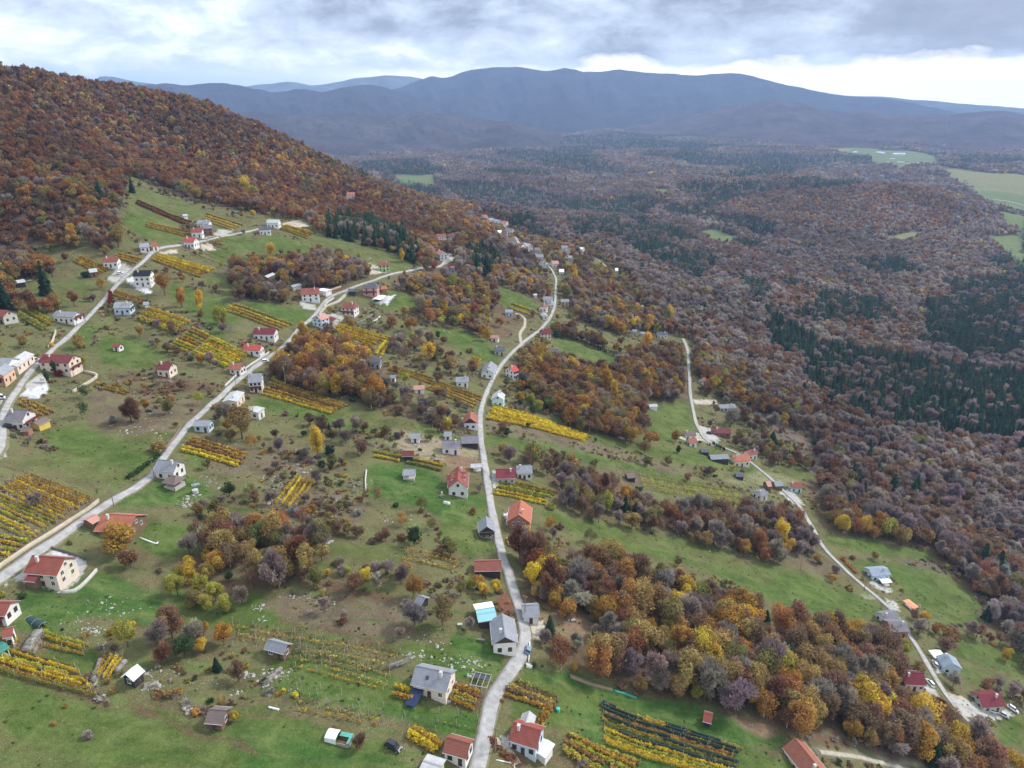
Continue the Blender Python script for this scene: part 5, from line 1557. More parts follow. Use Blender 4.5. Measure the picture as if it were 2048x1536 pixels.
def vineyard(p0, p1, p2, p3, n, cols, phrase, posts=0, dens=13, gap=.12, h=1.5, leaf=.17, width=.42, net=None):
    """rows laid evenly between the edges p0-p3 and p1-p2; the first row runs p0 -> p1"""
    q = hits([p0, p1, p2, p3])
    cwd = {'gold': 'golden', 'yellow': 'yellow', 'amber': 'amber', 'orange': 'orange', 'lime': 'yellow-green', 'olive': 'olive', 'brown': 'brown', 'rust': 'red', 'ochre': 'ochre', 'russet': 'russet', 'green': 'green', 'redwine': 'dark red'}
    for i in range(n):
        t_ = i / max(n - 1, 1)
        a = q[0] * (1 - t_) + q[3] * t_; b_ = q[1] * (1 - t_) + q[2] * t_
        jit = rng.normal(0, .25, 2)
        a = a + np.array([jit[0], jit[1], 0]); L = float(np.hypot(*(b_ - a)[:2])) * rng.uniform(.93, 1.0)
        yaw = math.atan2(b_[1] - a[1], b_[0] - a[0])
        cs, sn = math.cos(yaw), math.sin(yaw)
        z0 = h1(a[0], a[1])
        root = empty('vine_row', (a[0], a[1], z0), yaw)
        ck = cols[i % len(cols)]
        C, U, Wv, var = vine_strip(int(rng.integers(1e6)), L, h * rng.uniform(.9, 1.1), (dens * 3.0 if 10 < dens < 30 else dens) * rng.uniform(.75, 1.1), width, gap, leaf)
        gx_ = a[0] + C[:, 0] * cs - C[:, 1] * sn; gy_ = a[1] + C[:, 0] * sn + C[:, 1] * cs
        C[:, 2] += Hq(gx_, gy_) - z0
        V, F = quads_from(C, U, Wv)
        me = mesh_np('foliage', V, F, False, {'var': ('FACE', 'FLOAT', var)})
        me.materials.append(LEAF)
        o = link('foliage', me, None, root)
        c = np.array(pal2(ck)) * rng.uniform(.85, 1.12)
        o.color = (*c, 1)
        word = ORD[i] if i < len(ORD) else 'last'
        if i == n - 1 and n > 2: word = 'last'
        tag(root, f"{word} {cwd[ck]} vine row of the {phrase}", 'vine row', 'vine rows of the ' + phrase)
        if posts:
            k = max(2, int(L / posts))
            for j in range(k + 1):
                x = L * j / k
                po = bpy.data.objects.new('post', POSTS[j % 2]); scene.collection.objects.link(po); po.parent = root
                po.location = (x, 0, h1(a[0] + x * cs, a[1] + x * sn) - z0)
                po.rotation_euler = (rng.normal(0, .05), rng.normal(0, .05), 0)
        if net and i in net:
            m = MATS.get('bird_net')
            if m is None:
                m, t, b = new_mat('bird_net', .8, .1); b.inputs['Base Color'].default_value = (.022, .040, .032, 1); MATS['bird_net'] = m
            x = np.linspace(0, L, max(4, int(L / 1.2)))
            V = []
            for yy, zz in ((-.30, .6), (-.26, 1.3), (0, 1.5), (.26, 1.3), (.30, .6)):
                gx2 = a[0] + x * cs - yy * sn; gy2 = a[1] + x * sn + yy * cs
                V.append(np.stack([x, np.full_like(x, yy), Hq(gx2, gy2) - z0 + zz + .18 * vnoise(x * .8, x * 0 + yy * 3)], 1))
            V = np.stack(V, 1); nn_, kk, _ = V.shape
            ix = np.arange(nn_ * kk).reshape(nn_, kk)
            cells = np.stack([ix[:-1, :-1], ix[1:, :-1], ix[1:, 1:], ix[:-1, 1:]], -1)
            hole = vnoise(x[:-1] * .15 + i * 3, x[:-1] * 0) > -.1
            F = cells[hole].reshape(-1, 4)
            if len(F): link('bird_net', mesh_np('bird_net', V.reshape(-1, 3), F, True), m, root)
        VROWS.append((a[:2], b_[:2]))
    FIELDS.append(np.array([q[0][:2], q[1][:2], q[2][:2], q[3][:2]]))


PALETTE['redwine'] = (.16, .018, .014)
def pal2(k):
    base = {'gold': (.55, .37, .035), 'yellow': (.62, .47, .035), 'amber': (.42, .24, .040), 'orange': (.43, .25, .055), 'lime': (.40, .38, .05), 'olive': (.25, .24, .06), 'ochre': (.42, .30, .07), 'russet': (.33, .17, .07), 'brown': (.25, .17, .09)}
    return base.get(k, PALETTE[k])


vineyard((-8,1286),(158,1340),(204,1396),(-8,1340),7,['olive','gold','lime','gold','yellow','amber'],'near vineyard by the green shelter',5,85,.05,1.5,.09,.28)
vineyard((92,1264),(180,1294),(172,1312),(86,1288),3,['lime','gold','amber'],'little vineyard above the near one',5,85,.05,1.5,.09,.28)
vineyard((186,1356),(214,1312),(246,1318),(214,1362),4,['amber','gold','yellow','gold'],'steep little vineyard by the gleaming roof',4,85,.05,1.5,.09,.28)
vineyard((553,1008),(596,952),(630,962),(588,1020),5,['gold','yellow','amber','gold','ochre'],'isolated golden vineyard in the rocky meadow',5,85,.0,1.6,.10,.34)
vineyard((58,948),(194,1003),(128,1038),(4,978),11,['ochre','amber','orange','ochre','amber','gold','ochre','orange','amber','ochre','gold'],'orange vineyard above the upper road',6,14,.1,1.4,.12,.26)
vineyard((0,992),(122,1042),(66,1082),(0,1052),8,['gold','lime','lime','gold','lime','yellow','gold','lime'],'yellow vineyard above the upper road',6,16,.1,1.4,.12,.28)
vineyard((-20,1066),(60,1086),(12,1124),(-20,1118),5,['lime','gold','lime','yellow','lime'],'posted vineyard corner by the upper road',3.2,15,.1,1.5)
vineyard((385,878),(498,913),(480,935),(362,902),5,['orange','orange','russet','gold','yellow'],'orange vineyard by the pale blue shed',5,24,.0,1.5,.2,.5)
vineyard((300,618),(386,646),(352,668),(272,640),8,['gold','amber','lime','gold','amber','lime','gold','lime'],'vineyard below the terrace house',6,17,.02,1.5,.2,.5)
vineyard((385,658),(420,674),(380,706),(342,692),8,['gold','amber','lime','gold','amber','gold','lime','gold'],'yellow vineyard in the middle of the slope',0,17,.02,1.5,.2,.5)
vineyard((424,676),(500,712),(455,738),(384,708),10,['gold','lime','amber','gold','yellow','lime','gold','lime','yellow','lime'],'big yellow vineyard above the red roofs',0,17,.02,1.5,.2,.5)
vineyard((322,510),(432,540),(402,556),(303,520),7,['yellow','gold','yellow','amber','gold','amber','ochre'],'yellow vineyard below the bend of the top road',0,20,.0,1.5,.22,.5)
vineyard((275,402),(388,448),(374,452),(272,408),3,['redwine','rust','redwine'],'dark red vineyard on the upper slope',0,16,.0,1.5,.22,.5)
vineyard((296,447),(388,466),(376,474),(290,453),3,['orange','ochre','orange'],'orange vineyard under the dark red one',0,16,.0,1.5,.22,.5)
vineyard((412,428),(488,452),(466,462),(404,440),4,['ochre','gold','gold','amber'],'vineyard behind the upper group of houses',0,16,.0,1.5,.22,.5)
vineyard((570,451),(632,470),(616,478),(560,458),4,['gold','amber','gold','amber'],'golden vineyard at the end of the top road',0,20,.0,1.5,.24,.6)
vineyard((680,650),(784,678),(738,700),(662,668),8,['ochre','gold','gold','amber','gold','gold','amber','gold'],'golden vineyard below the pale blue gable',0,18,.0,1.5,.24,.6)
vineyard((754,710),(772,683),(778,686),(762,712),2,['yellow','gold'],'short pair of yellow rows by the stone wall',0,20,.0,1.5,.24,.6)
vineyard((990,811),(1184,876),(1172,884),(974,838),8,['gold','yellow','yellow','gold','yellow','gold','yellow','gold'],'bright golden vineyard below the aqua gable',0,26,.0,1.5,.22,.6)
vineyard((548,764),(700,815),(668,830),(520,788),6,['orange','ochre','russet','amber','ochre','gold'],'long orange vineyard below the slate roof',0,15,.05,1.5,.2,.5)
vineyard((1022,608),(1086,632),(1072,636),(1018,615),2,['gold','gold'],'golden strip beside the small green field',0,22,.0,1.5,.24,.6)
vineyard((1000,963),(1118,988),(1095,1012),(986,988),6,['amber','olive','lime','olive','gold','yellow'],'mixed vineyard below the maroon brown roof',6,15,.08,1.5,.2,.45)
vineyard((1275,946),(1474,979),(1499,1012),(1286,978),9,['olive','lime','olive','lime','lime','olive','lime','lime','olive'],'posted green vineyard on the lower slope',5,9,.12,1.3,.16,.35)
vineyard((1205,1407),(1488,1500),(1470,1566),(1208,1484),12,['ochre','amber','ochre','russet','amber','ochre','olive','ochre','gold','lime','gold','gold'],'netted vineyard in the near meadow',7,16,.10,1.4,.12,.28,net=(0,1,2,4,5,7))
vineyard((1138,1468),(1285,1530),(1230,1570),(1122,1502),6,['ochre','amber','lime','russet','lime','ochre'],'vineyard at the lowest edge of the near meadow',6,18,.08,1.5,.18,.45)
vineyard((1032,1366),(1122,1400),(1108,1424),(1008,1390),5,['olive','brown','ochre','brown','orange'],'brown vineyard across from the log frame',5,15,.08,1.5,.18,.45)
vineyard((465,1244),(812,1310),(778,1352),(470,1288),6,['brown','orange','brown','ochre','brown','brown'],'wide brown vineyard in the near slope',6,7,.16,1.1,.15,.35)
vineyard((612,1300),(782,1355),(776,1384),(592,1334),4,['ochre','brown','ochre','amber'],'small brown vineyard under the wide one',6,8,.16,1.1,.15,.35)
vineyard((790,1374),(832,1388),(826,1402),(784,1392),2,['gold','amber'],'short golden rows beside the tarpaulin',0,20,.0,1.5,.2,.45)
vineyard((908,1370),(962,1388),(950,1422),(898,1400),5,['orange','russet','ochre','olive','amber'],'rows between the slate roofed house and the road',0,17,.05,1.4,.18,.45)
vineyard((600,1400),(770,1432),(760,1452),(596,1420),3,['brown','ochre','amber'],'ragged vineyard above the white greenhouse',5,7,.3,1.2,.17,.4)
vineyard((826,1456),(886,1494),(872,1508),(816,1476),4,['gold','amber','yellow','gold'],'golden rows behind the faded red cottage',0,22,.0,1.5,.2,.45)
vineyard((560,1360),(830,1440),(820,1462),(545,1380),3,['green','brown','green'],'empty trellis field in the near meadow',5,.8,.4,.9,.14,.3)
vineyard((880,1425),(960,1442),(948,1482),(872,1462),3,['green','olive','green'],'bare trellis on the near lawn',5,.8,.4,.9,.14,.3)
vineyard((812,1100),(932,1124),(925,1146),(802,1118),4,['ochre','orange','brown','ochre'],'ragged vineyard above the brick red barn',0,10,.2,1.4,.2,.45)
vineyard((748,905),(805,916),(800,924),(748,913),2,['lime','gold'],'yellow-green rows at the top of the lawn',0,20,.0,1.4,.2,.5)
vineyard((815,918),(890,934),(884,943),(812,926),2,['gold','olive'],'yellow hedge rows above the grey pavilion',0,20,.0,1.4,.2,.5)
vineyard((872,764),(966,797),(952,818),(852,776),5,['orange','amber','orange','ochre','orange'],'orange vineyard above the rust roof',0,13,.1,1.4,.2,.5)
vineyard((782,732),(872,760),(866,770),(776,740),3,['ochre','orange','amber'],'orange rows above the pinkish cottage',0,11,.1,1.4,.2,.5)
vineyard((162,514),(222,542),(204,550),(150,522),4,['orange','amber','gold','orange'],'orange vineyard by the plain red roof',0,15,.05,1.4,.22,.5)
vineyard((238,508),(284,520),(276,528),(232,516),3,['orange','amber','ochre'],'small orange vineyard between red roof and bend',0,15,.05,1.4,.22,.5)
vineyard((50,616),(108,646),(90,664),(36,632),6,['lime','gold','olive','lime','olive','olive'],'green and yellow vineyard left of the long white house',0,12,.05,1.4,.2,.45)
vineyard((48,797),(112,828),(88,834),(40,808),3,['orange','ochre','orange'],'orange rows behind the purple grey roof',4,15,.05,1.4,.2,.5)
vineyard((462,610),(590,652),(566,664),(450,622),4,['ochre','gold','amber','ochre'],'orange strip above the maroon roof',0,12,.08,1.4,.22,.5)
vineyard((230,583),(292,603),(284,608),(226,590),3,['orange','russet','ochre'],'rust coloured rows above the terrace house',0,12,.05,1.4,.2,.5)
vineyard((440,712),(470,700),(480,706),(452,720),2,['lime','gold'],'short rows by the orange red roof',0,12,.05,1.4,.2,.5)
vineyard((190,768),(260,786),(254,790),(186,773),2,['ochre','amber'],'pair of amber rows in the stony meadow',0,12,.05,1.3,.2,.5)
vineyard((1078,664),(1100,672),(1096,688),(1070,678),4,['olive','lime','ochre','olive'],'tiny vineyard beside the maroon hipped roof',0,12,.05,1.3,.2,.5)
vineyard((420,470),(460,482),(452,490),(410,480),3,['ochre','olive','ochre'],'dull rows below the bright red roof',0,8,.1,1.3,.2,.5)
vineyard((410,500),(520,540),(505,550),(400,512),3,['brown','olive','brown'],'faded rows on the grass below the top road',0,7,.1,1.2,.2,.5)
vineyard((560,590),(590,560),(610,560),(585,595),3,['olive','green','olive'],'green allotment rows above the mottled roof',0,6,.1,.8,.2,.5)

# ------------------------------------------------------------------ woods
VILLAGE = wpoly([(-400,640),(-100,520),(0,510),(60,492),(160,505),(232,500),(238,440),(252,400),(258,350),(330,378),(440,415),(540,432),(625,452),(645,480),(700,492),(765,515),(830,530),(850,548),(930,560),(985,560),(1010,545),(1075,540),(1062,515),(1028,492),(990,456),(958,436),(958,426),(982,428),(1035,462),(1070,482),(1130,480),(1180,488),(1225,528),(1300,620),(1390,680),(1410,740),(1480,790),(1600,850),(1640,900),(1640,1000),(1662,1042),(1760,1068),(1870,1100),(1935,1150),(1985,1225),(1960,1262),(2100,1340),(2300,1420),(2400,1900),(-400,1900)])
MIXES = {   # weights of crown colours
 'hill': dict(rust=22, orange=15, russet=22, brown=20, grey=6, ochre=9, olive=4, amber=5, mauve=2, gold=.8, spruce=.8),
 'hillup': dict(rust=26, russet=28, brown=22, grey=7, mauve=3, orange=8, olive=2, ochre=3),
 'village': dict(brown=20, russet=12, grey=20, ochre=13, orange=8, amber=6, gold=4, olive=9, rust=3, lime=2, spruce=2, mauve=4),
 'wood': dict(brown=22, russet=14, grey=12, ochre=15, orange=8, amber=8, gold=4, olive=5, rust=3, lime=1.5, spruce=1.2, mauve=6, silver=2),
 'warm': dict(brown=20, russet=16, ochre=14, orange=12, amber=10, gold=4, grey=12, olive=6),
 'dark': dict(brown=22, russet=16, grey=26, mauve=12, rust=8, ochre=6, olive=5, spruce=4),
 'valley': dict(mauve=38, grey=22, brown=20, russet=10, rust=1.5, silver=6, olive=2, orange=.2, ochre=1, spruce=3, gold=.15),
 'pine': dict(pine=55, spruce=22, brown=9, grey=7, ochre=4, mauve=3),
 'edge': dict(grey=18, brown=22, ochre=18, orange=10, amber=8, gold=6, olive=8, lime=3, russet=9),
 'golden': dict(gold=22, lime=22, ochre=24, olive=16, amber=10, brown=8, grey=4),
}
WOODS = [   # name, outline traced on the crowns, mix, spacing, crown radius range, share kept
 ('hillside wood', [(-60,515),(60,505),(130,545),(152,592),(90,612),(-60,640)], 'hill', 6.7, (3.5,5.6), 1),
 ('thicket above the fork', [(450,548),(470,530),(560,520),(640,498),(700,515),(745,535),(745,552),(690,572),(650,572),(610,560),(560,600),(500,600),(458,578)], 'village', 6.5, (3.3,5.2), .95),
 ('wood below the upper road', [(562,692),(585,672),(650,662),(715,688),(738,715),(735,745),(765,790),(740,805),(700,775),(650,775),(600,765),(552,738)], 'warm', 6.4, (3.3,5.4), 1),
 ('wood between the two roads', [(800,560),(850,552),(930,545),(985,562),(1000,590),(985,612),(960,650),(990,680),(940,665),(870,645),(830,610),(808,590)], 'village', 7.1, (3.3,5.2), .9),
 ('bushes above the central road', [(775,640),(850,640),(880,690),(990,740),(985,760),(920,740),(850,720),(780,690)], 'edge', 7.8, (2.6,4.3), .5),
 ('scrub between the roads', [(690,790),(760,740),(800,770),(840,790),(900,820),(935,850),(880,858),(800,835),(720,815)], 'dark', 6.7, (2.4,4.0), .6),
 ('copse under the slate roof', [(600,830),(700,840),(780,880),(760,900),(680,900),(640,860)], 'dark', 8.3, (2.6,4.0), .5),
 ('central wood', [(1034,712),(1060,698),(1118,712),(1200,740),(1255,728),(1330,715),(1362,730),(1368,790),(1300,808),(1300,850),(1322,892),(1265,886),(1225,868),(1150,842),(1105,812),(1060,778),(1040,755)], 'warm', 6.6, (3.5,5.6), 1),
 ('upper central wood', [(1125,620),(1115,560),(1130,545),(1240,560),(1300,600),(1375,665),(1350,660),(1300,655),(1250,662),(1180,640),(1120,600),(1100,560)], 'village', 7.3, (3.5,5.6), .9),
 ('wood under the narrow field', [(1106,640),(1180,672),(1260,700),(1340,690),(1362,700),(1362,728),(1250,728),(1180,690),(1105,655)], 'warm', 6.9, (3.3,5.2), 1),
 ('wood below the lower road', [(1385,690),(1450,700),(1560,760),(1640,800),(1600,850),(1500,800),(1410,775),(1386,760)], 'edge', 7.3, (3.5,5.6), 1),
 ('big lower wood', [(1030,1075),(1060,1068),(1110,1095),(1170,1112),(1250,1120),(1300,1150),(1400,1172),(1480,1205),(1560,1232),(1660,1255),(1730,1262),(1790,1310),(1800,1340),(1820,1385),(1850,1390),(1890,1440),(1960,1460),(1995,1500),(1995,1560),(1880,1540),(1780,1500),(1680,1485),(1600,1450),(1500,1440),(1400,1400),(1350,1370),(1300,1300),(1210,1250),(1120,1215),(1070,1190),(1040,1140)], 'wood', 6.3, (3.7,6.1), 1),
 ('near edge wood', [(1095,1265),(1130,1250),(1200,1270),(1300,1290),(1350,1360),(1380,1392),(1290,1375),(1240,1365),(1170,1335),(1110,1320)], 'wood', 6.4, (3.3,5.4), 1),
 ('wood of the middle slope', [(1090,925),(1150,925),(1200,950),(1250,965),(1285,990),(1350,998),(1430,1010),(1500,1012),(1560,1000),(1600,1030),(1635,1075),(1600,1105),(1480,1100),(1420,1075),(1330,1050),(1240,1035),(1190,1025),(1140,1000),(1110,965)], 'dark', 6.9, (3.1,5.0), .9),
 ('trees behind the maroon roof', [(985,905),(1050,890),(1100,905),(1150,925),(1090,935),(1000,925)], 'edge', 7.3, (2.9,4.7), .7),
 ('left clump', [(330,1130),(365,1080),(430,1040),(500,1030),(560,1040),(645,1050),(662,1110),(640,1145),(570,1140),(520,1170),(500,1215),(430,1222),(370,1190)], 'edge', 5.8, (2.9,5.0), 1),
 ('trees below the paved yard', [(200,1240),(300,1215),(420,1240),(440,1300),(480,1330),(420,1350),(330,1310),(210,1280)], 'edge', 8.8, (2.4,4.0), .55),
 ('scrub of the near slope', [(540,1150),(660,1120),(800,1130),(930,1150),(930,1190),(800,1175),(640,1160)], 'edge', 7.3, (2.2,3.6), .55),
 ('trees by the slate farmhouse', [(930,1150),(1010,1150),(1020,1175),(1000,1200),(940,1190)], 'golden', 5.7, (2.6,4.0), .9),
 ('downhill wood edge', [(1640,1000),(1700,1010),(1780,1050),(1900,1085),(1960,1090),(2060,1130),(2060,1200),(1980,1180),(1900,1110),(1760,1068),(1665,1045)], 'edge', 6.7, (3.1,5.2), 1),
 ('scrub below the lower road', [(1800,1210),(1830,1225),(1880,1250),(1960,1255),(2060,1300),(2060,1335),(1960,1305),(1880,1290),(1840,1265)], 'dark', 6.3, (2.2,3.8), .8),
 ('scrub by the pale blue house', [(1880,1340),(1940,1350),(2060,1360),(2060,1400),(2010,1385),(1950,1375),(1890,1370)], 'dark', 6.3, (2.0,3.4), .7),
 ('trees by the slate stone house', [(1440,820),(1500,815),(1540,840),(1530,860),(1460,840)], 'dark', 7.3, (2.6,4.3), .7),
 ('trees by the cypress row', [(1440,868),(1540,870),(1600,905),(1640,930),(1560,925),(1500,890)], 'edge', 7.3, (2.6,4.3), .8),
 ('trees of the far hamlet', [(950,420),(990,418),(1060,455),(1140,470),(1200,488),(1250,530),(1300,600),(1240,585),(1180,560),(1120,545),(1060,540),(1000,500),(960,450)], 'edge', 8.7, (2.7,4.7), .6),
 ('slope below the far hamlet', [(975,560),(1000,520),(1080,550),(1100,600),(1080,590),(1020,575)], 'village', 6.9, (2.9,4.5), .8),
 ('bottom right trees', [(1940,1470),(2060,1500),(2060,1560),(1900,1560)], 'dark', 6.3, (3.3,5.2), .8),
]
CONIF = [[(1590,672),(1700,690),(1900,722),(2060,742),(2060,872),(1880,862),(1740,832),(1640,790),(1600,730)], [(1840,600),(2060,585),(2060,712),(1940,712),(1850,680)], [(1655,715),(1800,755),(2060,760),(2060,858),(1900,850),(1760,825),(1670,795)], [(1575,570),(1760,600),(1805,645),(1660,645),(1590,612)], [(1870,625),(2060,600),(2060,700),(1960,700),(1875,675)],
 [(1530,612),(1600,652),(1680,705),(1750,745),(1640,745),(1540,675)], [(1220,462),(1300,472),(1440,522),(1400,562),(1300,522)], [(1130,440),(1230,432),(1255,472),(1150,472)],
 [(880,362),(1050,372),(1200,402),(1330,397),(1290,432),(1080,422),(930,402)], [(1350,370),(1500,377),(1700,362),(1800,382),(1640,402),(1400,402)], [(700,332),(850,322),(900,352),(850,347),(740,347)],
 [(1340,320),(1520,305),(1700,318),(1600,335),(1400,335)], [(1060,290),(1300,282),(1480,290),(1400,305),(1120,302)], [(980,440),(1060,430),(1100,470),(1040,475)], [(1530,800),(1570,790),(1580,830),(1540,830)],
 [(1480,560),(1530,560),(1560,600),(1500,600)], [(1880,560),(1990,555),(2060,560),(2060,590),(1900,590)], [(1700,520),(1800,515),(1850,545),(1760,555)]]
PINES = [[(640,432),(700,425),(760,435),(800,455),(845,500),(820,512),(760,495),(700,480),(650,462)], [(925,492),(985,490),(1005,520),(1000,545),(940,530)], [(858,545),(905,540),(915,585),(870,590)], [(700,345),(770,345),(790,362),(730,362)], [(70,520),(100,522),(104,585),(68,580)]]
SPECIAL = [  # sight line to the crown centre, crown radius in photo pixels, shape, colour, extra height
 (632,878,17,'oval','gold',1.0),(325,562,17,'leafy','amber',1.3),(360,590,12,'oval','amber',.85),(398,597,10,'oval','gold',1.1),(440,625,17,'leafy','lime',1.1),(235,1072,40,'leafy','amber',.85),
 (262,369,9,'spruce','spruce',.9),(85,556,17,'spruce','spruce',1.0),(6,590,16,'spruce','spruce',1.0),(232,465,20,'leafy','ochre',1.1),(170,548,9,'bush','spruce',1.2),(115,746,9,'bush','crimson',1.3),(92,752,6,'oval','green',1.0),
 (106,732,6,'oval','green',1.1),(160,719,13,'leafy','lime',.9),(1064,1143,20,'leafy','yellow',1.3),(1092,1135,26,'leafy','gold',1.1),(860,700,19,'leafy','gold',1.0),(892,614,9,'oval','gold',1.0),(893,848,15,'bush','gold',1.2),
 (730,1147,14,'leafy','yellow',1.0),(656,1143,8,'leafy','gold',1),(694,1140,9,'leafy','lime',1),(257,816,26,'bare','russet',.9),(340,797,10,'thin','orange',1.1),(316,893,17,'bush','ochre',1.2),(659,899,12,'bush','spruce',1.4),
 (478,835,32,'leafy','ochre',1.1),(448,820,22,'bare','grey',1),(828,1224,27,'bare','mauve',.95),(884,1215,26,'leafy','olive',1.3),(940,1163,12,'leafy','lime',1),(966,1176,14,'leafy','gold',1),(992,1170,13,'leafy','yellow',1.2),
 (938,1245,14,'bare','silver',1.0),(1253,985,16,'leafy','amber',1.3),(1215,1000,13,'oval','lime',.9),(1294,680,11,'oval','gold',.9),(1233,692,10,'leafy','amber',1),(1407,694,13,'leafy','gold',1.0),(1440,702,9,'leafy','gold',.9),
 (1218,564,9,'leafy','lime',1.1),(1234,572,11,'leafy','lime',1),(1271,586,6,'oval','lime',1),(1098,581,7,'oval','orange',.8),(1566,1060,17,'leafy','yellow',1.4),(1582,1085,13,'leafy','gold',1),(1688,1042,17,'leafy','gold',1.2),(1728,1048,17,'leafy','gold',1.1),
 (1668,963,8,'oval','yellow',.7),(1860,931,14,'leafy','lime',.9),(1895,926,9,'leafy','lime',.9),(1925,905,9,'oval','orange',1),(1532,750,12,'leafy','gold',.9),(1556,754,12,'leafy','gold',.9),(1880,718,10,'leafy','ochre',1),(1968,1082,11,'leafy','gold',1),
 (1850,1232,13,'leafy','gold',1),(2016,1308,13,'leafy','gold',1),(2032,1522,30,'leafy','gold',1),(1633,1350,18,'thin','lime',1.5),(1660,1368,10,'thin','yellow',1.6),(1678,1362,8,'thin','lime',1.6),(1500,1388,20,'leafy','gold',1.2),(1555,1262,11,'thin','silver',1.3),
 (1052,1112,19,'leafy','brown',1.1),(1076,1176,17,'leafy','ochre',1.1),(1128,1152,23,'leafy','ochre',1.2),(1090,1095,18,'leafy','russet',1.1),(1150,1120,22,'leafy','brown',1.1),(350,1165,22,'leafy','lime',1.1),(378,1142,20,'leafy','gold',1.1),(445,1205,20,'leafy','lime',1.0),(385,1195,20,'leafy','olive',1.0),(412,1140,18,'leafy','ochre',1.1),(412,1200,18,'leafy','lime',1.0),(1112,1193,20,'leafy','amber',1.1),(1135,1215,22,'leafy','orange',1.1),(1210,1215,28,'leafy','amber',1.1),(1180,1205,20,'leafy','ochre',1.0),(1300,1250,16,'leafy','amber',1.1),(1330,1262,17,'leafy','ochre',1.1),(1370,1265,19,'leafy','gold',1),(1405,1275,18,'leafy','ochre',1),(1290,1190,13,'leafy','lime',1),
 (1310,1240,12,'leafy','orange',1.2),(404,1254,14,'leafy','amber',1.1),(400,1288,15,'leafy','gold',1.0),(222,1262,12,'bush','gold',1.1),(257,1250,13,'bush','gold',1.1),(312,1262,32,'bare','grey',.9),(432,1328,12,'spruce','spruce',.7),(490,1330,10,'bush','gold',1),
 (357,1381,9,'bush','gold',1),(468,1430,10,'leafy','gold',1.2),(441,1404,14,'leafy','ochre',1),(590,1390,9,'bush','yellow',1),(566,1382,8,'bush','gold',1),(386,1424,16,'bush','orange',.6),(130,1411,5,'bush','orange',1.3),(107,1446,6,'bush','orange',1.3),(175,1470,13,'twiggy','silver',.9),
 (718,1480,17,'bare','brown',1.0),(360,1143,17,'leafy','lime',1),(394,1165,20,'leafy','lime',1.1),(428,1180,20,'leafy','lime',1.1),(376,1120,12,'leafy','gold',1.1),(412,1110,12,'oval','gold',.7),(480,1188,20,'bare','grey',1.1),(456,1150,10,'leafy','green',1.2),(590,1096,30,'bare','russet',1.1),(618,1092,14,'leafy','amber',1.1),
 (500,1090,17,'leafy','ochre',1.2),(545,1105,18,'leafy','brown',1.1),(466,1085,16,'leafy','ochre',1),(540,497,11,'leafy','gold',1.1),(490,368,16,'leafy','gold',1),(508,382,14,'leafy','lime',1),(375,368,12,'leafy','gold',1.1),(390,385,13,'leafy','ochre',1),(345,365,9,'leafy','lime',1),(1040,793,12,'leafy','amber',1),(1062,794,11,'leafy','lime',1.1),
 (1078,808,13,'leafy','lime',1),(1134,808,11,'leafy','lime',1.1),(1215,832,18,'leafy','amber',1),(1262,866,18,'leafy','amber',1.1),(1302,874,18,'leafy','orange',1),(1048,1062,18,'leafy','gold',.9),(1488,1090,16,'leafy','amber',1),(1020,905,18,'bare','mauve',1),(1003,895,12,'leafy','ochre',1),(940,700,8,'bush','brown',1),
 (790,1010,9,'bush','green',.9),(1005,1400,6,'bush','orange',1),(946,1022,10,'bush','orange',1.1),(690,1005,8,'bush','olive',1),(1103,1012,11,'bush','lime',1.2),(1158,955,6,'bush','yellow',1.3),(1130,968,8,'bush','amber',1),(1415,940,10,'twiggy','grey',1),(1357,897,6,'oval','spruce',.7),(1426,885,2.2,'oval','spruce',1.0),(1429,887,2.2,'oval','spruce',1.0),(1433,889,2.2,'oval','spruce',1.0),(1436,891,2.2,'oval','spruce',1.0),(1439,893,2.2,'oval','spruce',1.0),(1442,894,2.2,'oval','spruce',1.0),(1446,896,2.2,'oval','spruce',1.0),(1449,898,2.2,'oval','spruce',1.0),(1545,880,15,'spruce','spruce',.6),
 (1545,840,18,'bare','grey',1),(1465,830,18,'bare','grey',1),(1530,1255,13,'leafy','olive',1),(1100,1250,14,'spruce','pine',.9),(1090,1270,16,'bare','grey',1.1),(1155,1280,16,'bare','silver',1.1),(1200,1275,13,'leafy','lime',1),(1280,1365,17,'leafy','ochre',1),(1150,1332,9,'leafy','gold',1),(1395,1380,18,'leafy','lime',1),
 (1810,1290,17,'leafy','lime',1.0),(1790,1290,18,'bare','grey',1),(1842,1398,13,'leafy','gold',.9),(1880,1405,12,'bush','crimson',1.1),(1870,1510,20,'spruce','spruce',.8),(1705,1450,22,'leafy','amber',1.1),(1740,1470,20,'leafy','ochre',1.1),(1960,1450,22,'twiggy','silver',1.2),(1340,1330,30,'bare','mauve',1.2),(1260,1320,30,'bare','mauve',1.1),
 (30,1255,0,'',"",0),(28,1282,9,'bush','yellow',1.1),(45,1190,10,'bush','green',1),(515,700,12,'bush','lime',1),(548,757,8,'bush','lime',1.1),(1088,680,0,'','',0),(1112,668,9,'bush','green',1.3),(870,615,13,'bare','grey',1),(905,560,12,'leafy','lime',1.3),(935,578,12,'leafy','lime',1.1),(885,590,7,'oval','gold',1),(803,508,8,'oval','gold',.9),
 (975,640,9,'leafy','gold',1),(1000,642,10,'leafy','amber',1),(785,640,14,'leafy','ochre',1),(820,645,16,'leafy','orange',1),(830,1000,0,'','',0),(100,690,8,'bush','gold',1),(163,690,9,'bush','amber',.9),(15,628,12,'bush','crimson',1),(400,628,8,'twiggy','rust',1),(445,637,8,'leafy','orange',1),(1975,1225,11,'spruce','spruce',.8),(1500,1300,15,'leafy','russet',1.2),
]
SPECIAL = [s for s in SPECIAL if s[2] > 0]

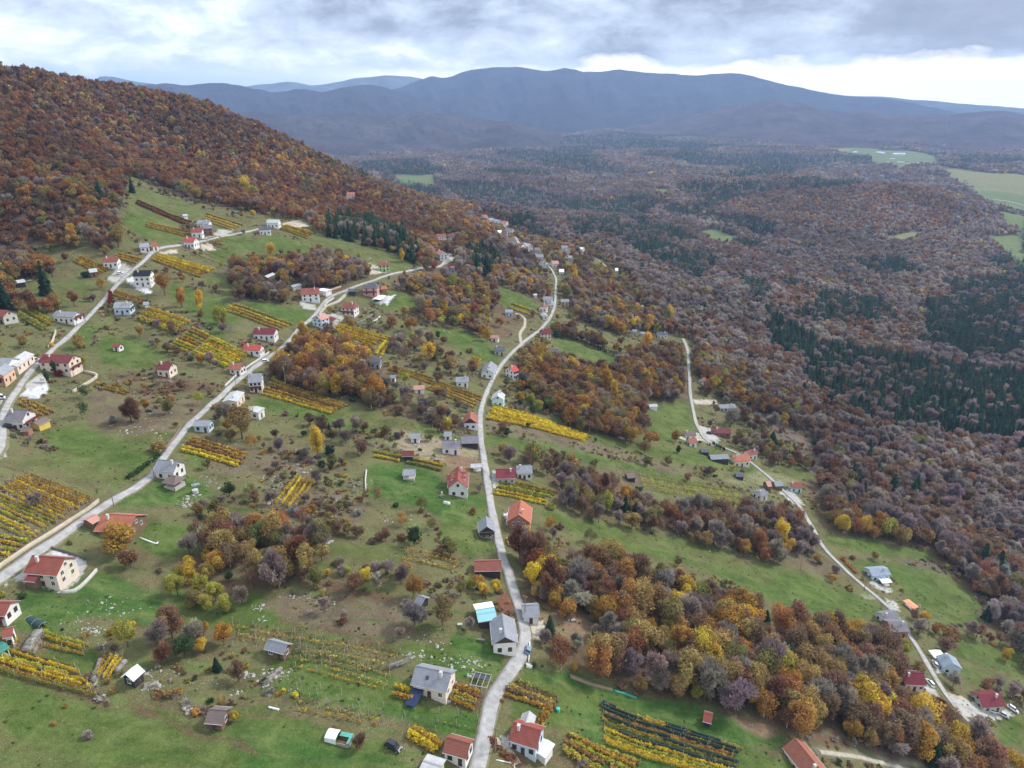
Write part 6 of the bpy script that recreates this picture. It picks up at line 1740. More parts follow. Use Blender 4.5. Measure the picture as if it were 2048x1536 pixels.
T = []     # every tree: x, y, z, R, shape, colour, zscale, wood name
def addtree(x, y, z, R, shape, col, zs, wood):
    T.append((x, y, z, R, shape, col, zs, wood))
CZK = {'leafy': 1.35, 'thin': 1.35, 'oval': 2.0, 'bare': 1.3, 'spruce': 2.0, 'bush': .62, 'twiggy': .6}
for px, py, rp, shape, col, zs in SPECIAL:
    R = 3.0
    for _ in range(4):
        p_ = hits([(px, py)], R * CZK[shape] * zs)[0]
        d_ = (p_ - CAMP) @ FW
        R = rp * d_ / FPX
        if shape == 'oval': R *= 1.25
    addtree(p_[0], p_[1], h1(p_[0], p_[1]), R, shape, col, zs, 'single')
n_special = len(T)
SP = np.array([(t_[0], t_[1], t_[3]) for t_ in T])


def pick(mix, n, clump):
    ks = list(mix); w = np.array([mix[k] for k in ks], float)
    # neighbouring crowns lean to the same colours
    out = []
    for i in range(n):
        ww = w * np.exp(1.9 * np.array([vnoise(np.array(clump[i][0] / 26 + 31 * j), np.array(clump[i][1] / 26 + 7 * j)) for j in range(len(ks))]))
        out.append(ks[rng.choice(len(ks), p=ww / ww.sum())])
    return out


def jgrid(x0, x1, y0, y1, s):
    gx_, gy_ = np.meshgrid(np.arange(x0, x1, s), np.arange(y0, y1, s * .9))
    gx_ = gx_ + (np.arange(gx_.shape[0]) % 2)[:, None] * s / 2
    P = np.stack([gx_.ravel(), gy_.ravel()], 1)
    return P + rng.uniform(-.38, .38, P.shape) * s


def notfield(P, margin=0):
    ok = np.ones(len(P), bool)
    for f in FIELDS:
        lo = f.min(0); hi = f.max(0)
        s = np.where((P[:, 0] > lo[0]) & (P[:, 0] < hi[0]) & (P[:, 1] > lo[1]) & (P[:, 1] < hi[1]) & ok)[0]
        if len(s): ok[s[inpoly(P[s, 0], P[s, 1], f)]] = False
    return ok


def put(P, R, mix, wood, zr=(.85, 1.3)):
    cl = pick(mix, len(P), P)
    z = Hq(P[:, 0], P[:, 1])
    for i in range(len(P)):
        c = cl[i]
        if c in ('spruce', 'pine'):
            shape = 'spruce'; r_ = R[i] * .55; zs = rng.uniform(.75, 1.0)
        elif c in ('grey', 'mauve', 'silver'):
            shape = 'bare'; r_ = R[i]; zs = rng.uniform(*zr)
        else:
            u = rng.random()
            shape = 'thin' if u < .22 else ('oval' if u < .27 and c in ('gold', 'lime', 'amber') else 'leafy'); r_ = R[i]; zs = rng.uniform(*zr)
            if c in ('brown', 'russet') and u > .72: shape = 'bare'
        addtree(P[i, 0], P[i, 1], z[i], r_, shape, c, zs, wood)


for name, poly, mix, s, (r0, r1), keep in WOODS:
    w = wpoly(poly, 6.0 if r1 > 4 else 3.5)
    P = jgrid(*(w[:, 0].min(), w[:, 0].max()), *(w[:, 1].min(), w[:, 1].max()), s * .84)
    P = P[inpoly(P[:, 0], P[:, 1], w)]
    P = P[rng.random(len(P)) < keep]
    if not len(P): continue
    R = rng.uniform(r0, r1, len(P))
    d = np.hypot(P[:, 0:1] - SP[None, :, 0], P[:, 1:2] - SP[None, :, 1])
    ok = (d > SP[None, :, 2] * .6 + R[:, None] * .3).all(1)
    P3 = np.stack([P[:, 0], P[:, 1], Hq(P[:, 0], P[:, 1])], 1)
    ok &= free_of(P3, R) & notfield(P)
    # keep the crowns of the singled-out trees in sight
    c_ = P3.copy(); c_[:, 2] += 1.3 * R
    x, y, dd = project(c_)
    sx, sy, sd = project(np.array([(t_[0], t_[1], t_[2] + t_[3] * CZK[t_[4]] * t_[6]) for t_ in T[:n_special]]))
    sr = np.array([t_[3] for t_ in T[:n_special]]) * FPX / sd
    ok &= ~((dd[:, None] < sd[None] - 2) & (np.hypot(x[:, None] - sx, y[:, None] - sy) < sr[None] * .6 + .25 * (R * FPX / dd)[:, None])).any(1)
    put(P[ok], R[ok], MIXES[mix], name)

# orchard and hedge trees scattered over the open slope
P = jgrid(-330, 330, 130, 800, 12.0)
w_ = inpoly(P[:, 0], P[:, 1], VILLAGE)
P = P[w_]; P = P[notfield(P)]
nz = vnoise(P[:, 0] / 45, P[:, 1] / 45)
P = P[nz > rng.uniform(-.5, .42, len(P))]
R = rng.uniform(1.1, 3.3, len(P))
P3 = np.stack([P[:, 0], P[:, 1], Hq(P[:, 0], P[:, 1])], 1)
ok = free_of(P3, R)
for (p_, r_) in zip(P[ok], R[ok]):
    c = rng.choice(['grey', 'brown', 'ochre', 'olive', 'russet', 'amber', 'mauve', 'green', 'lime', 'gold', 'silver'], p=[.14, .15, .14, .17, .09, .06, .04, .09, .05, .04, .03])
    sh = {'grey': 'bare', 'mauve': 'bare', 'silver': 'twiggy'}.get(c, 'bush' if r_ < 2.0 else ('thin' if rng.random() < .5 else 'leafy'))
    addtree(p_[0], p_[1], h1(*p_), r_, sh, c, rng.uniform(.9, 1.15), 'open slope')

HEDGEROWS = [[(500,820),(640,842),(780,870),(880,892)], [(460,1235),(620,1237),(720,1264),(830,1292)], [(640,1062),(800,1082),(930,1112)], [(1110,1048),(1240,1080),(1400,1128),(1560,1190)], [(540,1130),(660,1132),(800,1152),(930,1182)],
 [(180,600),(300,650),(420,695)], [(420,560),(520,600),(600,640)], [(700,650),(800,700)], [(860,785),(960,835)], [(1050,902),(1180,932)], [(1380,962),(1520,1018)], [(1620,1110),(1700,1180),(1760,1250),(1800,1300)], [(100,905),(320,935)], [(430,860),(540,900),(640,930),(740,960)],
 [(440,1000),(560,1010),(700,1040)], [(1000,1100),(1010,1190)], [(300,690),(440,740)], [(560,790),(700,812)], [(380,990),(420,1040)], [(230,410),(330,440),(400,470)], [(330,480),(440,500),(560,540)], [(140,560),(170,600)], [(1870,1110),(1940,1170),(1985,1235)], [(500,480),(620,520),(700,540)]]
for ln in HEDGEROWS:
    W = spline(wpoly(ln), 2.6)
    W = W[rng.random(len(W)) < .72] ; W = W + rng.normal(0, 1.6, W.shape); W = W[notfield(W)]
    if not len(W): continue
    R = rng.uniform(1.0, 2.9, len(W)); P3 = np.stack([W[:, 0], W[:, 1], Hq(W[:, 0], W[:, 1])], 1); ok = free_of(P3, R)
    for p_, r_ in zip(W[ok], R[ok]):
        c = rng.choice(['grey', 'brown', 'ochre', 'olive', 'russet', 'mauve', 'green', 'amber'], p=[.24, .2, .14, .14, .1, .1, .04, .04])
        addtree(p_[0], p_[1], h1(*p_), r_, {'grey': 'bare', 'mauve': 'twiggy'}.get(c, 'bush' if r_ < 2.1 else 'leafy'), c, rng.uniform(.8, 1.1), 'hedgerow')

# woods round the village: the hill above and the valley beyond
conif_w = [wpoly(p_, 8) for p_ in CONIF]
RUSTY = [[(1440,408),(1560,380),(1700,374),(1850,378),(1905,400),(1910,450),(1700,468),(1550,445)], [(1690,655),(1760,640),(1795,670),(1770,700),(1700,690)], [(1530,585),(1600,575),(1640,600),(1600,620),(1540,615)], [(1380,470),(1480,490),(1560,520),(1460,520)]]
rusty_w = [wpoly(p_, 8) for p_ in RUSTY]
MIXES['rusty'] = dict(russet=28, rust=7, brown=28, orange=1, mauve=26, grey=10)
pine_w = [wpoly(p_, 8) for p_ in PINES]
HILLAZ = wpoly([(0, 165), (300, 205), (600, 308), (900, 440), (980, 500)])
def isconif(P):
    c = np.zeros(len(P), bool)
    for w in conif_w: c |= inpoly(P[:, 0], P[:, 1], w)
    far = np.hypot(P[:, 0], P[:, 1])
    c |= (far > 1500) & (vnoise(P[:, 0] / 330 + 9, P[:, 1] / 420 + 3) + .35 * vnoise(P[:, 0] / 110, P[:, 1] / 130) > .15)
    c |= (vnoise(P[:, 0] / 60 + 4, P[:, 1] / 60) > .38) & (P[:, 0] > 120)
    return c
FAR = []
for rlo, rhi, s, rad, lod in [(150, 900, 7.2, (3.7, 6.0), 0), (900, 1750, 9.8, (5.0, 7.6), 1), (1750, 3100, 12, (6, 8.8), 2), (3100, 7600, 19, (9, 13.5), 2)]:
    P = jgrid(-rhi * .78, rhi * .78, 0, rhi, s)
    r = np.hypot(P[:, 0], P[:, 1]); a = np.arctan2(P[:, 0], P[:, 1])
    P = P[(r >= rlo) & (r < rhi) & (abs(a) < .82)]
    P = P[~inpoly(P[:, 0], P[:, 1], VILLAGE)]
    P = P[notfield(P)]
    z = Hq(P[:, 0], P[:, 1])
    x, y, d = project(np.stack([P[:, 0], P[:, 1], z + 10], 1))
    inview = (d > 0) & (x > -420) & (x < 2700) & (y < 1900)
    P = P[inview]; z = z[inview]; x = x[inview]; y = y[inview]
    if rhi > 1000:      # leave out what the ridge of the hill hides
        t_ = np.linspace(.35, .985, 40)
        hid = np.zeros(len(P), bool)
        for u in t_:
            qx = P[:, 0] * u; qy = P[:, 1] * u
            hid |= (CZ + (z + 14 - CZ) * u) < Hq(qx, qy) - 4
        P = P[~hid]; z = z[~hid]
    R = rng.uniform(*rad, len(P))
    R = np.where((P[:, 0] < 0) & (z > 110), R * .90, R)
    onhill = (P[:, 0] < -60 + 0.19 * np.maximum(P[:, 1] - 700, 0)) & (z > 110)
    pine = np.zeros(len(P), bool)
    for w in pine_w: pine |= inpoly(P[:, 0], P[:, 1], w)
    con = isconif(P) & ~onhill
    rus = np.zeros(len(P), bool)
    for w in rusty_w: rus |= inpoly(P[:, 0], P[:, 1], w)
    con &= ~rus
    if rlo < 1000:
        ok = free_of(np.stack([P[:, 0], P[:, 1], z], 1), R, True)
        P, z, R, onhill, pine, con, rus = P[ok], z[ok], R[ok], onhill[ok], pine[ok], con[ok], rus[ok]
    up_ = z > 240
    for sel, mix, wn in ((onhill & pine, 'pine', 'pine grove on the hill'), (onhill & ~pine & ~up_, 'hill', 'wooded hill'), (onhill & ~pine & up_, 'hillup', 'wooded hill'),
                         (~onhill & pine, 'pine', 'pines by the road end'), (~onhill & ~pine & con, 'pine', 'valley spruces'), (~onhill & ~pine & ~con & ~rus, 'valley', 'valley wood'), (~onhill & ~pine & rus, 'rusty', 'valley wood')):
        idx_ = np.where(sel)[0]
        if not len(idx_): continue
        m = MIXES[mix]; ks = list(m)
        if wn == 'valley spruces': ks = ['spruce', 'pine', 'brown', 'mauve']; wts = np.array([.56, .28, .05, .11])
        else: wts = np.array([m[k] for k in ks], float)
        ww = np.tile(wts, (len(idx_), 1))
        for j in range(len(ks)):
            ww[:, j] *= np.exp(2.4 * vnoise(P[idx_, 0] / 42 + 31 * j, P[idx_, 1] / 42 + 7 * j) + 1.9 * vnoise(P[idx_, 0] / 150 + 3 * j, P[idx_, 1] / 190))
        ww = np.cumsum(ww, 1); ww /= ww[:, -1:]
        ch = (rng.random(len(idx_))[:, None] > ww).sum(1)
        for i, c in zip(idx_, ch):
            k = ks[c]
            if k in ('spruce', 'pine'): sh, r_, zs = 'spruce', R[i] * .86, rng.uniform(.55, .98)
            elif k in ('grey', 'mauve', 'silver'): sh, r_, zs = 'bare', R[i], rng.uniform(.85, 1.2)
            else: sh, r_, zs = ('bare' if k in ('brown', 'russet') and rng.random() < .35 else 'leafy'), R[i], rng.uniform(.85, 1.25)
            if rlo > 800: FAR.append((P[i, 0], P[i, 1], z[i], r_, sh, k, zs, lod))
            else: addtree(P[i, 0], P[i, 1], z[i], r_, sh, k, zs, wn)

# ------------------------------------------------------------------ the largest trees become objects of their own
TP = np.array([(t_[0], t_[1], t_[2] + t_[3] * CZK[t_[4]] * t_[6]) for t_ in T]); TR = np.array([t_[3] for t_ in T])
tx, ty, td = project(TP)
tpx = TR * FPX / np.maximum(td, 1)
infr = (td > 0) & (tx > -tpx * .6) & (tx < 2048 + tpx * .6) & (ty > 0) & (ty < 1536 + tpx)
NAME = {'leafy': 'broadleaf_tree', 'thin': 'birch_tree', 'oval': 'poplar_tree', 'bare': 'bare_tree', 'spruce': 'spruce_tree', 'bush': 'bush', 'twiggy': 'thorn_bush'}
NOUN = {'leafy': 'tree', 'thin': 'birch', 'oval': 'poplar', 'bare': 'tree', 'spruce': 'spruce', 'bush': 'bush', 'twiggy': 'thorn bush'}
CAP = {'leafy': 290, 'thin': 200, 'oval': 100, 'bare': 290, 'spruce': 170, 'bush': 200, 'twiggy': 80}
score = tpx * np.where(np.arange(len(T)) < n_special, 50, 1)
order = np.argsort(-score)
chosen = []; cnt = {k: 0 for k in CAP}
for i in order:
    if not infr[i]: continue
    sh = T[i][4]
    if cnt[sh] >= CAP[sh] or (tpx[i] < 6.5 and i >= n_special): continue
    cnt[sh] += 1; chosen.append(i)
chosen_set = set(chosen)

_lx, _ly, _ld = project(_HC)
_lph = [h[2] for h in HOUSES]
_tens = ['twenty', 'thirty', 'forty', 'fifty', 'sixty']
_unit = ['first', 'second', 'third', 'fourth', 'fifth', 'sixth', 'seventh', 'eighth', 'ninth']
ORD += sum([[('thirtieth', 'fortieth', 'fiftieth', 'sixtieth')[q_ - 1] if (u_ < 0) else _tens[q_] + '-' + _unit[u_] for u_ in ([-1] if q_ else []) + list(range(9))] for q_ in range(5)], [])
groups = {}
for i in chosen:
    x, y, z, R, sh, col, zs, wood = T[i]
    px, py = tx[i], min(ty[i] + tpx[i], 1530)
    d2 = np.hypot(px - _lx, (py - _ly) * 1.25)
    k = int(np.argmin(d2 + (_lx < 0) * 500 + (_lx > 2048) * 500 + (_ly > 1536) * 500))
    dx, dy = px - _lx[k], py - _ly[k]
    sec = int(round(math.degrees(math.atan2(-dy, dx)) / 45)) % 8
    rel = ['right of', 'above right of', 'above', 'above left of', 'left of', 'below left of', 'below', 'below right of'][sec]
    cw = COLWORD[col]
    if sh == 'bare' and 'leafless' not in cw: cw = 'thin ' + cw
    if sh == 'twiggy': cw = cw.replace('leafless ', 'bare ')
    groups.setdefault((cw, NOUN[sh], k, rel), []).append((d2[k], i))
LABEL = {}
for (cw, noun, k, rel), lst in groups.items():
    lst.sort()
    for j, (_, i) in enumerate(lst):
        size = 'big ' if T[i][3] * T[i][6] > 5.2 else ('small ' if T[i][3] < 2.2 else '')
        if len(lst) == 1: s = f"{size}{cw} {noun} just {rel} the {_lph[k]}"
        else: s = f"{cw} {noun}, {ORD[j]} out {rel} the {_lph[k]}"
        if len(s.replace('-', ' ').split()) > 16: s = s.replace(' out ', ' ').replace('just ', '')
        LABEL[i] = s
for i in chosen:
    x, y, z, R, sh, col, zs, wood = T[i]
    root = empty(NAME[sh], (x, y, z - .1), float(rng.uniform(0, 6.28)))
    tag(root, LABEL[i], {'bush': 'bush', 'twiggy': 'bush'}.get(sh, 'tree'), {'single': 'trees standing out among the houses', 'hedgerow': 'bushes of the hedgerows', 'open slope': 'trees and bushes on the open slope'}.get(wood, 'trees of the ' + wood))
    v = int(rng.integers(0, 100))
    sc = (R * float(rng.uniform(.93, 1.07)), R * float(rng.uniform(.93, 1.07)), R * zs)
    root.scale = sc
    cr = bpy.data.objects.new('crown', CROWN[sh][v % len(CROWN[sh])]); scene.collection.objects.link(cr); cr.parent = root
    c = np.array(PALETTE[col]) * rng.uniform(.82, 1.18) * (1 + rng.normal(0, .05, 3))
    cr.color = (*np.clip(c, .004, .85), 1)
    tr = bpy.data.objects.new('trunk', TRUNK[sh][v % len(TRUNK[sh])]); scene.collection.objects.link(tr); tr.parent = root

SI = {'leafy': (0, 3), 'thin': (0, 3), 'bush': (0, 3), 'bare': (3, 6), 'twiggy': (3, 6), 'spruce': (6, 8), 'oval': (8, 9)}
def mass(name, rows, lod):
    if not rows: return
    pos = np.array([r[:3] for r in rows]); R = np.array([r[3] for r in rows]); zs = np.array([r[6] for r in rows])
    ki = np.array([rng.integers(*SI[r[4]]) for r in rows])
    big_ = 1 + .45 * vnoise(pos[:, 0] / 95, pos[:, 1] / 130) + .35 * vnoise(pos[:, 0] / 34, pos[:, 1] / 34)
    tint = np.array([PALETTE[r[5]] for r in rows]) * big_[:, None] * rng.uniform(.88, 1.12, (len(rows), 1)) * (1 + rng.normal(0, .03, (len(rows), 3)))
    scatter(name, pos, ki, R, np.clip(tint, .004, .85), LOD[lod], zs)
rest = [T[i] for i in range(len(T)) if i not in chosen_set and td[i] > 0 and tx[i] > -450 and tx[i] < 2700]
mass('hillside_woods', [r for r in rest if r[7] in ('wooded hill', 'pine grove on the hill')], 0)
mass('village_woods', [r for r in rest if r[7] not in ('wooded hill', 'pine grove on the hill', 'valley wood', 'valley spruces')], 0)
mass('valley_woods', [r for r in rest if r[7] in ('valley wood', 'valley spruces')], 0)
mass('valley_forest', [r for r in FAR if r[7] == 1], 1)
mass('distant_forest', [r for r in FAR if r[7] == 2], 2)
print('TREES', len(T), 'chosen', cnt, 'far', len(FAR))

# ------------------------------------------------------------------ undergrowth, tufts and stones
def small_src(name, data, mat=None):
    V, F, var = data
    me = mesh_np(name, V, F, False, {'var': ('FACE', 'FLOAT', var)}); me.materials.append(mat or LEAF_I); return me
SMALL = [small_src('shrub', leafy_crown(500 + i, 120, .16, 7, rz=.6, zc=.4)) for i in range(3)] + [small_src('twigs', bare_crown(510 + i, 170, rz=.6, zc=.4, width=.035, length=.5)) for i in range(3)]
x_ = rng.uniform(-360, 360, 130000); y_ = rng.uniform(105, 900, 130000)
P = np.stack([x_, y_], 1)
P = P[inpoly(P[:, 0], P[:, 1], VILLAGE)]; P = P[notfield(P)]
nz = vnoise(P[:, 0] / 22, P[:, 1] / 22) + .5 * vnoise(P[:, 0] / 8, P[:, 1] / 8)
P = P[nz > rng.uniform(-.05, .50, len(P))]
R = rng.uniform(.35, 1.5, len(P)) ** 1.2
P3 = np.stack([P[:, 0], P[:, 1], Hq(P[:, 0], P[:, 1])], 1)
ok = free_of(P3, R, False); P3 = P3[ok]; R = R[ok]
ck = rng.choice(['brown', 'russet', 'grey', 'ochre', 'olive', 'green', 'silver', 'amber'], len(P3), p=[.2, .1, .2, .13, .18, .08, .08, .03])
scatter('undergrowth', P3, rng.integers(0, 6, len(P3)), R, np.array([PALETTE[k] for k in ck]) * rng.uniform(.8, 1.3, (len(P3), 1)), SMALL, rng.uniform(.7, 1.1, len(P3)))
# tufts in the meadows
x_ = rng.uniform(-360, 360, 52000); y_ = rng.uniform(105, 700, 52000)
P = np.stack([x_, y_], 1); P = P[inpoly(P[:, 0], P[:, 1], VILLAGE)]
P = P[vnoise(P[:, 0] / 14, P[:, 1] / 14) > rng.uniform(-.3, .6, len(P))]
P3 = np.stack([P[:, 0], P[:, 1], Hq(P[:, 0], P[:, 1])], 1); R = rng.uniform(.2, .6, len(P3))
ok = free_of(P3, R, False); P3 = P3[ok]; R = R[ok]
gcs = np.array([(.05, .09, .02), (.10, .12, .035), (.16, .14, .06), (.06, .12, .02)])
scatter('grass_tufts', P3, rng.integers(0, 3, len(P3)), R, gcs[rng.integers(0, 4, len(P3))], SMALL[:3], np.full(len(P3), .45))

bm = bmesh.new(); bmesh.ops.create_icosphere(bm, subdivisions=2, radius=1.0)
STONES = []
ms, t, b = new_mat('limestone', .9, .1)
t.links.new(RAMP(t, NOISE(t, objc(t), 2.0, 5, .7), [(.3, (.20, .19, .165)), (.5, (.34, .33, .30)), (.7, (.50, .485, .45))]), b.inputs['Base Color'])
bm.free()
for i in range(4):
    bm = bmesh.new(); bmesh.ops.create_icosphere(bm, subdivisions=2, radius=1.0)
    r_ = np.random.default_rng(700 + i)
    for v in bm.verts:
        k = 1 + .35 * float(r_.normal()) * .5
        v.co = Vector((v.co.x * k * 1.2, v.co.y * k * .8, v.co.z * k * .6))
    me = bpy.data.meshes.new('stone'); bm.to_mesh(me); bm.free(); me.materials.append(ms); STONES.append(me)
CL = [(300,830,70,18,70,.35),(280,860,50,10,60,.5),(330,790,30,12,18,.3),(260,800,60,20,25,.3),(330,880,22,14,20,.45),(240,775,40,14,20,.3),
      (820,885,62,18,170,.42),(850,890,40,12,80,.5),(780,878,24,10,40,.4),(905,908,40,8,30,.35),(910,865,14,5,16,.4),
      (385,1005,26,14,60,.5),(370,1010,10,6,16,.9),(420,960,26,12,50,.4),(400,915,20,8,24,.35),(540,960,24,22,60,.45),(560,985,18,18,40,.5),(600,940,24,12,40,.4),(535,1000,10,14,16,.7),
      (690,1000,34,12,45,.4),(655,1000,12,10,12,.45),(785,1040,34,12,30,.45),(630,1025,12,6,14,.7),(660,1085,6,3,6,1.2),(740,960,8,14,14,.4),
      (520,1215,12,10,24,.5),(525,1240,10,8,16,.5),(590,1196,30,4,26,.4),(640,1205,30,6,20,.35),(835,1280,30,10,14,.4),
      (900,1320,50,10,50,.4),(945,1330,22,14,24,.6),(940,1350,8,8,10,.7),(830,1310,24,8,20,.5),(880,1290,20,8,10,.4),
      (560,1345,24,12,60,.45),(530,1365,14,10,24,.5),(220,1215,50,20,80,.3),(150,1235,30,14,40,.3),(185,1260,20,10,50,.4),(205,1290,8,10,12,.5),
      (300,1370,20,10,90,.4),(290,1350,10,8,50,.45),(320,1385,16,8,60,.35),(340,1345,20,6,20,.35),(490,1352,14,6,30,.5),(510,1350,6,4,8,.9),(475,1385,14,6,16,.5),(415,1370,40,10,20,.3),
      (190,1360,14,26,30,.3),(15,985,30,10,60,.35),(50,955,16,4,30,.35),(440,900,30,20,30,.3),(1180,905,30,10,20,.3),(1060,905,20,8,20,.35),(1250,1010,14,6,12,.4),(1350,1070,40,8,24,.4),(1440,1095,20,10,24,.5),(1300,1060,20,5,12,.35),
      (740,520,14,6,16,.6),(155,510,14,4,14,.5),(120,480,10,5,8,.5),(490,395,60,20,26,.5),(900,660,26,8,16,.4),(1400,1055,30,10,10,.35),(1080,1260,14,12,40,.35),(1145,1240,10,4,8,.6),(1830,1135,20,6,14,.35),(2010,1420,20,8,24,.5),(1500,1450,20,6,10,.3),
      (170,745,14,14,30,.3),(450,560,60,20,14,.3),(560,520,40,20,12,.3),(1000,1300,14,10,8,.4),(590,1380,20,8,16,.3),(360,1120,20,10,12,.3)]
pos, siz = [], []
for cx, cy, rx_, ry_, n_, s in CL:
    n_ = int(n_ * .7)
    q_ = np.stack([cx + rng.normal(0, .55, n_) * rx_, cy + rng.normal(0, .55, n_) * ry_], 1)
    hh = hits(q_)
    pos.append(hh); siz.append(s * .5 * np.exp(rng.normal(0, .45, n_)))
pos = np.concatenate(pos); siz = np.concatenate(siz)
ok = free_of(pos, siz, False)
scatter('limestone_rubble', pos[ok] + np.array([0, 0, .05]), rng.integers(0, 4, ok.sum()), siz[ok] * .9, np.ones((ok.sum(), 3)), STONES)
# ------------------------------------------------------------------ walls, hedges, poles, vehicles and yard things
def wall_line(name, line, h, th, mat, label, cat, dz=0.0, cap=None, lift=0.0):
    W = spline(wpoly(line), 1.5)
    d = np.gradient(W, axis=0); d /= np.maximum(np.hypot(d[:, 0], d[:, 1])[:, None], 1e-6)
    nr = np.stack([d[:, 1], -d[:, 0]], 1)
    zc = Hq(W[:, 0], W[:, 1])
    r = 1 + .06 * vnoise(np.arange(len(W)) * .7, np.zeros(len(W)) + h)
    c0 = np.array([W[0][0], W[0][1], zc[0]])
    prof = [(-th / 2, -.7), (-th / 2 * .9, h), (th / 2 * .9, h), (th / 2, -.7)]
    V = np.stack([np.stack([W[:, 0] + nr[:, 0] * o_, W[:, 1] + nr[:, 1] * o_, zc + lift + z_ * (r if z_ > 0 else 1)], 1) for o_, z_ in prof], 1) - c0
    n = len(W); ix = np.arange(n * 4).reshape(n, 4)
    F = [np.stack([ix[:-1, k], ix[1:, k], ix[1:, (k + 1) % 4], ix[:-1, (k + 1) % 4]], 1) for k in range(4)]
    F = np.concatenate(F + [ix[:1], ix[-1:, ::-1]])
    o = link(name, mesh_np(name, V.reshape(-1, 3), F[:, ::-1]), mat)
    o.location = c0
    tag(o, label, cat)
    return o


def stonemat(name, c1, c2, sc=1.1):
    m, t, b = new_mat(name, .95, .1)
    vo = N(t, 'ShaderNodeTexVoronoi'); vo.inputs['Scale'].default_value = sc; t.links.new(pos_of(t), vo.inputs['Vector'])
    c = RAMP(t, vo.outputs['Color'], [(.1, c1), (.9, c2)])
    c = MIX(t, M_(t, 'MULTIPLY', NOISE(t, pos_of(t), .5, 4, .6), .6), c, tuple(x * .5 for x in c1))
    t.links.new(c, b.inputs['Base Color'])
    return m
M_DRY = stonemat('dry_stone', (.12, .11, .095), (.36, .34, .30), 1.6)
M_TAN = stonemat('tan_masonry', (.42, .36, .27), (.58, .51, .40), .5)
M_WHW = flat('whitewashed_concrete', (.46, .45, .42), .9, .15, .4)

wall_line('retaining_wall', [(-20,1150),(60,1095),(120,1058),(170,1026),(198,1004)], 1.3, .5, M_TAN, 'long tan retaining wall on the uphill side of the upper road', 'wall')
wall_line('low_wall', [(332,898),(345,880),(362,858)], .9, .4, flat('brown_wall', (.20,.14,.11)), 'low brown wall beside the upper road above the roadside bend', 'wall')
wall_line('roadside_wall', [(450,774),(475,750),(500,732),(538,706)], 1.0, .5, M_WHW, 'pale roadside wall opposite the slate roofed house', 'wall')
wall_line('roadside_wall', [(97,697),(106,684),(112,664)], 1.4, .6, M_TAN, 'short pale wall where the top road passes the long dark red roof', 'wall')
wall_line('garden_wall', [(146,786),(165,774),(192,757),(190,750),(168,745)], 1.2, .9, M_TAN, 'angled tan garden wall behind the house with the crimson bush', 'wall')
wall_line('garden_wall', [(733,942),(731,960),(732,984)], .8, .5, M_WHW, 'short white wall at the edge of the lush lawn', 'wall')
wall_line('stone_wall', [(776,1338),(795,1334),(812,1326),(822,1311)], 1.5, .7, M_DRY, 'curved dry stone wall behind the big slate roofed near house', 'wall')
wall_line('stone_wall', [(757,720),(770,702),(782,685),(794,668)], .8, .8, M_DRY, 'long straight stone wall beside the pair of yellow vine rows', 'wall')
wall_line('retaining_wall', [(640,592),(660,583),(682,575)], 1.4, .5, flat('brick_red_wall', (.42,.27,.20)), 'reddish retaining wall by the flat white garage', 'wall')
wall_line('retaining_wall', [(648,616),(655,606),(668,597)], 1.0, .5, M_WHW, 'white kerb wall along the fork of the upper road', 'wall')
wall_line('terrace_wall', [(712,648),(728,641),(745,631)], 1.0, .6, M_DRY, 'grey terrace wall below the hipped brown red roof', 'wall')
wall_line('terrace_wall', [(745,645),(754,640),(760,634)], .9, .6, M_WHW, 'short pale terrace wall beside the grey one', 'wall')
wall_line('white_edging', [(279,1076),(300,1084),(312,1088),(316,1085)], .35, .35, flat('white_paint', (.75,.74,.72)), 'white edging on the lawn beside the wide orange red roof', 'edging')
wall_line('yard_wall', [(103,1098),(140,1108),(172,1120)], .9, .25, flat('dark_fence', (.12,.11,.10)), 'dark fence wall at the back of the paved yard', 'wall')
wall_line('yard_wall', [(122,1187),(150,1184),(172,1166),(194,1142)], 1.0, .5, M_WHW, 'curved pale wall holding up the paved yard', 'wall')
wall_line('stone_wall', [(52,1308),(65,1285),(80,1266)], 1.3, 2.2, M_DRY, 'broad stone wall between the two near vineyards', 'wall')
wall_line('stone_wall', [(186,1366),(196,1340),(202,1322)], 1.0, 1.0, M_DRY, 'stone wall on the uphill edge of the steep little vineyard', 'wall')
wall_line('stone_wall', [(234,1348),(242,1335),(252,1325)], 1.1, 1.2, M_DRY, 'stone wall between the steep vineyard and the gleaming white roof', 'wall')
wall_line('stone_wall', [(530,1370),(548,1352),(562,1338)], .9, 1.0, M_DRY, 'tumbled stone wall below the slate hut', 'wall')
wall_line('guard_rail', [(1059,1287),(1059,1305),(1057,1326)], .75, .25, flat('rail_white', (.72,.72,.72), .5), 'white guard rail on the outer side of the bend below the farmhouse', 'guard rail')
wall_line('concrete_plinth', [(1052,1332),(1058,1334),(1062,1333)], .8, 1.2, M_WHW, 'pale concrete block at the lower end of the guard rail', 'block')
wall_line('kerb', [(868,1400),(885,1402),(902,1404)], .5, .3, M_CONCRETE, 'concrete edge of the terrace in front of the slate roofed near house', 'kerb')
wall_line('white_hose', [(992,1520),(1012,1524),(1026,1528),(1030,1540)], .18, .22, flat('hose_white', (.75,.74,.70), .6), 'white hose curving over the grass below the red tiled house', 'hose')
wall_line('net_roll', [(1228,1382),(1250,1388),(1273,1397)], .35, .6, flat('green_net', (.05,.30,.22)), 'rolled green net lying at the wood edge of the near meadow', 'net')
wall_line('brush_pile', [(1140,1353),(1175,1366),(1225,1380)], .5, 1.2, flat('dead_brush', (.22,.17,.11)), 'long low pile of pale brush at the edge of the near meadow', 'brush pile')
wall_line('terrace_wall', [(1000,1500),(1010,1512),(1030,1520)], .5, .4, flat('red_stones', (.24,.09,.06)), 'low red edging below the gravel drive of the red tiled house', 'edging')
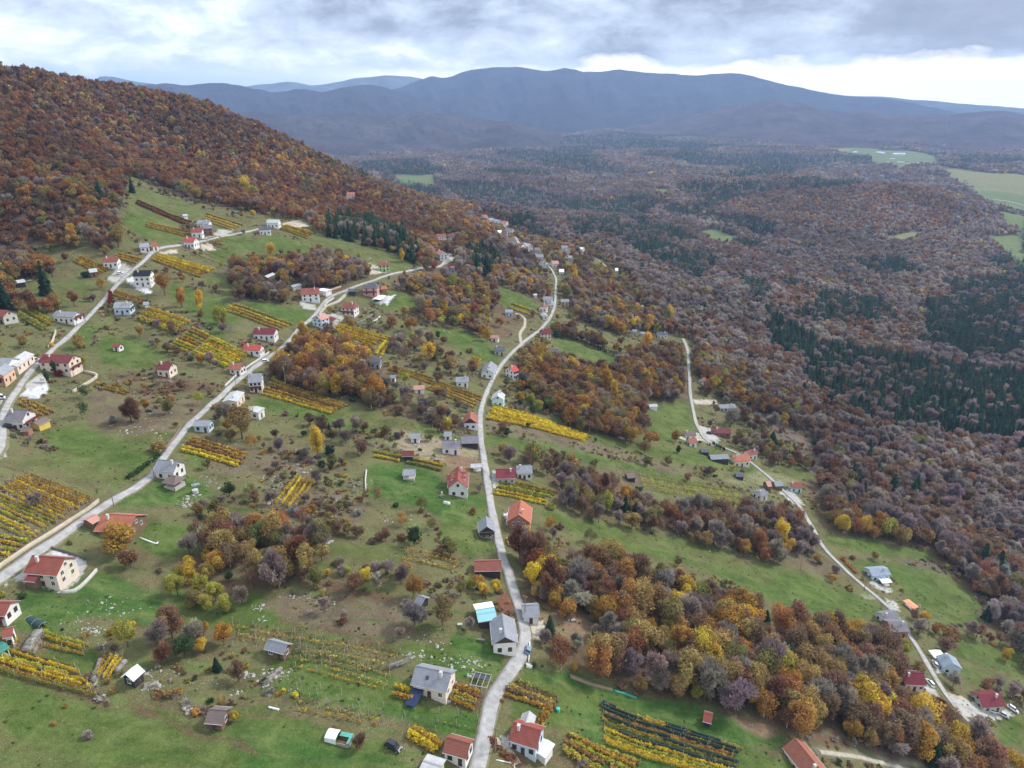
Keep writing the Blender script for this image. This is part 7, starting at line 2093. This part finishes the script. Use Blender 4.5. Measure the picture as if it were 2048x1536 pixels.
wall_line('retaining_wall', [(1012,1050),(1030,1052),(1048,1054)], 1.0, .4, M_CONCRETE, 'concrete wall under the unplastered brick house', 'wall')
wall_line('pipe', [(537,1415),(548,1418),(558,1420)], .35, .4, flat('white_pipe', (.68,.68,.66)), 'short white pipe lying in the grass above the near meadow', 'pipe')


def hedge(line, h, w, col, label, n=26):
    W = spline(wpoly(line), 1.0)
    d = np.gradient(W, axis=0); d /= np.hypot(d[:, 0], d[:, 1])[:, None]
    nr = np.stack([d[:, 1], -d[:, 0]], 1)
    m = len(W) * n
    k = rng.integers(0, len(W), m)
    o_ = rng.uniform(-w / 2, w / 2, m); z_ = rng.uniform(0, h, m) * (1 + .15 * vnoise(k * .15, k * 0.))
    x = W[k, 0] + nr[k, 0] * o_ + rng.normal(0, .4, m); y = W[k, 1] + nr[k, 1] * o_ + rng.normal(0, .4, m)
    C = np.stack([x, y, Hq(x, y) + z_], 1); c0 = np.array([W[0][0], W[0][1], h1(*W[0])])
    nn = unit(rng.normal(size=(m, 3)) + np.array([0, 0, .4])); u = unit(np.cross(nn, rng.normal(size=(m, 3)))); w2 = np.cross(nn, u)
    s = rng.uniform(.18, .38, (m, 1))
    V, F = quads_from(C - c0, u * s, w2 * s)
    me = mesh_np('hedge', V, F, False, {'var': ('FACE', 'FLOAT', rng.random(m))}); me.materials.append(LEAF)
    o = link('hedge', me); o.location = c0; o.color = (*PALETTE[col], 1)
    tag(o, label, 'hedge')
hedge([(1103,658),(1130,668),(1165,684),(1200,700),(1228,714),(1245,724)], 5.0, 3.4, 'spruce', 'long dark green hedge of conifers along the narrow green field')
hedge([(256,957),(280,940),(300,925),(317,911)], 1.2, 1.0, 'green', 'low dark green hedge at the edge of the meadow above the upper road', 20)
hedge([(1684,1118),(1700,1135),(1712,1147)], 1.6, 1.4, 'orange', 'orange brown hedge beside the lower road')
hedge([(1083,1448),(1090,1430),(1098,1420)], 1.8, 1.3, 'amber', 'orange and yellow hedge beside the flat white annex')
hedge([(985,1480),(1000,1500),(1012,1512),(1030,1520)], 1.0, 1.0, 'rust', 'rust red hedge along the gravel drive of the red tiled house')
hedge([(220,612),(222,596),(221,590)], 3.0, 1.0, 'redwine', 'dark red narrow hedge standing at the edge of the top road')
hedge([(1225,648),(1260,655),(1285,662)], 2.0, 2.0, 'olive', 'olive hedge above the grey sheds uphill of the lower road head')


M_POLE = flat('pole_timber', (.22, .19, .16), .9)
def pole(px, py, h, label):
    g = hits([(px, py)])[0]
    root = empty('utility_pole', (g[0], g[1], h1(g[0], g[1])), float(rng.uniform(0, 3)))
    tag(root, label, 'pole', 'timber poles of the overhead line')
    q = MB(); q.bar((0, 0, -.5), (0, 0, h), .15, 8, .10); q.build('mast', M_POLE, root)
    q = MB(); q.box(-.8, .8, -.06, .06, h - .55, h - .40); c = q.build('crossarm', M_POLE, root)
    for k in (-.65, 0, .65):
        q = MB(); q.bar((k, 0, h - .42), (k, 0, h - .2), .05, 6); q.build('insulator', MATS['white_paint'], c)
for px, py, h, l in [(309,956,8,'timber pole in front of the slate roof at the bend of the upper road'),(228,1012,8,'timber pole where the hedge meets the upper road'),(240,684,7,'slim pole behind the tiny red roofed hut'),
                     (684,580,7,'pole beside the dark charcoal garage'),(591,1020,8,'pole standing under the isolated golden vineyard'),(984,1110,8,'pole between the grey stilt hut and the brick red barn'),
                     (1050,1240,9,'pole under the bright yellow tree by the small barn'),(991,1505,8,'leaning pole beside the lower end of the central road'),(472,772,7,'pole at the flat pale roofed house'),
                     (1600,1140,7,'pole alone in the scrub above the lower road'),(1728,1180,7,'pole beside the grey house on the meadow'),(395,755,6,'pole among the shrubs uphill of the upper road'),
                     (1097,529,12,'tall white mast between the teal gable and the pinkish roof')]:
    pole(px, py, h, l)


def carpaint(name, col):
    if name in MATS: return MATS[name]
    m, t, b = new_mat(name, .35, .5)
    t.links.new(RAMP(t, NOISE(t, objc(t), 1.5, 3, .5), [(.3, tuple(x * .8 for x in col)), (.6, col)]), b.inputs['Base Color'])
    MATS[name] = m
    return m
M_TYRE = flat('tyre', (.02, .02, .02), .9); M_LAMP = flat('lamp_glass', (.6, .6, .55), .3)
def car(px, py, yaw, paint, label, L=4.2, H=1.45, cat='car', van=False):
    g = hits([(px, py)])[0]
    z = h1(g[0], g[1])
    root = empty('parked_car' if cat == 'car' else 'parked_van', (g[0], g[1], z + .12), math.radians(yaw))
    # sit on the slope
    fx = np.array([math.cos(math.radians(yaw)), math.sin(math.radians(yaw))]); fy = np.array([-fx[1], fx[0]])
    pit = math.atan2(h1(*(g[:2] + fx * 1.4)) - h1(*(g[:2] - fx * 1.4)), 2.8); rol = math.atan2(h1(*(g[:2] + fy * .8)) - h1(*(g[:2] - fy * .8)), 1.6)
    root.rotation_euler = (rol, -pit, math.radians(yaw))
    tag(root, label, cat)
    W = .85; a = L / 2
    q = MB()
    q.hexa([(-a, -W, .28), (a, -W, .28), (a, W, .28), (-a, W, .28)], [(-a + .05, -W, .78), (a - .12, -W, .72), (a - .12, W, .72), (-a + .05, W, .78)])
    q.hexa([(-a + .02, -W + .04, .781), (a - .2, -W + .04, .725), (a - .2, W - .04, .725), (-a + .02, W - .04, .781)], [(-a + .12, -W + .1, .90), (a - .5, -W + .1, .86), (a - .5, W - .1, .86), (-a + .12, W - .1, .90)])
    q.build('body', paint, root)
    x0, x1, y0, y1 = (-a + .15, a - .95, -a + .45, a - 1.7) if not van else (-a + .08, a - .7, -a + .15, a - 1.3)
    q = MB(); q.hexa([(x0, -W + .1, .90), (x1, -W + .1, .86), (x1, W - .1, .86), (x0, W - .1, .90)], [(y0, -W + .22, H), (y1, -W + .22, H), (y1, W - .22, H), (y0, W - .22, H)])
    q.build('window', M_GLASS, root)
    q = MB(); q.box(y0 - .02, y1 + .02, -W + .2, W - .2, H + .002, H + .05); q.build('car_roof', paint, root)
    for sx in (-a * .62, a * .64):
        for s in (-1, 1):
            q = MB(); q.bar((sx, s * (W - .12), .32), (sx, s * (W + .04), .32), .32, 12); w = q.build('wheel', M_TYRE, root)
            q = MB(); q.bar((sx, s * (W + .041), .32), (sx, s * (W + .06), .32), .18, 10); q.build('rim', M_METAL, w)
    for s in (-1, 1):
        q = MB(); q.box(a - .1, a + .01, s * .6 - .18, s * .6 + .18, .52, .66); q.build('headlight', M_LAMP, root)
WHT, BLK, SIL, YEL, BLU = carpaint('white_car_paint', (.72, .73, .74)), carpaint('black_car_paint', (.02, .022, .03)), carpaint('silver_car_paint', (.45, .46, .48)), carpaint('yellow_car_paint', (.75, .62, .05)), carpaint('blue_car_paint', (.12, .2, .34))
car(530, 724, 40, WHT, 'white car parked at the upper road beside the wood')
car(18, 856, 30, BLK, 'black car parked in front of the white house with the purple grey roof')
car(-2, 797, 35, WHT, 'white van parked beside the top road below the orange house', 4.4, 1.8, 'van', True)
car(1018, 1086, 100, YEL, 'yellow car parked on the grass below the unplastered brick house', 4.6, 1.7)
car(786, 1496, -20, BLK, 'black off-road car with a striped roof alone on the near meadow', 4.0, 1.7)
car(1054, 1303, 80, BLU, 'small blue car parked against the white guard rail', 3.2)
car(1418, 868, 20, BLK, 'dark car parked on the yard beside the long dark red roof')
car(1985, 1424, 10, WHT, 'white car nearest the raspberry red roof in the cluttered yard')
car(2005, 1432, -15, SIL, 'silver car in the middle of the cluttered yard')
car(2024, 1420, -40, WHT, 'white car at the outer end of the cluttered yard')
car(1868, 1330, 70, SIL, 'silver car between the lower road and the cream carport')
car(1858, 1368, 95, WHT, 'white car beside the maroon brown roof behind brown trees')
car(70, 722, 60, SIL, 'silver car between the cream house and the long dark red roof', 4.4, 1.6)
car(240, 548, 45, WHT, 'white car on the paved yard of the plain red roof')


def place(name, px, py, yaw, label, cat):
    g = hits([(px, py)])[0]
    return tag(empty(name, (g[0], g[1], h1(g[0], g[1])), math.radians(yaw)), label, cat)
M_TARP, _t, _b = new_mat('navy_tarpaulin', .45, .3); _b.inputs['Base Color'].default_value = (.012, .022, .07, 1)
M_FILM = flat('white_plastic_film', (.70, .76, .74), .35, .06); M_GNET = flat('green_shade_net', (.10, .34, .28), .8, .15); M_SOIL = flat('turned_soil', (.13, .07, .05), .95, .2)
M_TEAL = flat('teal_plastic', (.06, .42, .34), .5, .1)
# greenhouse
r = place('greenhouse', 676, 1478, -12, 'small greenhouse with white film on one half and green net over soil beds', 'greenhouse')
q = MB()
for k in range(6):
    a0, a1 = PI * k / 6, PI * (k + 1) / 6
    f = lambda a, x: (x, 1.6 * math.cos(a), .7 * math.sin(a) + 1.0 * (1 if 0 < a < PI else 0) * 1 + (0 if 0 < a < PI else 0))
    q.poly([f(a0, -2.6), f(a1, -2.6), f(a1, .2), f(a0, .2)])
q.poly([(-2.6, -1.6, 0), (.2, -1.6, 0), (.2, -1.4, 1.35), (-2.6, -1.4, 1.35)]); q.poly([(-2.6, 1.6, 0), (.2, 1.6, 0), (.2, 1.4, 1.35), (-2.6, 1.4, 1.35)])
q.poly([(-2.6, -1.6, 0), (-2.6, 1.6, 0), (-2.6, .9, 1.6), (-2.6, -.9, 1.6)]); q.build('film_cover', M_FILM, r)
q = MB(); q.box(.2, 3.4, -1.6, -1.52, -.3, .6); q.box(.2, 3.4, 1.52, 1.6, -.3, .6); q.box(3.32, 3.4, -1.6, 1.6, -.3, .6); q.build('frame', M_WOODPOST, r)
q = MB(); q.box(.25, 3.3, .3, 1.5, .75, .8); q.box(2.7, 3.3, -1.5, .3, .75, .8); q.build('net', M_GNET, r)
for y_ in (-1.0, .6):
    q = MB(); q.box(.4, 3.1, y_ - .55, y_ + .55, -.25, .16); q.build('soil_bed', M_SOIL, r)
# log frame
r = place('pergola', 962, 1372, -14, 'open pale timber frame with dark panels beside the bend of the central road', 'pergola')
for x in (-2.2, -.7, .8, 2.2):
    q = MB(); q.box(x - .07, x + .07, -2.4, 2.4, 1.9, 2.02); q.build('beam', M_WOODPOST, r)
    for y in (-2.3, 2.3):
        q = MB(); q.box(x - .08, x + .08, y - .08, y + .08, -.6, 1.9); q.build('post', M_WOODPOST, r)
for y in (-2.3, 2.3):
    q = MB(); q.box(-2.35, 2.35, y - .08, y + .08, 2.02, 2.16); q.build('rail', M_WOODPOST, r)
for x in (-2.1, -.6, .9):
    q = MB(); q.box(x, x + 1.25, .6, 2.2, 1.75, 1.85); q.build('panel', flat('dark_panel', (.06, .07, .10), .5), r)
# tarpaulin covered stack below the slate roofed house
r = place('tarpaulin_cover', 829, 1402, -18, 'dark blue tarpaulin stretched over a timber frame below the slate roofed house', 'tarpaulin')
q = MB(); q.hexa([(-1.5, -2.6, .9), (1.5, -2.6, .9), (1.6, 2.4, 1.7), (-1.6, 2.4, 1.7)], [(-1.45, -2.55, 1.0), (1.45, -2.55, 1.0), (1.55, 2.35, 1.8), (-1.55, 2.35, 1.8)]); q.build('cover', M_TARP, r)
for x in (-1.4, 1.4):
    for y in (-2.4, 2.2):
        q = MB(); q.box(x - .06, x + .06, y - .06, y + .06, -.8, .9 if y < 0 else 1.65); q.build('post', M_WOODPOST, r)
r = place('bench', 961, 1284, -8, 'dark wooden garden bench on the lawn below the farmhouse', 'bench')
q = MB(); q.box(-1.1, 1.1, -.25, .25, .42, .48); q.build('seat', M_TRIM_D, r)
q = MB(); q.box(-1.1, 1.1, .22, .28, .48, .95); q.build('backrest', M_METAL, r)
for x in (-.95, .95):
    q = MB(); q.box(x - .05, x + .05, -.22, .26, -.2, .42); q.build('leg', M_TRIM_D, r)
r = place('water_tank', 391, 985, 0, 'white round water tank on the grass above the rubble', 'tank')
q = MB(); q.bar((0, 0, -.2), (0, 0, 1.15), 1.05, 16, 1.0); q.build('tank', M_WHW, r)
q = MB(); q.bar((0, 0, 1.15), (0, 0, 1.32), .5, 12, .35); q.build('lid', M_METAL, r)
r = place('water_trough', 391, 971, 30, 'long pale blue trough behind the white round tank', 'trough')
q = MB(); q.box(-1.3, 1.3, -.5, -.42, 0, .6); q.box(-1.3, 1.3, .42, .5, 0, .6); q.box(-1.3, -1.22, -.42, .42, 0, .6); q.box(1.22, 1.3, -.42, .42, 0, .6); q.box(-1.22, 1.22, -.42, .42, -.1, .12)
q.build('basin', flat('pale_blue_metal', (.50, .60, .68), .5), r)
r = place('covered_tunnel', 72, 1247, -24, 'dark green net tunnel on the grass beside the red roof with the white balcony', 'tunnel')
q = MB()
for k in range(8):
    a0, a1 = PI * k / 8, PI * (k + 1) / 8
    q.poly([(-3.0, 1.3 * math.cos(a0), 1.2 * math.sin(a0) - .1), (-3.0, 1.3 * math.cos(a1), 1.2 * math.sin(a1) - .1), (3.0, 1.3 * math.cos(a1), 1.2 * math.sin(a1) - .1), (3.0, 1.3 * math.cos(a0), 1.2 * math.sin(a0) - .1)])
q.build('cover', flat('dark_net', (.03, .06, .06)), r)
for x in (-2.9, 0, 2.9):
    q = MB()
    for k in range(8):
        a0, a1 = PI * k / 8, PI * (k + 1) / 8
        q.bar((x, 1.33 * math.cos(a0), 1.24 * math.sin(a0) - .1), (x, 1.33 * math.cos(a1), 1.24 * math.sin(a1) - .1), .04, 5)
    q.build('hoop', M_METAL, r)
r = place('barrel', 1116, 1422, 0, 'bright teal covered barrel at the end of the brown vineyard', 'barrel')
q = MB(); q.bar((0, 0, -.1), (0, 0, .9), .5, 12, .45); q.build('drum', M_TEAL, r)
q = MB(); q.bar((0, 0, .9), (0, 0, 1.0), .6, 12, .3); q.build('lid', M_TEAL, r)
r = place('white_tarpaulin', 892, 1006, 0, 'white tarpaulin over a low heap on the lush lawn', 'tarpaulin')
q = MB(); q.hexa([(-1.6, -.9, -.1), (1.5, -1.1, -.1), (1.7, .9, -.1), (-1.4, 1.0, -.1)], [(-.8, -.3, .7), (.7, -.5, .55), (.8, .4, .5), (-.7, .5, .75)]); q.build('cover', M_WHW, r)
r = place('garden_fireplace', 884, 995, 20, 'grey masonry fireplace with a chimney beside the white tarpaulin', 'fireplace')
q = MB(); q.box(-.8, .8, -.5, .5, -.2, 1.1); q.build('hearth', M_DRY, r); q = MB(); q.box(-.25, .25, -.25, .25, 1.1, 2.5); q.build('chimney', M_CHIM, r)
r = place('rubble_heap', 300, 1372, 30, 'heap of grey masonry rubble under the gleaming white roofed hut', 'heap')
q = MB(); q.hexa([(-2.5, -1.5, -.5), (2.5, -1.8, -.5), (2.2, 1.6, -.5), (-2.0, 1.4, -.5)], [(-1.3, -.6, .8), (1.0, -.8, .6), (.9, .6, .5), (-1.0, .7, .9)]); q.build('mound', M_DRY, r)
for k, (px, py, yw, l) in enumerate([(1978, 1412, 20, 'pallet stack closest to the raspberry red roof'), (1996, 1440, -10, 'pallet stack at the near edge of the cluttered yard')]):
    r = place('pallet_stack', px, py, yw, 'pale ' + l, 'pallets')
    for z in range(4):
        q = MB(); q.box(-.9, .9, -.6, .6, .05 + z * .22, .16 + z * .22); q.build('pallet', M_WOODPOST, r)
for k, (px, py, yw, l) in enumerate([(1146, 1243, 20, 'white garden table in the brown clearing behind the small barn'), (920, 1252, 0, 'small white table on the lawn left of the turquoise barn')]):
    r = place('garden_table', px, py, yw, l, 'table')
    q = MB(); q.box(-.7, .7, -.45, .45, .7, .75); q.build('table_top', M_WHW, r)
    for x in (-.6, .6):
        for y in (-.35, .35):
            q = MB(); q.box(x - .04, x + .04, y - .04, y + .04, -.1, .7); q.build('leg', M_WHW, r)

# ------------------------------------------------------------------ the air of the valley
_lo = min(float(GZ.min()), -40.0) - 12; _hi = CZ + 20
for o in scene.objects:
    if o.type == 'MESH' and o.name.split('.')[0] in ('mountain', 'hills', 'mountain_range'):
        zz_ = np.empty(len(o.data.vertices) * 3, np.float32); o.data.vertices.foreach_get('co', zz_)
        _hi = max(_hi, float(zz_[2::3].max()) + 12); _lo = min(_lo, float(zz_[2::3].min()) - 5)
q = MB(); q.box(-17500, 17500, -300, 17400, _lo, _hi)
hz = q.build('haze', None) if False else link('haze', q.mesh('haze'))
tag(hz, kind='stuff')
hm = bpy.data.materials.new('valley_air'); hm.use_nodes = True; t = hm.node_tree
for n in list(t.nodes): t.nodes.remove(n)
out = N(t, 'ShaderNodeOutputMaterial'); pv = N(t, 'ShaderNodeVolumePrincipled')
pv.inputs['Color'].default_value = (.43, .62, 1.0, 1)
pv.inputs['Density'].default_value = HAZE_DENSITY
pv.inputs['Anisotropy'].default_value = 0.1
t.links.new(pv.outputs[0], out.inputs['Volume'])
hz.data.materials.append(hm)
